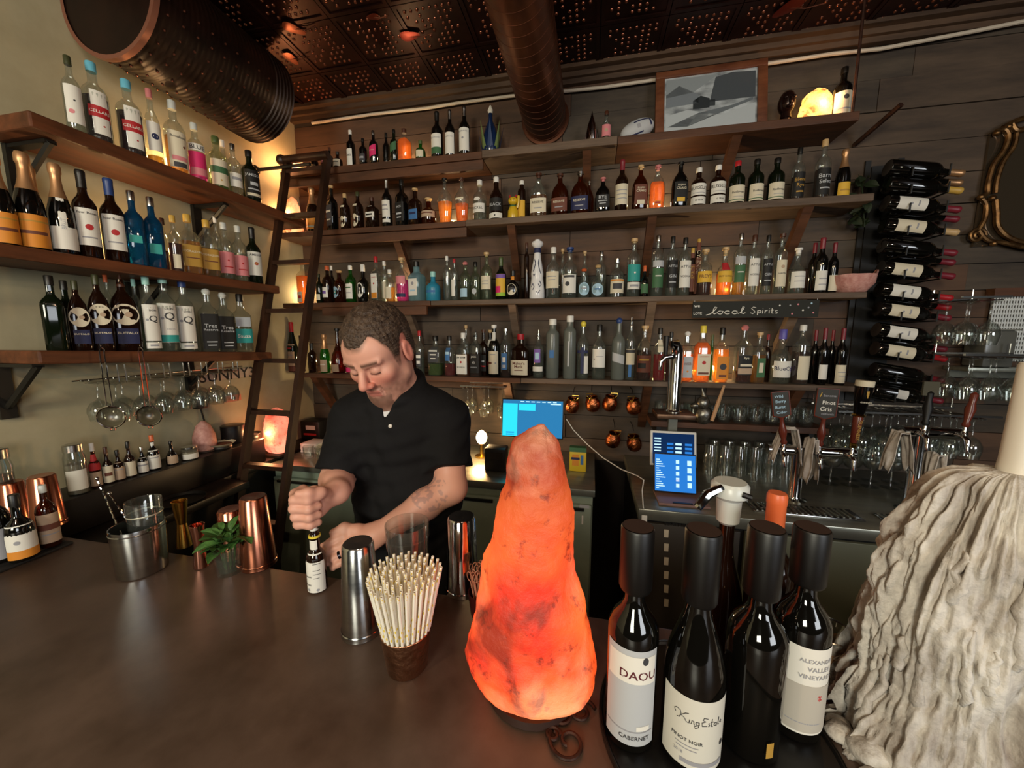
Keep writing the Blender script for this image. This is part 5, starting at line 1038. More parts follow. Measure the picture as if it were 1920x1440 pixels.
# ================================================================== things on the top shelf
def shelfpt(px, py, Y, zb): p = onY(px, py, Y); return Vector((p.x, Y, zb+.0005))
zt = SH['s1']
p = shelfpt(1110, 230, 2.2, zt); t = thing('cocktail_cone', 'small silver penguin-shaped shaker on the top shelf', 'shaker', p)
MB().lathe([(.022, 0), (.028, .01), (.03, .05), (.024, .10), (.012, .135), (.004, .16), (.001, .175)], 18).build('shaker_body', CHROME, t)
for s in (-1, 1): MB().add([(s*.027, 0, .09), (s*.04, -.006, .02), (s*.030, -.004, .018), (s*.026, .006, .05)], [(0, 1, 2), (0, 2, 3), (0, 3, 1), (1, 3, 2)]).build('wing', CHROME, t, smooth=False)
p = shelfpt(1137, 230, 2.2, zt); t = thing('small_bottle', 'small pinkish bottle with round label beside the silver shaker', 'bottle', p); make_bottle(t, .165, .028, 'bell', 'c', ('da', .3), 'brown', [L('pink', (.2, .55), .9, Dd(0, .5, .3, 'beige')), L('cream', (.03, .16), 1.0)])
# rugby ball
p = shelfpt(1195, 228, 2.2, zt); rr = .048; bl = thing('rugby_ball', 'white rugby ball with dark blue stripe leaning on the picture', 'ball', p+Vector((0, 0, rr*1.16)))
bl.rotation_euler = (0, -.35, .1)
BM = Matrix.Rotation(math.pi/2, 4, 'Y')
prof = [(max(.0004, rr*math.cos(a)**.9), .088*math.sin(a)) for a in np.linspace(-math.pi/2+.001, math.pi/2-.001, 21)]
MB().lathe(prof, 24, BM).build('ball_body', PAPER['silver'], bl)
def ballpt(u, a, off=.0006): r = rr*math.cos(u)**.9+off; return ((.088)*math.sin(u)*1.003, -r*math.cos(a), r*math.sin(a))
for u0, u1, a0, a1, c in ((-.2, .9, .45, .62, 'navy'), (.75, .9, -.4, .62, 'navy'), (-.6, .2, -.75, -.6, 'navy'), (-.1, .1, -.2, .2, 'grey')):
    v = [ballpt(u0+(u1-u0)*i/8, a0+(a1-a0)*j/4) for i in range(9) for j in range(5)]; MB().add(v, [(i*5+j, i*5+j+1, (i+1)*5+j+1, (i+1)*5+j) for i in range(8) for j in range(4)]).build('stripe', PAPER[c], bl)
# framed photograph leaning on the wall
a, b = onY(1228, 240, 2.24), onY(1441, 80, 2.30); pw = b.x-a.x; ph = .375
fr = thing('framed_photograph', 'framed black and white photograph of a snowy valley building on the top shelf', 'picture', ((a.x+b.x)/2, 2.235, zt+.0008)); fr.rotation_euler = (-.17, 0, 0)
FW = noisy('frame_wood', '#5a3220', '#7a4a30', (6, 6, 20), (.35, .5))
f_ = .045
for x0, x1, z0, z1 in ((-pw/2, pw/2, 0, f_*.8), (-pw/2, pw/2, ph-f_*.8, ph), (-pw/2, -pw/2+f_, f_*.8, ph-f_*.8), (pw/2-f_, pw/2, f_*.8, ph-f_*.8)): MB().box(x0, x1, -.012, .012, z0, z1, bev=.003).build('frame_rail', FW, fr)
m = bpy.data.materials.new('snowy_valley_print'); t_, n, l = nt(m); bs = n['Principled BSDF']; bs.inputs['Roughness'].default_value = .3
tc = n.new('ShaderNodeTexCoord'); mp = n.new('ShaderNodeMapping'); mp.inputs['Scale'].default_value = (4, 1, 9); l.new(tc.outputs['Object'], mp.inputs[0])
no = n.new('ShaderNodeTexNoise'); no.inputs['Scale'].default_value = 2.0; no.inputs['Detail'].default_value = 8; l.new(mp.outputs[0], no.inputs[0])
rr_ = n.new('ShaderNodeValToRGB'); e = rr_.color_ramp.elements; e[0].position = .35; e[0].color = (*lin('#5c6268'), 1); e[1].position = .62; e[1].color = (*lin('#c3cbd0'), 1)
l.new(no.outputs['Fac'], rr_.inputs[0]); l.new(rr_.outputs[0], bs.inputs['Base Color'])
pr = MB().box(-pw/2+f_, pw/2-f_, -.003, .003, f_*.8, ph-f_*.8).build('print', m, fr, smooth=False)
def ppoly(pts, c, nm): MB().add([(x*pw, -.0036, z*ph) for x, z in pts], [tuple(range(len(pts)))]).build(nm, pm(c, .5), pr, smooth=False)
ppoly([(-.40, .88), (-.40, .62), (-.15, .66), (.08, .88)], '#8f979c', 'sky'); ppoly([(-.40, .66), (-.28, .78), (-.1, .62), (-.1, .5), (-.40, .48)], '#7a828a', 'hill'); ppoly([(0, .5), (.05, .84), (.2, .88), (.40, .86), (.40, .5)], '#4a5056', 'dark_hill')
ppoly([(-.40, .12), (-.40, .36), (-.2, .42), (.1, .3), (.4, .42), (.40, .12)], '#b9c1c6', 'snowfield'); ppoly([(-.15, .42), (-.15, .54), (-.08, .60), (0, .55), (0, .42)], '#2e3438', 'building'); ppoly([(.0, .44), (.0, .53), (.05, .53), (.05, .44)], '#3c4246', 'annex')
ppoly([(-.38, .2), (-.1, .36), (.2, .42), (.38, .5), (.38, .46), (.1, .33), (-.2, .18)], '#6a7278', 'road')
# dark bust
p = shelfpt(1474, 205, 2.22, zt); bu = thing('bust_sculpture', 'small dark bust sculpture beside the framed photograph', 'sculpture', p)
BUM = pm('#2a1a16', .22, .5, name='dark_bronze')
MB().lathe([(.03, 0), (.034, .008), (.02, .02), (.018, .05)], 16).build('plinth', BUM, bu)
MB().ball((0, 0, .115), .05, 16, 12, (.72, .85, 1.1)).ball((0, -.04, .108), .012, 8, 6, (.7, 1, 1.5)).ball((-.017, -.036, .125), .008, 8, 6).ball((.017, -.036, .125), .008, 8, 6).ball((0, -.034, .085), .014, 8, 6, (1.2, .7, .5)).lathe([(.024, .045), (.02, .075)], 12).build('head', BUM, bu)
p = shelfpt(1578, 190, 2.2, zt); t = thing('liquor_bottle', 'beige-labelled bottle with dark neck at the right end of the top shelf', 'bottle', p); make_bottle(t, onY(1578, 128, 2.2).z-zt, .036, 'round', 'd', None, 'black', [L('cream', (.03, .5), 1.3, Dd(0, .75, .3, 'dgrey'), Bn(.3, .05, 'grey', 0, .6))])
# blue agave-shaped decanter
p = shelfpt(920, 270, 2.2, zt); ag = thing('agave_decanter', 'dark blue agave-shaped decanter with pale tip on the top shelf', 'decanter', p); hA = onY(920, 198, 2.2).z-zt
MB().lathe([(.04, 0), (.052, .03), (.05, .08), (.03, hA*.55), (.012, hA*.7), (.011, hA*.86)], 16).build('decanter_body', pm('#16264a', .15, name='cobalt_glaze'), ag)
MB().lathe([(.013, hA*.84), (.016, hA*.9), (.004, hA)], 12).build('stopper', PAPER['white'], ag)
for i in range(8):
    a_ = i*math.pi/4+.2; q = Matrix.Rotation(a_, 4, 'Z'); MB().add([(.045, -.018, .02), (.045, .018, .02), (.075, 0, hA*.62), (.052, 0, .03)], [(0, 1, 2), (0, 2, 3), (1, 3, 2), (0, 3, 1)], q).build('leaf', pm(('#22385c', '#6a7a4a')[i % 2], .3), ag, smooth=False)
# ================================================================== special things among the bottles
p = shelfpt(962, 405, 2.19, SH['s2']); hc = onY(962, 364, 2.19).z-SH['s2']; cat = thing('beckoning_cat', 'small yellow beckoning cat figurine on the second shelf', 'figurine', p)
CATY = pm('#d8b02a', .3, name='yellow_glaze')
MB().lathe([(.026, 0), (.032, .012), (.03, hc*.35), (.02, hc*.52), (.014, hc*.55)], 16).build('cat_body', CATY, cat)
MB().ball((0, 0, hc*.74), .027, 16, 12, (1.05, .9, .85)).build('cat_head', CATY, cat)
for s in (-1, 1): MB().lathe([(.009, 0), (.0005, .018)], 8, Matrix.Translation((s*.017, 0, hc*.86))).build('ear', PAPER['red'], cat)
MB().tube([(.026, -.01, hc*.45), (.034, -.014, hc*.65), (.034, -.016, hc*.88)], .008, 8).build('raised_paw', CATY, cat); MB().lathe([(.0195, hc*.50), (.022, hc*.53), (.018, hc*.57)], 16).build('collar', PAPER['green'], cat)
for s in (-1, 1): MB().ball((s*.010, -.0235, hc*.77), .003, 6, 4).build('eye', PAPER['black'], cat)
p = shelfpt(1007, 545, 2.18, SH['s3']); hz = onY(1007, 450, 2.18).z-SH['s3']; ca = thing('ceramic_decanter', 'tall white ceramic decanter with blue painted feathers and flared stopper', 'decanter', p)
cprof = [(.040, 0), (.044, .01), (.043, hz*.15), (.037, hz*.28), (.034, hz*.36), (.036, hz*.43), (.030, hz*.55), (.022, hz*.68), (.018, hz*.78)]
MB().lathe(cprof, 24).build('decanter_body', GL['wh'], ca)
MB().lathe([(.0185, hz*.78), (.021, hz*.80), (.0185, hz*.86)], 20).build('neck_band', PAPER['navy'], ca)
MB().lathe([(.016, hz*.86), (.03, hz*.90), (.034, hz*.93), (.03, hz*.965), (.012, hz*.98), (.016, hz)], 20).build('stopper', GL['wh'], ca)
def cw(x, z, o=.0008):
    r_ = np.interp(z, [q[1] for q in cprof], [q[0] for q in cprof])+o; u = x/r_; return (r_*math.sin(u), -r_*math.cos(u), z)
for ln in ([(-.012, .66), (-.006, .6), (-.012, .52), (-.018, .46)], [(.012, .66), (.010, .6), (.014, .53), (.02, .47), (.028, .42)], [(-.03, .2), (-.02, .26), (-.012, .2), (-.02, .15)], [(.02, .3), (.03, .24), (.02, .2), (.012, .25)], [(.0, .12), (.012, .09), (.022, .14)], [(-.008, .42), (-.014, .38), (-.02, .42)]):
    MB().tube([cw(x, z*hz) for x, z in ln], .0022, 5).build('blue_feather', PAPER['navy'], ca)
p = shelfpt(1597, 540, 2.2, SH['s3']); t = thing('salt_bowl', 'rough pink salt bowl at the right end of the third shelf', 'bowl', p)
SALTP = noisy('pink_salt', '#b87a70', '#d8a498', (40, 40, 40), (.5, .7), bump=.4)
v = []; f = []; nn = 28
for (r_, z_) in ((.001, .012), (.05, .014), (.082, .05), (.09, .085), (.096, .085), (.09, .045), (.06, .006), (.045, 0), (.001, 0)):
    for i in range(nn):
        a_ = 2*math.pi*i/nn; k = mn.noise(Vector((math.cos(a_)*2, math.sin(a_)*2, z_*30)))*.008 if r_ > .01 else 0; zz = z_+(.02*max(0, mn.noise(Vector((math.cos(a_)*1.5, math.sin(a_)*1.5, 4))))*(z_ > .08)*2 if r_ > .08 else 0); v.append(((r_+k)*math.cos(a_), (r_+k)*math.sin(a_)*.8, max(0, zz)))
for j in range(8):
    for i in range(nn): i2 = (i+1) % nn; f.append((j*nn+i, (j+1)*nn+i, (j+1)*nn+i2, j*nn+i2))
MB().add(v, f).build('bowl_body', SALTP, t, sharp=60)
MB().lathe([(.001, .03), (.06, .03), (.05, .05), (.001, .055)], 18).build('salt_fill', PAPER['cream'], t)
# ================================================================== chalk sign "we love local Spirits"
a, b = onY(1299, 568, 2.115), onY(1533, 596, 2.115); sg = thing('chalk_sign', 'narrow chalkboard sign reading we love local Spirits under the third shelf', 'sign', ((a.x+b.x)/2, 2.115, (onY(1299, 568, 2.115).z+onY(1533, 560, 2.115).z)/2)); sw = (b.x-a.x); shh = .082
MB().box(-sw/2, sw/2, -.004, .004, -shh, 0, bev=.001).build('board', pm('#23241f', .8, name='chalkboard'), sg, smooth=False)
CHALK = pm('#e6e4dc', .9, name='white_chalk')
def T2(s, w, x, z, nm='lettering', mat=CHALK):
    mb = MB(); flat_text(mb, s, Matrix.Translation((x, -.0045, z)), w=w); mb.build(nm, mat, sg, smooth=False)
k = sw/11.6; lo_ = [[(-.2, -.1), (.3, .2), (.8, 1.2), (.95, 1.75), (.75, 1.85), (.6, 1.3), (.55, .4), (.7, .15), (1.0, .4)], arc(1.35, .5, .28, .38, 80, 440, 14)+[(1.7, .75)], arc(2.15, .5, .3, .38, 40, 330, 12), arc(2.95, .5, .28, .38, 40, 400, 14)+[(3.2, .85), (3.2, .3), (3.4, .2)], [(3.5, .3), (3.85, 1.2), (3.95, 1.75), (3.8, 1.85), (3.68, 1.2), (3.7, .3), (3.9, .15), (4.1, .4)]]
mb = MB(); strokes(mb, [[(x*k*.86-sw*.37, (z-.1)*k*.42-shh*.78) for x, z in ln] for ln in lo_], Matrix.Translation((0, -.0045, 0)), .0022); mb.build('script_word', CHALK, sg)
sp_ = [[(.7, 1.5), (.3, 1.75), (.0, 1.4), (.35, .95), (.6, .55), (.25, .1), (-.1, .35)], [(.95, .9), (.95, -.2)], arc(1.2, .6, .26, .3, 150, -150, 10), [(1.7, .9), (1.7, .15)], [(1.7, 1.25), (1.72, 1.3)], [(2.05, .9), (2.05, .15)], [(2.05, .65), (2.25, .9), (2.4, .85)], [(2.65, .9), (2.65, .15)], [(2.65, 1.25), (2.67, 1.3)], [(3.05, 1.4), (3.05, .2), (3.25, .15)], [(2.85, .95), (3.3, .95)], [(3.85, .85), (3.55, .8), (3.6, .55), (3.85, .4), (3.8, .15), (3.5, .2)]]
mb = MB(); strokes(mb, [[(x*k*.62-sw*.02, (z-.1)*k*.42-shh*.78) for x, z in ln] for ln in sp_], Matrix.Translation((0, -.0045, 0)), .0020); mb.build('script_word', CHALK, sg)
T2('we', sw*.05, -sw*.465, -shh*.28); T2('LOVE', sw*.07, -sw*.455, -shh*.72)
for x, z, c in ((.28, .3, 'grey'), (.34, .25, 'pink'), (.38, .6, 'white'), (.44, .2, 'pblue'), (.46, .75, 'pink'), (.3, .8, 'pink'), (.2, .3, 'white'), (.42, .45, 'grey')): MB().lathe([(.004, 0), (.0042, .0006), (.0005, .001)], 8, Matrix.Translation((x*sw, -.0042, -z*shh)) @ Matrix.Rotation(math.pi/2, 4, 'X')).build('chalk_flower', PAPER[c], sg)
for s in (-1, 1): MB().tube([(s*sw*.485, 0, 0), (s*sw*.485, 0, SH['s3']-.028-sg.location.z)], .0015, 5).build('hanging_wire', PAPER['silver'], sg)
# ================================================================== monitors and tablets
SCR = emat('blue_screen', '#2f7fb4', .75); SCRC = emat('cyan_panel', '#2fd0ea', .95); SCRL = emat('pale_screen_text', '#bfe6f4', .9); SCRD = emat('dark_blue_screen', '#16305a', .6); SCRB = emat('bright_blue_screen', '#2a7ad0', .8); SCRM = emat('magenta_key', '#b048b0', .8)
def screen(px0, py0, px1, py1, Y, label, tilt, frame, bez, els, base, name='monitor', rz=0.0, stand=True, zb=.9505):
    a, b = onY(px0, py1, Y), onY(px1, py0, Y); w, h = b.x-a.x, b.z-a.z
    t = thing(name, label, 'screen', ((a.x+b.x)/2, Y, a.z)); t.rotation_euler = (-tilt, 0, rz)
    MB().box(-w/2, w/2, .001, .016, 0, h, bev=.004).build('case', frame, t)
    s_ = MB().box(-w/2+bez, w/2-bez, -.001, .002, bez, h-bez).build('display', base, t, smooth=False)
    for x0, x1, z0, z1, mt in els:
        W_, H_ = w-2*bez, h-2*bez; MB().box(-W_/2+x0*W_, -W_/2+x1*W_, -.0018, -.001, bez+z0*H_, bez+z1*H_).build('screen_panel', mt, s_, smooth=False)
    if stand:
        g = MB().tube([(0, .018, h*.3), (0, .05, min(0, zb-a.z)+.03)], .011, 8).box(-.07, .07, .0, .10, zb-a.z+.02, zb-a.z+.028); g.build('stand', BLACKP, t)
    return t
els = [(0, .25, .0, .9, SCRC), (.27, .55, .72, .90, SCRC), (.06, .2, .08, .12, SCRB), (.06, .2, .02, .06, SCRB)]+[(.3+i*.09, .36+i*.09, .95, .975, SCRL) for i in range(7)]+[(.8, .97, .9, .93, SCRL)]
screen(940, 752, 1057, 818, 1.98, 'blue point of sale monitor behind the salt lamp', .12, BLACKP, .006, els, SCR)
els = [(.04, .2, .1+i*.1, .14+i*.1, SCRL) for i in range(8)]+[(.35+c*.2, .5+c*.2, .1+i*.13, .17+i*.13, SCRB if c < 1 else SCRL) for i in range(5) for c in range(2)]+[(.78, .95, .1+i*.13, .17+i*.13, SCRB) for i in range(5)]
screen(1219, 813, 1311, 872, 1.80, 'white-framed tablet standing at the back of the steel counter', .25, pm('#d8d6d0', .4), .011, els, SCRD, 'tablet')
els = [(.03, .1+.02*((i*7) % 9), .06+i*.06, .085+i*.06, SCRL) for i in range(14)]+[(.52, .6, .12+i*.16, .22+i*.16, SCRL) for i in range(5)]+[(.80, .9, .12+i*.2, .26+i*.2, SCRL) for i in range(4)]+[(.52, .6, .28, .34, SCRM)]
screen(1226, 857, 1312, 921, 1.74, 'bright blue tablet leaning in front of the white-framed one', .3, BLACKP, .005, els, SCRB, 'tablet', stand=False)
q = onY(1275, 921, 1.72); t = thing('tablet_stand', 'flat pinkish wooden base under the blue tablet', 'stand', (q.x, 1.72, .9505)); MB().box(-.10, .11, -.07, .09, 0, .012, bev=.003).build('plate', pm('#8a6a60', .5), t); MB().box(-.04, .04, -.065, -.055, .0125, .016).build('front_lip', BLACKP, t, smooth=False)
# yellow pack and blue cup on the back counter
q = onZ(1083, 882, .95); t = thing('yellow_carton', 'yellow and green carton standing beside the salt lamp top', 'carton', (q.x, q.y, .9505)); hh = onY(1083, 838, q.y).z-.95
MB().box(-.045, .045, -.02, .02, 0, hh, bev=.003).build('carton_body', pm('#d9b62a', .5), t); MB().box(-.045, .045, -.0206, .0206, hh*.82, hh+.0006).build('green_top', PAPER['green'], t, smooth=False)
MB().box(-.03, .005, -.0212, -.0201, hh*.25, hh*.72).build('red_print', PAPER['orange'], t, smooth=False); MB().box(-.035, .01, -.0218, -.0213, hh*.5, hh*.6).build('dark_band', PAPER['navy'], t, smooth=False); MB().box(.015, .03, -.0212, -.0201, hh*.3, hh*.7).build('blue_print', PAPER['blue'], t, smooth=False)
# white charging cable from the wall shelf to the tablets
pts = [onY(x, y, 2.0-.0027*max(0, x-1062)) for x, y in ((1062, 786), (1075, 806), (1100, 832), (1130, 858), (1165, 880), (1195, 892), (1207, 900), (1204, 920), (1206, 950), (1208, 965))]
t = thing('charging_cable', 'thin white charging cable hanging between monitor and tablets', 'cable', (0, 0, 0)); MB().tube(pts, .0025, 6).build('wire', PAPER['white'], t); q = pts[-1]; MB().box(q.x-.012, q.x+.012, q.y-.008, q.y+.008, q.z-.045, q.z, bev=.003).build('plug', PAPER['white'], t)
# ================================================================== hanging copper mugs
mg = MB(); mugm = MB().lathe([(.0, -.088), (.022, -.087), (.036, -.075), (.042, -.055), (.041, -.03), (.033, -.012), (.030, -.004), (.032, 0), (.029, 0), (.027, -.012), (.036, -.03), (.037, -.055), (.0, -.08)], 26, cap=False).mesh('mug_body'); mugm.materials.append(HCOP)
hand = MB().tube([(.0, -.030, -.012), (0, -.036, .006), (-.012, -.040, .022), (-.02, -.03, .032), (.02, -.03, .034), (.014, -.040, .02), (.0, -.036, .002)], .0026, 7).mesh('handle'); hand.materials.append(BRASS)
ring = MB().lathe([(.0315, -.004), (.034, 0), (.0325, .002), (.030, 0)], 24, cap=False).mesh('rim'); ring.materials.append(BRASS)
names = ['first', 'second', 'third', 'fourth']
for i, (x, y) in enumerate(((1075, 757), (1109, 754), (1146, 753), (1186, 759), (1152, 822), (1187, 828))):
    p = onY(x, y, 2.17); lab = 'hammered copper mug hanging under the fourth shelf, %s from left' % names[i] if i < 4 else 'hammered copper mug hanging lower down, %s one' % ('left', 'right')[i-4]
    t = thing('copper_mug', lab, 'mug', p+Vector((0, 0, .03)), 0, 'hanging copper mugs'); t.rotation_euler = (.25, .1*(-1)**i, .3*(-1)**i)
    link('mug_body', mugm, None, t); link('handle', hand, None, t); link('rim', ring, None, t)
    o = tag(MB().tube([p+Vector((0, .0, .064)), p+Vector((0, .05, .078)), (p.x, YB-.02, p.z+.075)], .0022, 6).build('hook', BLACKM), None, None); tag(o, 'black wall hook holding %s' % ('upper copper mug number %s' % names[i] if i < 4 else '%s lower copper mug' % ('left', 'right')[i-4]), 'hook', 'mug hooks')
# ================================================================== drinking glasses
wgm = MB().lathe([(0, 0), (.034, .001), (.035, .003), (.008, .008), (.0038, .016), (.0036, .085), (.008, .094), (.028, .108), (.041, .135), (.043, .16), (.035, .205), (.0335, .205), (.0415, .16), (.039, .136), (.026, .11), (.0, .098)], 18, cap=False).mesh('wine_glass'); wgm.materials.append(GL['w'])
pgm = MB().lathe([(0, 0), (.030, 0), (.033, .004), (.041, .145), (.0395, .145), (.031, .012), (0, .010)], 18, cap=False).mesh('pint_glass'); pgm.materials.append(GL['w'])
rgm = MB().lathe([(0, 0), (.030, 0), (.033, .004), (.036, .085), (.0345, .085), (.030, .014), (0, .012)], 16, cap=False).mesh('rocks_glass'); rgm.materials.append(GL['w'])
flm = MB().lathe([(0, 0), (.026, .001), (.027, .003), (.006, .008), (.003, .02), (.003, .07), (.012, .08), (.021, .11), (.023, .15), (.019, .19), (.018, .19), (.0215, .15), (.019, .112), (.0, .085)], 16, cap=False).mesh('flute'); flm.materials.append(GL['w'])
WIRE = pm('#cfcfca', .2, 1.0, name='chrome_wire')
def hang_row(xs, y, Y, zrail, label, group, me, name='wine_glass', jit=.004, sc=1.0, cat='glass'):
    for x in xs:
        o = link(name, me, None); o.location = (x+random.uniform(-jit, jit), Y+random.uniform(-jit, jit), zrail); o.rotation_euler = (math.pi, 0, random.random()*6); o.scale = (sc, sc, sc); tag(o, label, cat, group)
def rack(label, x0, x1, Y0, Y1, z, rows, parent_z, mat=WIRE):
    t = thing('glass_rack', label, 'rack', ((x0+x1)/2, (Y0+Y1)/2, z)); cx, cyy = t.location.x, t.location.y
    for xr in rows:
        for s in (-1, 1): MB().tube([(xr-cx+s*.013, Y0-cyy, -.004), (xr-cx+s*.013, Y1-cyy, -.004)], .003, 6).build('rail', mat, t)
    MB().box(x0-cx, x1-cx, Y0-cyy, Y0-cyy+.012, parent_z-z-.012 if 0 else .003, .012).build('front_bar', mat, t, smooth=False); MB().box(x0-cx, x1-cx, Y1-cyy-.012, Y1-cyy, .003, .012).build('rear_bar', mat, t, smooth=False)
    for x in (x0-cx+.01, x1-cx-.01): MB().tube([(x, Y1-cyy-.006, .01), (x, Y1-cyy-.006, parent_z-z)], .003, 6).build('hanger', mat, t)
    return t
# right racks with stemware (three tiers)
for i, (px0, px1, py, Y, nm) in enumerate(((1786, 1875, 562, 2.08, 'upper'), (1790, 1950, 668, 2.08, 'middle'), (1560, 1860, 776, 2.13, 'lower'))):
    a, b = onY(px0, py, Y), onY(px1, py, Y); z = (a.z+b.z)/2; step = .088; xs = list(np.arange(a.x+.04, b.x, step))
    rack('%s chrome stemware rack on the right back wall' % nm, a.x, b.x, Y-.05, 2.20 if i < 2 else YB-.045, z, xs, z+.055)
    for k, dy in enumerate((-.02, .07) if i < 2 else (-.02, .07, .155)): hang_row(xs, 0, Y+dy, z-.0075, 'upside-down wine glass hanging in the %s chrome rack' % nm, 'glasses in the %s right rack' % nm, wgm, sc=.93)
# standing glasses on the steel counter
for r_, (Y, px0, px1, n_) in enumerate(((2.22, 1335, 1475, 6), (2.125, 1328, 1468, 6))):
    for i in range(n_):
        p = onY(px0+(px1-px0)*i/(n_-1), 900, Y); o = link('pint_glass', pgm, None); o.location = (p.x, Y, .9505+.145*1.12); o.rotation_euler = (math.pi, 0, i); o.scale = (.88, .88, 1.12); tag(o, 'tall upturned pint glass in the row behind the taps', 'glass', 'pint glasses behind the taps')
for r_, Y in enumerate((2.17, 2.08)):
    for i in range(5):
        p = onY(1555+i*38, 910, Y); o = link('wine_glass', wgm, None); o.location = (p.x, Y, .9505); o.scale = (1.0, 1.0, .9); tag(o, 'wine glass standing on the steel counter between the tap columns', 'glass', 'wine glasses on the steel counter')
for r_, Y in enumerate((2.26, 2.18)):
    for i in range(10):
        if (.36+i*.082) > 1.15: continue
        o = link('rocks_glass', rgm, None); o.location = (.40+i*.078, Y, 1.2225); o.scale = (.95, .95, 1); tag(o, 'small rocks glass on the short reddish shelf', 'glass', 'rocks glasses on the short shelf')
# wine glasses under the fourth shelf left, lit by the lamp
p0 = onY(868, 722, 2.2); p1 = onY(952, 722, 2.2); xs = list(np.linspace(p0.x+.03, p1.x-.03, 3))
rack('small wire glass rack under the fourth shelf beside the monitor', p0.x, p1.x, 2.15, YB-.025, 1.372, xs, SH['s4']-.027); hang_row(xs, 0, 2.19, 1.3645, 'wine glass hanging under the fourth shelf beside the monitor', 'glasses above the lamp', wgm, sc=.85); hang_row(xs, 0, 2.285, 1.3645, 'wine glass hanging under the fourth shelf beside the monitor', 'glasses above the lamp', wgm, sc=.85)
# left glass rack under the lowest plaster-wall shelf
ys = list(np.arange(1.08, 1.62, .078)); zr = zC(1.4)-.10
t = thing('glass_rack', 'chrome wire glass rack under the lowest left shelf', 'rack', (-1.86, 1.4, zr))
for y in ys:
    for s in (-1, 1): MB().tube([(-.1, y-1.4+s*.012, -.004), (.10, y-1.4+s*.012, -.004), (.104, y-1.4+s*.012, .0), (.104, y-1.4+s*.012, zC(y)-.050-zr)], .0026, 6).build('hook_wire', WIRE, t)
MB().tube([(-.09, -.36, .0), (-.09, .36, .0)], .003, 6).build('rear_wire', WIRE, t)
for dx in (.06, -.035):
    for y in ys: o = link('wine_glass', wgm, None); o.location = (-1.86+dx, y, zr-.0075); o.rotation_euler = (math.pi, 0, y*9); o.scale = (.86, .86, .74); tag(o, 'stemmed glass hanging upside down under the lowest left shelf', 'glass', 'glasses in the left wire rack')
# strainers hanging from the shelf front
def strainer(px, ytop, ybot, label, r):
    X = XF+.022; a = onX(px, ytop, X); b = onX(px, ybot, X); t = thing('strainer', label, 'strainer', a); L_ = a.z-b.z
    rz = .6; M_ = Matrix.Rotation(rz, 4, 'Z')
    MB().tube([(-.006, 0, -.0), (-.008, 0, -L_+2*r), ], .0022, 6, M_).tube([(.006, 0, 0), (.008, 0, -L_+2*r)], .0022, 6, M_).tube([(-.006, 0, 0), (0, 0, .008), (.006, 0, 0)], .0022, 6, M_).build('handle', CHROME, t)
    MB().tube([(r*math.sin(a_), 0, -L_+r-r*math.cos(a_)*-1) for a_ in np.linspace(0, 2*math.pi, 24, endpoint=False)], .003, 6, M_, closed=True).build('rim', CHROME, t)
    MB().lathe([(r*math.cos(a_), r*.9*math.sin(a_)) for a_ in np.linspace(0, math.pi/2-.02, 8)], 24, M_ @ Matrix.Translation((0, 0, -L_+r)) @ Matrix.Rotation(-math.pi/2, 4, 'X'), cap=False).build('mesh_bowl', clearmat('wire_mesh', '#a8a290', .1, .5, '#6a6450', 0, .3, .2), t)
    MB().tube([(-.006, 0, -L_), (-.006, 0, -L_-.010), (.006, 0, -L_-.010), (.006, 0, -L_)], .0018, 6, M_).build('hook_ear', CHROME, t)
strainer(190, 655, 806, 'fine mesh cone strainer hanging at the lowest left shelf', .040)
strainer(263, 655, 802, 'round mesh strainer hanging right of the cone strainer', .040)
# number plate and gadgets on the plaster wall
def wallbox(px0, py0, px1, py1, th, mat, name, label, cat, part='plate'):
    a, b = onX(px0, py1, XL+th), onX(px1, py0, XL+th); t = thing(name, label, cat, (XL+.0005, (a.y+b.y)/2, a.z)); MB().box(0, th, -(b.y-a.y)/2, (b.y-a.y)/2, 0, b.z-a.z, bev=min(.004, th*.3)).build(part, mat, t); return t, b.y-a.y, b.z-a.z
t, w_, h_ = wallbox(365, 688, 482, 718, .004, pm('#b9a89a', .5), 'number_plate', 'beige number plate on the plaster wall behind the hanging glasses', 'sign')
mb = MB(); flat_text(mb, 'SUNNY3', Matrix.Translation((.0048, 0, h_/2)) @ Matrix.Rotation(math.pi/2, 4, 'Z'), w=w_*.86); mb.build('lettering', PAPER['black'], t, smooth=False)
t, w_, h_ = wallbox(370, 742, 388, 768, .03, BLACKP, 'power_adapter', 'black power adapter plugged into the plaster wall', 'adapter', 'adapter_body'); MB().tube([(.015, 0, 0), (.02, .01, -.08), (.03, .05, -.16)], .004, 6).build('cord', BLACKP, t)
t, w_, h_ = wallbox(425, 738, 452, 755, .012, pm('#c9806a', .5), 'outlet_plate', 'pinkish wall outlet plate behind the ladder', 'outlet'); MB().box(.0121, .0135, -.008, .008, h_*.3, h_*.7).build('socket', BLACKP, t, smooth=False)
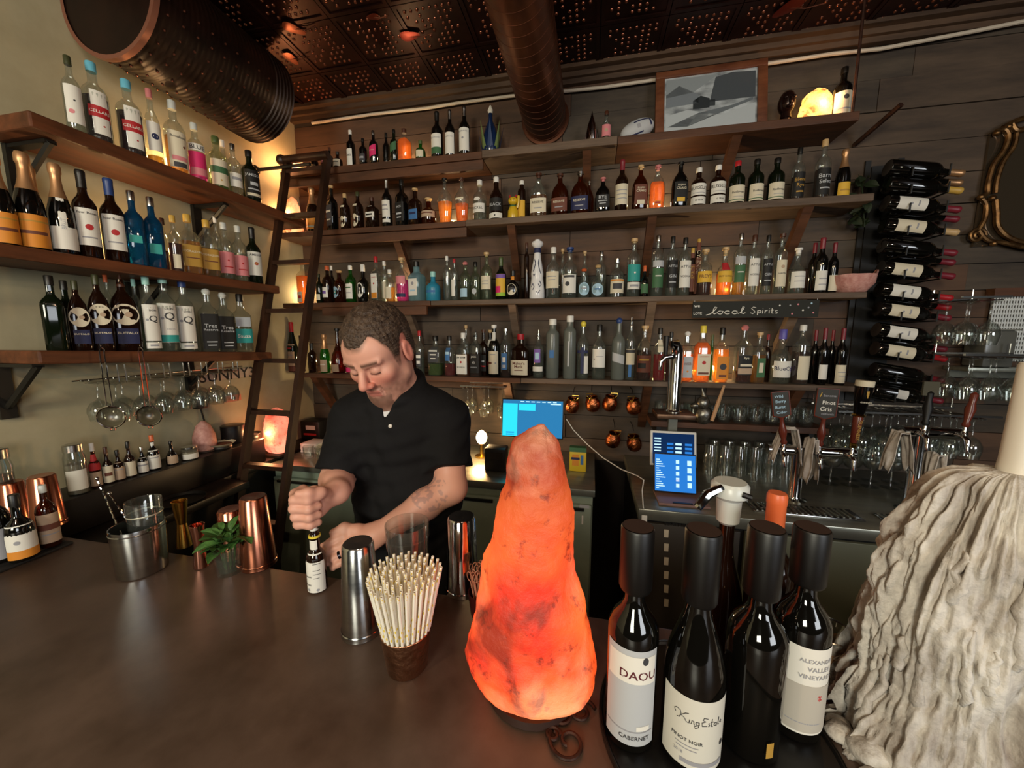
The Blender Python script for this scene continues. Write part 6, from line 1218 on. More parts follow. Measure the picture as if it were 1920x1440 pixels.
# ================================================================== small bottles and jars on the side ledge
LG = 1.1005
def ledge(px, yt, w, kind, glass, cap, labels, label, liq=None, cs=None, X=-1.875):
    lo, hi = yt, yt+200
    for _ in range(30):
        m_ = (lo+hi)/2
        if onX(px, m_, X).z > LG: lo = m_
        else: hi = m_
    q = onX(px, yt, X); R = w*dep(q)/FPX/2*dep(q)/math.hypot(q.x, q.y); t = thing('small_bottle', label, 'bottle', (X, onX(px, lo, X).y, LG), math.pi/2-.5, 'bitters on the side ledge')
    return make_bottle(t, q.z-LG, R, kind, glass, liq, cap, labels, capstyle=cs, seg=16)
ledge(183, 828, 24, 'squat', 'a', 'white', [L('red', (.4, .75), 1.1), L('beige', (.05, .36), 1.1)], 'brown bottle with red and beige label on side ledge')
ledge(206, 836, 22, 'squat', 'db', 'brown', [L('cream', (.05, .5), 1.1, Bn(.5, .2, 'brown', 0, .6))], 'brown-topped bitters bottle with cream label on side ledge')
ledge(226, 842, 22, 'squat', 'db', 'black', [L('beige', (.05, .6), 1.2, Bn(.6, .05, 'grey', 0, .6))], 'black-capped bitters bottle with beige wrap on side ledge')
ledge(247, 826, 22, 'squat', 'db', 'black', [L('cream', (.05, .45), 1.1)], 'bitters bottle with large black cap on side ledge')
ledge(270, 836, 20, 'squat', 'd', 'silver', [L('white', (.05, .6), 1.2, Bn(.5, .1, 'grey'))], 'silver-capped bitters bottle on side ledge')
ledge(291, 814, 24, 'squat', 'd', 'orange', [L('white', (.05, .58), 1.25, Bn(.6, .05, 'grey', 0, .6)), L('white', (.7, .8), .3)], 'taller bitters bottle with orange-red cap on side ledge')
ledge(324, 826, 25, 'pear', 'd', 'black', [L('beige', (.05, .4), .9)], 'black dropper bottle with tan label on side ledge')
def jar(px, yt, w, mat, label, lid=None, lab=None, X=-1.87, fill=None):
    lo, hi = yt, yt+200
    for _ in range(30):
        m_ = (lo+hi)/2
        if onX(px, m_, X).z > LG: lo = m_
        else: hi = m_
    q = onX(px, yt, X); R = w*dep(q)/FPX/2*dep(q)/math.hypot(q.x, q.y); h = q.z-LG; t = thing('glass_jar', label, 'jar', (X, onX(px, lo, X).y, LG), math.pi/2-.5)
    MB().lathe([(0, .003), (R*.95, .003), (R*.96, h*.75), (R*.8, h*.85), (R*.8, h*.93), (R*.84, h*.93), (R*.84, h*.84), (R, h*.74), (R, .004), (R*.9, 0), (0, 0)], 20, cap=False).build('jar_glass', mat, t)
    MB().lathe([(R*.9, h*.86), (R*.9, h*.99), (R*.8, h)], 20).build('lid', lid or CAPS['silver'], t)
    if fill: MB().lathe([(0, .004), (R*.93, .004), (R*.93, h*.6), (0, h*.6)], 18, cap=False).build('contents', fill, t)
    if lab: KIND['jar'] = ([(1, 0), (1, 1)], 2, 1, .5, .9); sticker(R, h, 'jar', -R, R, h*.1, h*.5, .001).build('label', PAPER[lab], t)
jar(149, 830, 44, GL['w'], 'tall clear jar with white label on side ledge', lab='white', fill=pm('#8a7f70', .7)); jar(357, 836, 34, GL['w'], 'short clear jar with red seal on side ledge', lab='white', fill=pm('#c9b8a0', .7)); jar(12, 838, 60, GL['w'], 'blurry clear jar at the left picture edge', fill=pm('#6a6154', .7))
# plates and dark crock on the side counter
def dish(px, py, X, zt_, R, label, mat, fill):
    q = onX(px, py, X); zb_ = 1.1005 if q.y < 1.75 else .9655; h = max(.03, q.z-zb_); t = thing('dish_stack', label, 'dish', (X, q.y, zb_))
    MB().lathe([(R*.7, 0), (R*.75, .005), (R*.75, h-.02), (R*.7, h-.015)], 24).build('pot', pm('#14110f', .5), t)
    MB().lathe([(0, h-.012), (R*.6, h-.012), (R, h), (R*1.02, h+.001), (R*.7, h-.015), (0, h-.015)], 32, cap=False).build('plate', mat, t)
    MB().lathe([(0, h-.006), (R*.75, h-.007)], 24, cap=False).build('contents', fill, t)
dish(416, 845, -1.885, 0, .062, 'cream-rimmed saucer of brown spice on a dark pot', pm('#d8c8a8', .4), pm('#7a4426', .8)); dish(474, 860, -1.9, 0, .05, 'shallow dish of salt on a dark pot near the ladder', BLACKP, pm('#cdbba6', .8))
q = onX(385, 838, -1.93); t = thing('ceramic_dome', 'small pinkish salt dome against the plaster wall', 'ornament', (-1.93, q.y, 1.1005 if q.y < 1.75 else .9655)); hh = max(.05, onX(385, 788, -1.93).z-t.location.z); MB().lathe([(.04, 0), (.05, .01), (.048, hh*.5), (.03, hh*.85), (.008, hh)], 20).build('dome', SALTP, t); MB().lathe([(.052, 0), (.052, .006)], 20).build('foot', pm('#3a2a20', .6), t)
q = onX(440, 840, -1.925); t = thing('canister', 'dark round canister against the plaster wall beside the ladder', 'canister', (-1.925, min(1.69, q.y), 1.1005)); hh = onX(440, 796, -1.925).z-1.1005; MB().lathe([(.052, 0), (.055, .005), (.055, hh-.02), (.05, hh-.015)], 24).build('can_body', pm('#1a1618', .35), t); MB().lathe([(.056, hh-.02), (.056, hh), (.05, hh+.003)], 24).build('lid', pm('#141114', .3), t)
# round dark trays on the side counter front
q = onZ(330, 905, 1.0)
t = thing('service_tray', 'round black service tray on the side ledge', 'tray', (-1.74, 1.22, .9655)); 
MB().lathe([(0, 0), (.08, 0), (.088, .012), (.085, .012), (.078, .003), (0, .003)], 32, cap=False).build('tray_body', pm('#0f0d0c', .35), t); MB().lathe([(.0872, .0121), (.089, .0135), (.0875, .014)], 32, cap=False).build('rim', pm('#2a2522', .3), t)
# ================================================================== draft taps on the steel counter
def tower(px, yb, yt, Y, R, label, faucets):
    p = onY(px, yb, Y); z0 = .9505; h = onY(px, yt, Y).z-z0; t = thing('tap_tower', label, 'tap tower', (p.x, Y, z0))
    MB().lathe([(R*1.9, 0), (R*1.9, .006), (R*1.15, .012), (R, .02), (R, h-.01), (R*.95, h), (0, h+.001)], 28, cap=False).build('column', CHROME, t)
    if len(faucets) > 1:
        x0, x1 = min(f[0] for f in faucets)-.04, max(f[0] for f in faucets)+.04
        MB().tube([(x0, 0, h-.02), (x1, 0, h-.02)], R*.9, 20).build('cross_bar', CHROME, t)
    for f in faucets:
        fx, kind, txts = f[:3]; c = Vector((fx, -R, h-.02)); lean = f[3] if len(f) > 3 else 0.0
        MB().tube([c, c+Vector((0, -.03, 0)), c+Vector((0, -.045, -.012)), c+Vector((0, -.052, -.055))], [.011, .011, .010, .0075], 12).build('faucet', CHROME, t)
        MB().lathe([(.009, 0), (.012, .006), (.010, .012), (.006, .02), (.0075, .03), (.005, .036)], 14, Matrix.Translation(c+Vector((0, -.028, .006)))).build('faucet_collar', CHROME, t)
        b0 = Matrix.Translation(c+Vector((0, -.028, .040))) @ Matrix.Rotation(lean, 4, 'Y'); WD = pm('#6a2f22', .25, name='turned_red_wood')
        if kind == 'board':
            hd = MB().lathe([(.009, 0), (.013, .01), (.009, .022), (.014, .045), (.016, .06), (.010, .085), (.0075, .105), (.009, .12)], 16, b0).build('handle', WD, t)
            bw, bh = txts[1]; b1 = b0 @ Matrix.Translation((0, 0, .118))
            v = [(x*bw, y, z*bh) for y in (-.006, .006) for x, z in ((-.5, .1), (0, 0), (.5, .1), (.5, 1), (-.5, 1))]
            bd_ = MB().add(v, [(0, 1, 2, 3, 4), (9, 8, 7, 6, 5)]+[(i, i+5, (i+1) % 5+5, (i+1) % 5) for i in range(5)], b1).build('chalk_board', pm('#3a3a38', .75, name='grey_chalkboard'), hd, smooth=False)
            rim_ = MB()
            for a_, c_ in (((-.5, .1), (0, 0)), ((0, 0), (.5, .1)), ((.5, .1), (.5, 1)), ((.5, 1), (-.5, 1)), ((-.5, 1), (-.5, .1))): rim_.tube([b1 @ Vector((a_[0]*bw, -.006, a_[1]*bh)), b1 @ Vector((c_[0]*bw, -.006, c_[1]*bh))], .0022, 5)
            rim_.build('board_rim', WD, hd)
            for s, x, z, w_, cc in txts[0]:
                mb = MB(); flat_text(mb, s, b1 @ Matrix.Translation((x*bw, -.0068, z*bh)), w=w_*bw); mb.build('lettering', PAPER[cc], hd, smooth=False)
        elif kind == 'stout':
            hd = MB().lathe([(.010, 0), (.012, .004), (.012, .018), (.008, .022)], 16, b0).build('brass_ferrule', BRASS, t)
            MB().lathe([(.0105, .022), (.013, .04), (.0175, .13), (.016, .135)], 16, b0).build('handle', WD, t)
            mb = MB(); flat_text(mb, 'GUINNESS', b0 @ Matrix.Translation((0, -.0185, .08)) @ Matrix.Rotation(math.pi/2, 4, 'Y'), w=.085); mb.build('lettering', PAPER['gold'], hd, smooth=False)
            MB().lathe([(.018, .135), (.024, .14), (.018, .146)], 20, b0).build('brass_ring', BRASS, t)
            pt_ = MB().lathe([(.017, .146), (.019, .15), (.028, .235), (.030, .262), (.0285, .262)], 24, b0).build('pint_shape', pm('#0c0a0a', .15, name='stout_black'), t)
            MB().lathe([(.0292, .258), (.0308, .266), (.0308, .284), (.028, .286)], 24, b0).build('foam_top', PAPER['cream'], t)
            mb = MB(); flat_text(mb, 'GUINNESS', b0 @ Matrix.Translation((0, -.0285, .198)), w=.042); mb.build('lettering', PAPER['cream'], pt_, smooth=False)
            MB().add([(x*.011, -.0305, .225+z*.022) for x, z in ((-.5, .9), (-.45, .1), (.1, -.5), (.35, .2), (.3, .9))], [(0, 1, 2, 3, 4)], b0).build('harp_emblem', PAPER['gold'], pt_, smooth=False)
        else:
            MB().lathe([(.009, 0), (.013, .01), (.009, .022), (.016, .07), (.010, .10), (.012, .13), (.002, .14)], 16, b0).build('handle', WD if kind == 'wood' else BLACKP, t)
            if kind == 'card':
                MB().box(-.026, .026, -.004, .004, .12, .175, b0).build('tap_card', pm('#4a4636', .7), t, smooth=False)
    return t
ty = 1.84
tower(1487, 944, 836, ty, .026, 'central chrome tap tower with three handles on the steel counter', [
    (-.085, 'board', ([('Wild', -.1, .82, .5, 'pblue'), ('Berry', .0, .62, .6, 'pblue'), ('Burst', -.05, .42, .6, 'pblue'), ('Cider', 0, .22, .6, 'pblue')], (.066, .115)), -.16),
    (.05, 'board', ([('Sonoma', .1, .78, .6, 'grey'), ('Pinot', .1, .55, .6, 'white'), ('Gris', .0, .34, .55, 'white'), ('california', .1, .18, .6, 'grey'), ('/', -.32, .8, .1, 'yellow')], (.078, .13)), .03),
    (.17, 'stout', None, .06)])
tower(1705, 962, 800, ty-.02, .026, 'right chrome tap tower beside the wax candle', [(-.03, 'card', None), (.10, 'wood', None, .1)])
# single chrome tower on the short pedestal
p = onY(1262, 772, 1.9); pd = thing('tap_pedestal', 'small dark metal drip platform holding the single tap column', 'platform', (p.x, 1.9, .9505)); hp = p.z-.9505
MB().box(-.085, .085, -.075, .075, hp-.022, hp, bev=.003).build('plate', noisy('worn_bronze', '#4a3628', '#6e5442', (20, 20, 20), (.3, .5), metal=.7), pd); MB().box(-.02, .02, -.012, .012, 0, hp-.022).build('post', STEELD, pd, smooth=False)
tt = thing('tap_tower', 'single tall chrome tap column with black handle above the tablets', 'tap tower', (p.x, 1.9, p.z+.0005)); h = onY(1262, 640, 1.9).z-p.z
MB().lathe([(.04, 0), (.04, .004), (.034, .008), (.0305, .014), (.0305, h-.07)], 28).build('column', CHROME, tt)
MB().tube([(0, 0, h-.072), (0, 0, h-.04), (-.012, -.014, h-.012), (-.03, -.03, h-.012)], [.0305, .0303, .025, .014], 20).build('bent_head', CHROME, tt)
MB().tube([(-.025, -.03, h-.07), (-.06, -.04, h-.075), (-.075, -.045, h-.095), (-.078, -.047, h-.135)], [.013, .012, .010, .007], 12).build('faucet', CHROME, tt)
MB().lathe([(.007, 0), (.009, .02), (.013, .085), (.011, .09)], 14, Matrix.Translation((-.055, -.04, h-.065))).build('handle', BLACKP, tt)
# drip tray
q = onZ(1490, 955, .95); t = thing('drip_tray', 'long steel drip tray set at the tap tower foot', 'tray', (q.x+.02, 1.715, .9505)); MB().box(-.2, .2, -.05, .05, 0, .006, bev=.002).build('tray_body', STEEL, t)
for i in range(18): MB().box(-.19+i*.021, -.183+i*.021, -.042, .042, .0061, .0085).build('slat', STEELD, t, smooth=False)
q = onZ(1700, 975, .95); t = thing('drip_tray', 'steel drip tray at the right tap tower, partly hidden by wax', 'tray', (q.x+.06, 1.70, .9505)); MB().box(-.16, .16, -.05, .05, 0, .006, bev=.002).build('tray_body', STEEL, t)
for i in range(14): MB().box(-.15+i*.021, -.143+i*.021, -.042, .042, .0061, .0085).build('slat', STEELD, t, smooth=False)
# white cloths draped over the faucets
CLOTH = noisy('white_bar_cloth', '#b9aea4', '#d6cec4', (30, 30, 30), (.85, .95), bump=.3)
def cloth(c, w, d, label, seed, drop=.1, rz=0.0):
    v = []; f = []; n_ = 22
    for i in range(n_+1):
        for j in range(n_+1):
            u, s = i/n_*2-1, j/n_*2-1; x, y = u*w, s*d; r_ = max(0, abs(u)-.35)
            z = -r_*drop*1.6+mn.noise(Vector((u*2.2+seed, s*2.2, 0)))*.010-.2*drop*abs(s)*(abs(u) > .3); x = x*(1-.35*r_)+mn.noise(Vector((u*2, s*2, seed)))*.012; y = y*(1-.3*r_)
            v.append((x, y, z))
    for i in range(n_):
        for j in range(n_): f.append((i*(n_+1)+j, (i+1)*(n_+1)+j, (i+1)*(n_+1)+j+1, i*(n_+1)+j+1))
    o = MB().add(v, f).build('bar_cloth', CLOTH, None, sharp=180); o.location = c; o.rotation_euler = (0, 0, rz); md = o.modifiers.new('thickness', 'SOLIDIFY'); md.thickness = .0025
    return tag(o, label, 'cloth')
q = onY(1478, 802, ty-.02); cloth(q, .075, .03, 'white cloth draped over the left faucets of the central tap', 3, .13); q = onY(1523, 822, ty-.035); cloth(q, .032, .03, 'white cloth hanging beside the stout tap handle', 9, .16, .2)
q = onY(1690, 810, ty-.03); cloth(q, .06, .03, 'grey-white cloth draped on the right tap tower', 5, .14); q = onY(1755, 850, ty-.05); cloth(q, .035, .03, 'grey-white cloth hanging right of the right tap', 7, .16)
# fish-shaped pewter figure beside the tap column
p = onY(1330, 773, 2.0); fg = thing('pewter_figure', 'pewter animal figure holding a pale wooden paddle beside the chrome column', 'figurine', (p.x, 2.11-.02, 1.2225)); PEW = noisy('pewter', '#5c5a54', '#8c8a82', (50, 50, 50), (.25, .4), metal=.9, bump=.5, bscale=70, bdist=.004)
MB().ball((0, 0, .05), .05, 14, 10, (.9, .7, 1.0)).ball((-.01, -.01, .115), .034, 12, 10, (1, .9, 1.1)).build('body', PEW, fg); MB().ball((-.045, -.012, .10), .02, 10, 8, (1.3, .8, .8)).build('snout', PEW, fg); MB().lathe([(.016, 0), (.001, .055)], 10, Matrix.Translation((.0, 0, .14)) @ Matrix.Rotation(-.3, 4, 'Y')).build('cap', PEW, fg)
MB().tube([(.03, -.04, .03), (.05, -.045, .12), (.075, -.04, .215)], [.009, .010, .006], 8).build('paddle', pm('#b8906a', .6), fg)
# ================================================================== wine rack with lying bottles
wr = thing('wine_rack', 'tall black iron wall rack holding wine bottles', 'rack', (1.36, YB, 1.2))
for x in (-.02, .12): MB().box(x-.012, x+.012, -.03, -.021, .12, 1.36).build('upright', BLACKM, wr, smooth=False)
MB().box(-.005, .165, -.0335, -.0305, .14, 1.33).build('shadow_panel', pm('#070606', .6), wr, smooth=False)  # black sheet added for the dark shadow mass behind the bottles
rows = [(318, 0), (350, 2), (385, 1), (427, 1), (465, 0), (508, 1), (548, 1), (585, 1), (625, 1), (660, 1), (700, 0), (738, 3)]
RL = KIND['wine']
capc = ['foil', 'gold', 'wine', 'cork', 'wine', 'wine', 'red', 'wine', 'wine', 'red', 'wine', 'wine']
for i, (y, kd) in enumerate(rows):
    for back in (0, 1):
        Y = 2.195 if not back else 2.285
        if back and i % 2: continue
        c = onY(1712-(y-420)*.08, y+(18 if back else 0), Y); R = .037; h = .30
        nm = ['label-less dark bottle', 'dark bottle with cream label', 'gold-necked dark bottle', 'dark bottle with white end label'][kd] if not back else 'dark bottle'
        t = thing('wine_bottle', '%s, %s %s from the top of the wall rack' % (nm, 'front row,' if not back else 'rear row,', ordinal(i+1)), 'bottle', (c.x-.12, Y, c.z+.018), 0, 'bottles in the wall rack')
        t.rotation_euler = Vector((1, 0, -.17)).to_track_quat('Z', 'Y').to_euler(); t.rotation_mode = 'QUATERNION'
        q = Matrix((Vector((1, 0, -.17)).normalized(), Vector((.0, 1, 0)), Vector((.17, 0, 1)).normalized())).transposed()   # columns: axis, Y, up
        zax = Vector((1, 0, -.17)).normalized(); xax = Vector((-.17, 0, -1)).normalized(); yax = zax.cross(xax)
        t.rotation_quaternion = Matrix((xax, yax, zax)).transposed().to_quaternion()
        make_bottle(t, h, R, 'wine', 'd', None, capc[i], [L('cream' if i % 2 else 'white', (.12, .5), .8, Bn(.7, .06, 'grey', 0, .4), Dd(.1, .45, .12, 'grey'))] if (kd == 1 and not back) else ([L('white', (.3, .45), .6)] if kd == 3 and not back else []))
    cx = onY(1712-(y-420)*.08, y, 2.195).x-1.36; zz = onY(1712-(y-420)*.08, y, 2.195).z-1.2
    for s, dz in ((-.045, -.012), (.095, -.019)):
        MB().tube([(cx+s, -.022, zz-.026+dz)]+[(cx+s, -.022-.196*k_, zz-.026+dz) for k_ in (.33, .66, 1)]+[(cx+s, -.2195, zz-.0)], .004, 6).build('cradle', BLACKM, wr)
# trailing dark plant at the rack top
pl = thing('trailing_plant', 'dark leafy plant hanging at the top of the wine rack', 'plant', (onY(1600, 330, 2.28).x, 2.28, SH['s2']+.0)); GRN = pm('#1d2a14', .6, name='dark_leaf')
lf2 = leaf(.06, .02); lf2.materials.append(GRN)
for i in range(26):
    o = link('leaf', lf2, None, pl, (random.uniform(.0, .05), random.uniform(-.1, .03), random.uniform(-.12, .14))); o.rotation_euler = (random.uniform(-1, 1), random.uniform(-1, 1), random.uniform(0, 6.28))
MB().tube([(0, .09, .14), (.04, 0, .1), (.05, -.04, -.12)], .003, 6).build('vine', GRN, pl)
# ================================================================== ornate mirror
mi = thing('ornate_mirror', 'ornate bronze scroll-framed mirror at the right edge', 'mirror', (2.06, YB-.022, 2.10)); GOLDF = noisy('old_bronze', '#5a4028', '#9a7448', (30, 30, 30), (.25, .45), metal=.85)
MB().box(-.24, .3, -.012, 0, .02, .54).build('mirror_glass', pm('#8a7a66', .12, .85, name='dim_mirror'), mi, smooth=False)
def msc(pts, r, nm='frame_scroll'): MB().tube([(x, -.03+.0*z, z) for x, z in pts], r, 8).build(nm, GOLDF, mi)
def cur(P, n=8):
    out = []
    for i in range(len(P)-1):
        p0, p1, p2, p3 = P[max(0, i-1)], P[i], P[i+1], P[min(len(P)-1, i+2)]
        for k_ in range(n):
            t_ = k_/n; out.append(tuple(.5*((2*p1[j])+(-p0[j]+p2[j])*t_+(2*p0[j]-5*p1[j]+4*p2[j]-p3[j])*t_**2+(-p0[j]+3*p1[j]-3*p2[j]+p3[j])*t_**3) for j in (0, 1)))
    return out+[P[-1]]
mo = lambda px, py: ((lambda q: (q.x-2.06, q.z-2.10))(onY(px, py, YB-.05)))
for P, r in (((1866, 248, 1882, 243, 1890, 258, 1880, 285, 1862, 310, 1852, 345, 1850, 362, 1838, 370), .011), ((1905, 250, 1900, 275, 1880, 305, 1868, 340, 1866, 362), .010), ((1838, 370, 1848, 385, 1846, 410, 1834, 432), .010), ((1866, 375, 1868, 400, 1870, 425, 1890, 445, 1925, 455, 1990, 452), .012), ((1834, 432, 1850, 450, 1880, 455, 1925, 465, 1990, 470), .010), ((1880, 240, 1910, 225, 1950, 215, 2000, 220), .012), ((1895, 232, 1905, 245, 1925, 240), .012)):
    msc(cur([mo(P[i], P[i+1]) for i in range(0, len(P), 2)]), r)
c = mo(1831, 442); msc([(c[0]+(.035-.028*i/24)*math.cos(i*.45), c[1]+(.035-.028*i/24)*math.sin(i*.45)) for i in range(25)], .008)
for px, py in ((1838, 370), (1860, 372), (1862, 457), (1868, 250), (1890, 238)): c = mo(px, py); MB().ball((c[0], -.03, c[1]), .014, 10, 8).build('bead', GOLDF, mi)
for s in (mo(1990, 452), ): pass
# ================================================================== bright lattice panel and container at the right edge
a, b = onY(1838, 690, 2.34), onY(1990, 548, 2.34); lt = thing('lattice_panel', 'white perforated lattice panel at the right edge of the back wall', 'panel', ((a.x+b.x)/2, 2.335, a.z)); W_, H_ = b.x-a.x, b.z-a.z
MB().box(-W_/2, W_/2, .0, .006, H_*.1, H_*.95).build('backing', pm('#6a6a66', .7), lt, smooth=False)
lw = pm('#d8dcdc', .5, name='white_lattice')
for i in range(14): MB().box(-W_/2, W_/2, -.006, -.001, H_*(.12+i*.06), H_*(.12+i*.06)+.009).build('slat', lw, lt, smooth=False)
for i in range(24): MB().box(-W_/2+W_*i/24, -W_/2+W_*i/24+.006, -.008, -.0061, H_*.1, H_*.95).build('bar', lw, lt, smooth=False)
MB().box(-W_/2-.02, W_/2, -.03, .0145, H_*.95, H_*1.06).build('top_board', WOODS, lt, smooth=False)
a, b = onY(1835, 688, 2.24), onY(1905, 620, 2.24); t = thing('plastic_bin', 'grey translucent bin under the lattice panel', 'bin', ((a.x+b.x)/2, 2.275, a.z)); w_, h_ = (b.x-a.x)/2, b.z-a.z
MB().box(-w_, w_, -.05, .06, 0, h_, bev=.01).build('bin_body', clearmat('grey_plastic', '#a9aaa4', .06, .6, '#7a7a74', 0, .25, .1), t); MB().box(-w_-.004, w_+.004, -.055, .065, h_, h_+.008).build('lid', pm('#77776f', .5), t, smooth=False)
sh = thing('steel_shelf', 'narrow steel shelf under the grey bin at the right', 'shelf', ((a.x+b.x)/2, 2.275, a.z-.0015)); MB().box(-.12, .4, -.06, .0745, -.02, 0, bev=.002).build('board', STEELD, sh); MB().box(-.1, .35, .06, .0745, -.06, -.021).build('bracket', STEELD, sh, smooth=False)
# ================================================================== wax mountain and candle at the lower right
WXY = .63; cdp = onY(1908, 884, WXY); WX = Vector((cdp.x, WXY, BZ)); wx = thing('wax_mound', 'huge grey-white mound of melted candle wax with long drips', 'wax', WX)
WAXM = noisy('dripped_wax', '#82766c', '#d4d0c9', (18, 18, 5), (.5, .7), bump=.9, bscale=45, bdist=.008, lo=.32, hi=.62)
wt = cdp.z-BZ; wprof = [(wt, .028)]
for x, y in ((1800, 896), (1776, 903), (1750, 915), (1727, 938), (1714, 961), (1695, 988), (1670, 1016), (1659, 1055), (1654, 1100), (1647, 1158), (1640, 1213), (1630, 1270)):
    q = onY(x, y, WXY-.03); wprof.append((q.z-BZ, (WX.x-q.x)*(.90-.25*max(0, min(1, (q.z-BZ-.2)/.22)))))
wprof.append((0, wprof[-1][1]+.05)); wprof.sort()
nA, nZ = 320, 170; v = []; f = []
for j in range(nZ+1):
    z = wt*j/nZ; rb = np.interp(z, [q[0] for q in wprof], [q[1] for q in wprof])
    for i in range(nA):
        a_ = 2*math.pi*i/nA; c, s = math.cos(a_), math.sin(a_); w1 = .9*mn.noise(Vector((c*2, s*2, z*9)))
        rid = mn.noise(Vector((c*4+w1, s*4, z*2.6)))+.7*abs(mn.noise(Vector((c*9+w1, s*9, z*3.5+5))))+.5*mn.noise(Vector((c*20, s*20+w1, z*9+9)))
        lump = mn.fractal(Vector((c*6, s*6, z*8)), .9, 2.1, 6)+.35*mn.noise(Vector((c*22, s*22, z*50)))
        foot = max(0, 1-z/.07); d = (.026*rid+.013*lump)*min(1, rb/.09)+foot*.06*mn.noise(Vector((c*3.4, s*3.4, 2)))+foot*.016*lump
        r_ = max(.02, rb+d); v.append((r_*c, r_*s*.62, max(.0005, z+.006*lump*(1 if j else 0)*min(1, (wt-z)/.03))))
for j in range(nZ):
    for i in range(nA): i2 = (i+1) % nA; f.append((j*nA+i, j*nA+i2, (j+1)*nA+i2, (j+1)*nA+i))
f.append(tuple(range(nA-1, -1, -1))); f.append(tuple(nZ*nA+i for i in range(nA)))
MB().add(v, f).build('wax_body', WAXM, wx, sharp=180)
for k_ in range(22):          # single drips that stand proud of the mound
    a_ = math.radians(-225+k_*8.2+random.uniform(-3, 3)); z0 = random.uniform(.14, .36); L_ = random.uniform(.05, .13); pts = []; rs = []
    for i in range(9):
        z = z0-L_*i/8; rb = np.interp(max(0, z), [q[0] for q in wprof], [q[1] for q in wprof])+.006+.006*mn.noise(Vector((k_*2, i*.8, 0))); aa = a_+.07*mn.noise(Vector((k_, i*.5, 0))); pts.append((rb*math.cos(aa), rb*math.sin(aa)*.62, max(.012, z))); rs.append((.0035+.0035*i/8)*random.uniform(.8, 1.25)*(.4 if i in (0, 8) else 1))
    MB().tube(pts, rs, 8).build('drip', WAXM, wx, sharp=180)
for k_ in range(30):
    a_ = math.radians(-215+k_*7); r_ = wprof[0][1]+random.uniform(-.02, .045); q_ = random.uniform(.010, .024); mb = MB().ball((0, 0, 0), q_, 14, 9, (1.3, 1.0, .75)); mb.v = [(x+.25*q_*mn.noise(Vector((x*60+k_, y*60, z*60))), y+.25*q_*mn.noise(Vector((y*60, x*60+k_, z*60))), max(-q_*.6, z)) for x, y, z in mb.v]
    o = mb.build('wax_lump', WAXM, wx, sharp=180); o.location = (r_*math.cos(a_), r_*math.sin(a_)*.7, q_*.62)
ct = onY(1906, 680, WXY); cn = thing('candle', 'plain off-white pillar candle standing on top of the wax mound', 'candle', (WX.x, WXY, BZ+wt-.004)); hcd = ct.z-(BZ+wt)+.004
MB().lathe([(.0200, 0), (.0185, .02), (.0170, hcd*.6), (.0160, hcd-.004), (.0145, hcd), (.006, hcd-.003), (0, hcd-.003)], 28, cap=False).build('candle_body', pm('#e3ddd0', .45, name='candle_wax'), cn)
MB().tube([(0, 0, hcd-.004), (.001, 0, hcd+.010)], .0012, 5).build('wick', PAPER['black'], cn)
# ================================================================== towel and glass bowl behind the bottles, stopper bottle, pewter bits
q = onZ(1592, 1215, BZ); tw = thing('bar_towel', 'folded beige towel lying at the bar edge beside the wax', 'towel', (q.x-.02, .715, BZ+.001))
TOW = noisy('beige_towel', '#9a7c5c', '#b89874', (40, 40, 40), (.9, .95), bump=.5, bscale=400, bdist=.002)
for i, (w_, d_, z0, ox) in enumerate(((.085, .05, 0, 0), (.08, .046, .021, .006), (.074, .042, .040, -.004))):
    b_ = bm_box(-w_+ox, w_+ox, -d_, d_, z0, z0+.02, .009, 3); MB().add([(x, y, z+.004*mn.noise(Vector((x*18, y*18, i)))) for x, y, z in b_[0]], b_[1]).build('fold', TOW, tw, sharp=180)
q = onZ(1565, 1185, BZ); t = thing('glass_bowl', 'shallow clear glass bowl behind the towel', 'bowl', (q.x+.015, .735-.0, BZ+.0)); t.location.y = .60 if 0 else .70
t.location = (onY(1560, 1178, .72).x, .725, BZ+.0625); MB().lathe([(0, .002), (.02, .002), (.036, .022), (.038, .022), (.022, 0), (0, 0)], 28, cap=False).build('bowl_glass', GL['w'], t); MB().lathe([(.0365, .0216), (.039, .023), (.0375, .0245)], 28, cap=False).build('rim', WIRE, t)
q = onZ(1523, 1335, BZ); t = thing('foil_stub', 'small crumpled silver foil piece beside the wine bottles', 'foil', (q.x, q.y, BZ+.012)); MB().lathe([(.007, 0), (.0085, .01), (.007, .022), (.008, .03)], 8, Matrix.Rotation(1.2, 4, 'Y')).build('foil_body', CHROME, t, smooth=False); MB().ball((.026, 0, .008), .006, 6, 4).build('foil_tip', CHROME, t)
# bottle with chrome and white stopper behind the wine bottles
q = onZ(1402, 1300, BZ); t = thing('sparkling_bottle', 'dark bottle closed with a white hinged champagne stopper', 'bottle', (q.x-.032, q.y+.062, BZ+.0005)); hh = .30
MB().lathe([(.034*a, hh*b) for a, b in KIND['champ'][0]], 28).build('glass', GL['db'], t)
top = onY(1402, 922, q.y+.05).z-BZ
MB().lathe([(.013, hh*.93), (.019, hh*.95), (.021, top-.02), (.031, top-.012), (.031, top+.006), (.026, top+.012), (0, top+.012)], 24, cap=False).build('stopper', pm('#c9cfcc', .3, name='pale_stopper'), t)
MB().tube([(-.02, -.02, top+.006), (-.045, -.03, top-.004), (-.062, -.036, top-.028)], [.007, .009, .007], 8).build('lever', CHROME, t); MB().tube([(.01, -.028, top), (.024, -.03, top-.004)], .005, 8).build('latch', BLACKP, t)
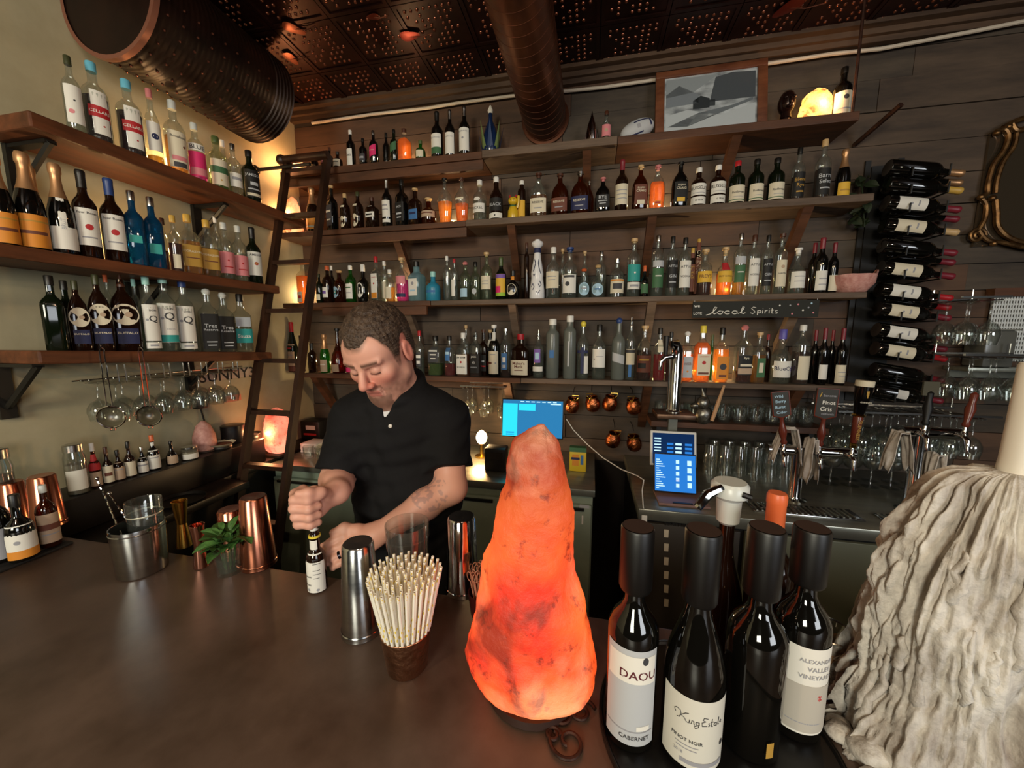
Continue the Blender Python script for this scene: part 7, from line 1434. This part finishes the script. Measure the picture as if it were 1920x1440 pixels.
# ================================================================== the bartender: one continuous body grown from a distance field
class Field:
    def __init__(s, lo, hi, h):
        s.lo = np.array(lo, float); s.h = h; s.n = np.ceil((np.array(hi)-s.lo)/h).astype(int)+1; s.F = np.full(tuple(s.n), .2, np.float32)
    def sub(s, lo, hi):
        a = np.clip(np.floor((np.array(lo)-s.lo)/s.h).astype(int), 0, s.n-1); b = np.clip(np.ceil((np.array(hi)-s.lo)/s.h).astype(int)+1, 1, s.n)
        if (b <= a).any(): return None, None
        sl = tuple(slice(a[i], b[i]) for i in range(3)); ax = [s.lo[i]+s.h*np.arange(a[i], b[i]) for i in range(3)]
        return sl, np.stack(np.meshgrid(*ax, indexing='ij'), -1).astype(np.float32)
    def put(s, sl, d, k, op='+'):
        f = s.F[sl]
        if op == '+': t = np.clip(.5+.5*(f-d)/k, 0, 1); s.F[sl] = f+(d-f)*t-k*t*(1-t)
        else: g = -d; t = np.clip(.5-.5*(f-g)/k, 0, 1); s.F[sl] = f+(g-f)*t+k*t*(1-t)
    def ell(s, c, half, axes=None, k=.02, op='+'):
        c = np.array(c, float); half = np.array(half, float); A = np.eye(3) if axes is None else np.array(axes, float); r = half.max()+k+.02
        sl, P = s.sub(c-r, c+r)
        if sl is None: return
        q = (P-c) @ A.T; k0 = np.linalg.norm(q/half, axis=-1); k1 = np.linalg.norm(q/half**2, axis=-1)+1e-9; s.put(sl, k0*(k0-1)/k1, k, op)
    def cap(s, a, b, ra, rb, k=.02, op='+'):
        a, b = np.array(a, float), np.array(b, float); m = max(ra, rb)+k+.02; sl, P = s.sub(np.minimum(a, b)-m, np.maximum(a, b)+m)
        if sl is None: return
        ab = b-a; t = np.clip(((P-a) @ ab)/max(ab @ ab, 1e-12), 0, 1); s.put(sl, np.linalg.norm(P-a-t[..., None]*ab, axis=-1)-(ra+(rb-ra)*t), k, op)
    def chain(s, pts, rs, k=.012):
        for i in range(len(pts)-1): s.cap(pts[i], pts[i+1], rs[i], rs[i+1], k)
    def torus(s, c, n, R1, R2, r, e1, k=.01):
        c, n, e1 = np.array(c), np.array(n, float), np.array(e1, float); n /= np.linalg.norm(n); e1 -= n*(e1 @ n); e1 /= np.linalg.norm(e1); e2 = np.cross(n, e1); m = max(R1, R2)+r+.04
        sl, P = s.sub(c-m, c+m); q = P-c; x, y, z = q @ e1, q @ e2, q @ n; L_ = np.sqrt((x/R1)**2+(y/R2)**2)+1e-9; d = np.sqrt(((L_-1)*min(R1, R2))**2+(z*.55)**2)-r; s.put(sl, d, k)
    def mesh(s):
        F = s.F; ins = F < 0; n = np.array(F.shape)-1; cnt = np.zeros(tuple(n), np.int8); offs = [(i, j, k) for i in (0, 1) for j in (0, 1) for k in (0, 1)]
        cut = lambda A, o: A[o[0]:o[0]+n[0], o[1]:o[1]+n[1], o[2]:o[2]+n[2]]
        for o in offs: cnt += cut(ins, o)
        mix = (cnt > 0) & (cnt < 8); idx = np.argwhere(mix); vid = np.full(tuple(n), -1, np.int64); vid[mix] = np.arange(len(idx))
        val = {o: cut(F, o)[mix] for o in offs}; acc = np.zeros((len(idx), 3)); c = np.zeros(len(idx))
        for o in offs:
            for a in range(3):
                if o[a] == 0:
                    o2 = tuple(o[i]+(i == a) for i in range(3)); v0, v1 = val[o], val[o2]; m = (v0 < 0) != (v1 < 0); t = np.where(m, v0/np.where(m, v0-v1, 1), 0)
                    p = np.array(o, float)[None].repeat(len(idx), 0); p[:, a] += t; acc += p*m[:, None]; c += m
        V = s.lo+s.h*(idx+acc/c[:, None]); Q = []
        for a in range(3):
            b, d = (a+1) % 3, (a+2) % 3; sl0 = [slice(None)]*3; sl1 = [slice(None)]*3; sl0[a] = slice(0, -1); sl1[a] = slice(1, None); A, B = ins[tuple(sl0)], ins[tuple(sl1)]; e = np.argwhere(A != B)
            e = e[(e[:, b] > 0) & (e[:, d] > 0) & (e[:, b] < F.shape[b]-1) & (e[:, d] < F.shape[d]-1)]; fl = A[tuple(e.T)]
            def cell(db, dd): q = e.copy(); q[:, b] += db; q[:, d] += dd; return vid[tuple(q.T)]
            q = np.stack([cell(-1, -1), cell(0, -1), cell(0, 0), cell(-1, 0)], 1); q[~fl] = q[~fl][:, ::-1]; Q.append(q)
        return V, np.concatenate(Q)
def npmesh(name, V, Q):
    me = bpy.data.meshes.new(name); me.vertices.add(len(V)); me.vertices.foreach_set('co', V.astype(np.float32).ravel()); me.loops.add(Q.size); me.loops.foreach_set('vertex_index', Q.astype(np.int32).ravel())
    me.polygons.add(len(Q)); me.polygons.foreach_set('loop_start', np.arange(0, Q.size, 4, dtype=np.int32)); me.polygons.foreach_set('loop_total', np.full(len(Q), 4, np.int32)); me.update(calc_edges=True); me.validate(); me.shade_smooth(); return me
PX = lambda x, y, z: np.array(_C+ray(x, y)*z)
nrm = lambda v: np.array(v, float)/np.linalg.norm(v)
imR, imF = np.array(_R), nrm((_F.x, _F.y, 0)); toC = -imF; Zv = np.array((0, 0, 1.0))
# --- pose
Hc = PX(712, 659, 1.035); hy = math.radians(-93); hp = math.radians(31)
hf = np.array((math.cos(hy)*math.cos(hp), math.sin(hy)*math.cos(hp), -math.sin(hp))); hl = nrm((-math.sin(hy), math.cos(hy), 0)); hl = nrm(hl+np.array((0, 0, .10))); hl -= hf*(hl @ hf); hl = nrm(hl); hu = np.cross(hf, hl)
HA = np.stack([hf, hl, hu]); HP = lambda f, l, u: Hc+hf*f+hl*l+hu*u
neckB = PX(748, 742, 1.13); chest = PX(748, 815, 1.14); belly = PX(768, 930, 1.165); pelv = PX(772, 1030, 1.20)
shR_ = PX(664, 792, 1.10); elR_ = PX(632, 900, 1.05); wrR = PX(632, 922, .955)     # his right arm (left in the picture)
shL_ = PX(836, 790, 1.13); elL_ = PX(846, 915, 1.07); wrL = PX(708, 1001, .985)   # his left arm
TA = np.stack([imR, toC*-1, Zv])
sk = Field((-.86, .655, .98), (-.24, 1.26, 1.84), .003)
# head
sk.ell(HP(-.015, 0, .035), (.099, .077, .086), HA, .02); sk.ell(HP(.028, 0, -.040), (.066, .064, .078), HA, .03); sk.ell(HP(.045, 0, .03), (.050, .066, .052), HA, .02)
sk.ell(HP(.063, 0, -.104), (.033, .035, .025), HA, .025); sk.cap(HP(.010, -.056, -.07), HP(.055, -.02, -.105), .016, .014, .025); sk.cap(HP(.010, .056, -.07), HP(.055, .02, -.105), .016, .014, .025)
for s in (-1, 1):
    sk.ell(HP(.062, s*.044, -.028), (.022, .022, .02), HA, .02); sk.ell(HP(.100, s*.031, -.004), (.018, .017, .013), HA, .012, '-'); sk.cap(HP(.091, s*.012, .016), HP(.078, s*.050, .018), .008, .007, .012)
    sk.ell(HP(.0795, s*.031, -.006), (.0135, .0155, .0125), HA, .004); sk.ell(HP(.103, s*.013, -.041), (.010, .008, .008), HA, .006)
    sk.ell(HP(-.012, s*.080, -.010), (.019, .008, .033), HA, .006); sk.ell(HP(-.008, s*.089, -.006), (.010, .006, .018), HA, .005, '-'); sk.cap(HP(.086, 0, -.05), HP(.086, s*.002, -.052), .008, .008, .01)
sk.cap(HP(.094, 0, .004), HP(.116, 0, -.034), .0075, .0125, .010); sk.cap(HP(.090, -.017, -.067), HP(.090, .017, -.067), .0075, .0075, .006); sk.cap(HP(.087, -.015, -.080), HP(.087, .015, -.080), .0078, .0078, .006); sk.cap(HP(.099, -.022, -.0735), HP(.099, .022, -.0735), .0022, .0022, .003, '-')
sk.cap(HP(-.028, 0, -.05), neckB-Zv*.02, .056, .062, .03)
# torso
sk.ell(chest, (.165, .105, .17), TA, .04); sk.ell(belly, (.150, .108, .17), TA, .04); sk.ell(pelv, (.155, .11, .13), TA, .04)
sk.cap(neckB+Zv*.0, shR_, .045, .045, .04); sk.cap(neckB+Zv*.0, shL_, .045, .045, .04)
# arms
sk.cap(shR_, elR_, .052, .043, .03); sk.cap(elR_, elR_*.55+wrR*.45, .043, .039, .02); sk.cap(elR_*.55+wrR*.45, wrR, .039, .028, .02)
sk.cap(shL_, elL_, .054, .043, .03); mL = elL_*.62+wrL*.38; sk.cap(elL_, mL, .042, .041, .02); sk.cap(mL, wrL, .041, .027, .02)
# his left hand holds the bottle from behind: back of the hand to us, thumb up
knL = PX(652, 1026, .955); d = nrm(knL-wrL); nb = nrm(toC*.8+Zv*.45-d*(d @ (toC*.8+Zv*.45))); sd = nrm(np.cross(nb, d)); sd = sd if sd[2] > 0 else -sd
pcn = wrL*.45+knL*.55; sk.ell(pcn, (.052, .040, .0155), np.stack([d, sd, nb]), .02); sk.cap(wrL, pcn, .024, .022, .02)
for i, (so, ln, rr_) in enumerate(((.030, .040, .0092), (.0105, .043, .0095), (-.0095, .040, .0090), (-.028, .032, .0080))):
    k0 = knL+sd*so+nb*.002; b1 = k0+(d*.96-nb*.22)*ln; b2 = b1+nrm(d*.80-nb*.75)*ln*.62; b3 = b2+nrm(d*.35-nb*.95)*ln*.5
    sk.chain([k0-d*.02, k0, b1, b2, b3], [.010, .0105, rr_, rr_*.92, rr_*.8], .007)
    if i == 2: ringC, ringN, ringR = k0*.45+b1*.55, nrm(b1-k0), rr_+.0016
tb = pcn+sd*.030+nb*.004; t1 = tb+nrm(d*.75+sd*.55)*.034; t2 = t1+nrm(d*.95-nb*.1)*.030; sk.chain([pcn+sd*.015, tb, t1, t2], [.014, .0125, .0105, .0085], .012)
# his right hand: fist round the dasher top, thumb uppermost
fa = np.array((BT.x, BT.y, 0)); fz = BZ+BH*1.22+.012; e1 = -imR; FA = lambda a, b, z: fa+e1*a+toC*b+np.array((0, 0, fz+z))
sk.ell(FA(.004, -.020, .0), (.030, .020, .043), np.stack([e1, toC, Zv]), .014)
for i, (z, k_) in enumerate(((.032, 1.0), (.011, 1.06), (-.010, 1.0), (-.030, .88))):
    sk.chain([FA(.030*k_, -.018, z+.002), FA(.037*k_, .004, z), FA(.024*k_, .030*k_, z-.002), FA(-.010*k_, .033*k_, z-.003), FA(-.022*k_, .016, z-.003)], [.012, .0115, .0105, .0098, .009], .006)
sk.chain([FA(-.024, -.016, .022), FA(-.026, .008, .038), FA(-.010, .030, .046), FA(.010, .034, .046)], [.014, .0125, .0108, .009], .009)
sk.cap(wrR, FA(-.006, -.030, .0), .028, .026, .02)
V, Q = sk.mesh()
q = (V-Hc) @ HA.T; f_, l_, u_ = q.T; ish = (np.linalg.norm(q, axis=1) < .17)
col = np.tile(np.array(lin('#d59e8a')), (len(V), 1)); nz = np.array([mn.noise(Vector(p*90)) for p in V]); 
def blend(w, c): global col; w = np.clip(w, 0, 1)[:, None]; col = col*(1-w)+np.array(lin(c))*w
sm_ = lambda x, a, b: np.clip((x-a)/(b-a), 0, 1)
blend(ish*sm_(f_, .04, .08)*sm_(u_, -.01, -.03)*sm_(u_, -.07, -.045)*(np.abs(l_) > .012)*.5, '#c9705e')
blend(ish*np.exp(-((f_-.115)**2+l_**2+(u_+.035)**2)/.0004)*.5, '#cc6a58'); blend(ish*(np.abs(l_) > .074)*sm_(f_, .02, .0)*.5, '#d0685a')
beard = ish*sm_(u_, -.045, -.075)*sm_(f_, -.01, .02)*(1-(np.abs(l_) < .026)*(u_ > -.088)*(u_ < -.060)*(f_ > .08)); blend(beard*(.55+.3*nz), '#6e4e3e')
blend(ish*sm_(u_, -.084, -.094)*(f_ > .045)*(np.abs(l_) < .036)*(.62), '#4a342a'); blend(ish*(np.abs(u_+.058) < .008)*(f_ > .085)*(np.abs(l_) < .028)*.55, '#5a3c2e')
blend(ish*(f_ > .082)*(np.abs(l_) < .021)*(np.abs(u_+.0735) < .011)*.8, '#b0645a')
bw_ = ish*(f_ > .06)*(np.abs(l_) > .010)*(np.abs(l_) < .052)*np.exp(-((u_-.0185)/.0055)**2); blend(bw_*.9, '#3c281c')
blend(ish*(f_ > .07)*(np.abs(l_) > .016)*(np.abs(l_) < .046)*np.exp(-((u_+.0135)/.0028)**2)*.95, '#2c1a16'); blend(ish*(f_ > .065)*(np.abs(l_) > .012)*(np.abs(l_) < .05)*np.exp(-((u_-.004)/.009)**2)*.25, '#7a4640')
blend(ish*(f_ > .09)*np.exp(-(((np.abs(l_)-.0095)/.004)**2+((u_+.047)/.003)**2))*.9, '#4a2018')
hl_ = np.interp(f_, [-.12, -.06, -.042, -.030, -.012, .004, .018, .030, .045, .060, .080, .095], [-.085, -.075, -.055, .028, .030, .012, -.030, -.028, .030, .062, .060, .056])+.020*np.exp(-((np.abs(l_)-.045)/.014)**2)*(f_ > .045); blend(ish*sm_(u_-hl_, -.008, .008)*(.75+.4*nz)*(np.abs(l_) < .0765), '#4a3626')
tat = np.linalg.norm(V-(elL_*.72+wrL*.28+Zv*.03+toC*.02), axis=1); blend((tat < .05)*(nz > .05)*.35, '#4a5468')
me = npmesh('person', V, Q); at_ = me.color_attributes.new('tone', 'FLOAT_COLOR', 'POINT'); at_.data.foreach_set('color', np.concatenate([col, np.ones((len(V), 1))], 1).astype(np.float32).ravel())
SKIN = bpy.data.materials.new('skin'); t_, n, l = nt(SKIN); b = n['Principled BSDF']; va = n.new('ShaderNodeVertexColor'); va.layer_name = 'tone'; l.new(va.outputs[0], b.inputs['Base Color']); b.inputs['Roughness'].default_value = .5; b.inputs['Subsurface Weight'].default_value = .08; b.inputs['Subsurface Radius'].default_value = (.012, .004, .002)
man = thing('person', 'man in black polo shirt bending over the bar to shake bitters', 'person', (pelv[0], pelv[1], 0)); off = -Vector(man.location)
def skinobj(name, V, Q, mat, parent=man): o = link(name, npmesh(name, V, Q) if not isinstance(V, bpy.types.Mesh) else V, mat, parent); o.location = off; return o
skinobj('body', me, None, SKIN)
# --- hair
hr = Field(Hc-.16, Hc+.17, .003); hr.ell(HP(-.016, 0, .036), (.107, .0825, .096), HA, .02); hr.ell(HP(.045, 0, .034), (.056, .0705, .058), HA, .02); hr.ell(HP(-.050, 0, -.03), (.05, .066, .07), HA, .03)
P = np.stack(np.meshgrid(*[hr.lo[i]+hr.h*np.arange(hr.n[i]) for i in range(3)], indexing='ij'), -1); q = (P-Hc) @ HA.T; f_, l_, u_ = q[..., 0], q[..., 1], q[..., 2]
line = np.interp(f_, [-.12, -.06, -.042, -.030, -.012, .004, .018, .030, .045, .060, .080, .095], [-.085, -.075, -.055, .028, .030, .012, -.030, -.028, .030, .062, .060, .056])-.012*np.abs(l_)/.07*0+.020*np.exp(-((np.abs(l_)-.045)/.014)**2)*(f_ > .045)
strand = .0022*np.sin(l_*520+6*np.sin(f_*60))*np.sin(f_*300+l_*140)+.0016*np.sin(u_*700+l_*200)
fade = np.clip((u_-line)/.035, 0, 1); hr.F = np.maximum(hr.F+strand.astype(np.float32)*(.4+.6*fade)+(.0105*(1-fade)**1.5).astype(np.float32), ((line-.012-u_)*.8).astype(np.float32))
V, Q = hr.mesh(); HAIR = noisy('brown_hair', '#2a1d15', '#564436', (60, 60, 60), (.45, .65), bump=.8, bscale=260, bdist=.004); skinobj('hair', V, Q, HAIR)
# --- undershirt and polo shirt
def torso(F, g):
    F.ell(chest, (.165+g, .105+g, .17), TA, .04); F.ell(belly+toC*.01, (.152+g, .112+g, .18), TA, .04); F.cap(neckB+Zv*.0, shR_+Zv*.006, .047+g, .050+g, .04); F.cap(neckB+Zv*.0, shL_+Zv*.006, .047+g, .050+g, .04)
us = Field((-.86, .80, 1.35), (-.24, 1.3, 1.75), .004); torso(us, .006); us.ell(HP(-.03, 0, -.06), (.03, .03, .03), HA, .01, '-'); V, Q = us.mesh(); 
skinobj('undershirt', V, Q, pm('#cfd0d2', .8, name='white_cotton'))
ps = Field((-.88, .74, 1.0), (-.22, 1.32, 1.76), .0035); torso(ps, .014); ps.ell(pelv, (.172, .13, .16), TA, .04)
hemR = shR_+(elR_-shR_)*.86; hemL = shL_+(elL_-shL_)*.70
sv = Field((-.88, .74, 1.0), (-.22, 1.32, 1.76), .0035)
for a, b, r0, r1 in ((shR_, hemR, .064, .062), (shL_, hemL, .070, .064)):
    ax = nrm(b-a); f2 = Field((-.88, .74, 1.0), (-.22, 1.32, 1.76), .0035); f2.cap(a, b+ax*.03, r0, r1, .01); sl, P = f2.sub(b-.14, b+.16); f2.F[sl] = np.maximum(f2.F[sl], ((P-b) @ ax).astype(np.float32)); sv.F = np.minimum(sv.F, f2.F)
t = np.clip(.5+.5*(ps.F-sv.F)/.03, 0, 1); ps.F = (ps.F+(sv.F-ps.F)*t-.03*t*(1-t)).astype(np.float32); del sv, f2, t
ps.torus(neckB+Zv*.022+toC*.012, nrm(Zv+toC*.45), .072, .080, .016, imR, .008)
# open placket: a slit from the collar down the breast
pa = PX(735, 742, 1.05); pb = PX(724, 780, 1.04)
sl, P = ps.sub(np.minimum(pa, pb)-.13, np.maximum(pa, pb)+.13); rel = P-pa; v_ = (rel @ Zv)/(pb-pa)[2]; x_ = rel @ imR-np.clip(v_, 0, 1)*((pb-pa) @ imR); dd = np.abs(x_)-.022*np.clip(1-v_, 0, 1.6)-.002; front = (rel @ toC) > -.055; d_ = np.where(front & (v_ < 1.05) & (v_ > -1.2), dd, .05); ps.F[sl] = np.maximum(ps.F[sl], -d_.astype(np.float32)*.8)
# cloth folds
P = np.stack(np.meshgrid(*[ps.lo[i]+ps.h*np.arange(ps.n[i]) for i in range(3)], indexing='ij'), -1).astype(np.float32)
ps.F += .0028*np.sin(P[..., 2]*62+P[..., 0]*40+3*np.sin(P[..., 0]*22))*np.sin(P[..., 0]*26-P[..., 2]*18)+.0016*np.sin(P[..., 2]*130-P[..., 1]*70); del P
V, Q = ps.mesh(); SHIRT = noisy('black_knit', '#08080a', '#0f0f12', (120, 120, 120), (.75, .9), bump=.3, bscale=700, bdist=.001, spec=.25)
shirt = skinobj('polo_shirt', V, Q, SHIRT)
from mathutils.bvhtree import BVHTree
bv = BVHTree.FromPolygons([tuple(p) for p in V], [tuple(int(i) for i in q) for q in Q])
for bx_, by_ in ((733, 767), (732, 799)):
    loc, no_, _, _ = bv.ray_cast(_C, ray(bx_, by_).normalized())
    if loc: M_ = Matrix.Translation(loc+no_*.0005) @ no_.to_track_quat('Z', 'Y').to_matrix().to_4x4(); o = MB().lathe([(.0052, 0), (.0055, .001), (.004, .0022), (.0, .0016)], 14, M_, cap=False).build('button', pm('#b9b4ac', .3), man); o.location = off
# --- ring, watch-like steel cap in the fist, trousers, shoes
M_ = Matrix.Translation(Vector(ringC)) @ Vector(ringN).to_track_quat('Z', 'Y').to_matrix().to_4x4(); o = MB().lathe([(ringR, -.0032), (ringR+.0012, -.0032), (ringR+.0012, .0032), (ringR, .0032)], 20, M_, cap=False).build('wedding_ring', pm('#1c1820', .25, .8), man); o.location = off
tr_ = Field((-.95, .80, .0), (-.2, 1.4, 1.12), .009); tr_.ell(pelv, (.165, .125, .14), TA, .03)
for s in (-1, 1):
    hp_ = pelv+imR*s*.085-Zv*.06; kn = np.array((hp_[0], hp_[1]-.0, .52))+imR*s*.02; an = np.array((kn[0], kn[1]+.02, .10))+imR*s*.01; tr_.cap(hp_, kn, .088, .062, .03); tr_.cap(kn, an, .062, .052, .02)
V, Q = tr_.mesh(); skinobj('trousers', V, Q, pm('#14151a', .8, name='dark_trousers'))
for s in (-1, 1):
    kn = pelv+imR*s*.115; c = np.array((kn[0], kn[1], 0))+toC*.03; fd = Field(c-np.array((.2, .2, .01)), c+np.array((.2, .2, .16)), .006); fd.ell(c+toC*.05+Zv*.04, (.045, .11, .04), TA, .02); fd.ell(c-toC*.04+Zv*.055, (.04, .05, .055), TA, .02); fd.F = np.maximum(fd.F, (.002-(fd.lo[2]+fd.h*np.arange(fd.n[2])))[None, None, :].astype(np.float32)); V, Q = fd.mesh(); skinobj('shoe', V, Q, pm('#100f0f', .5, name='black_shoe'))
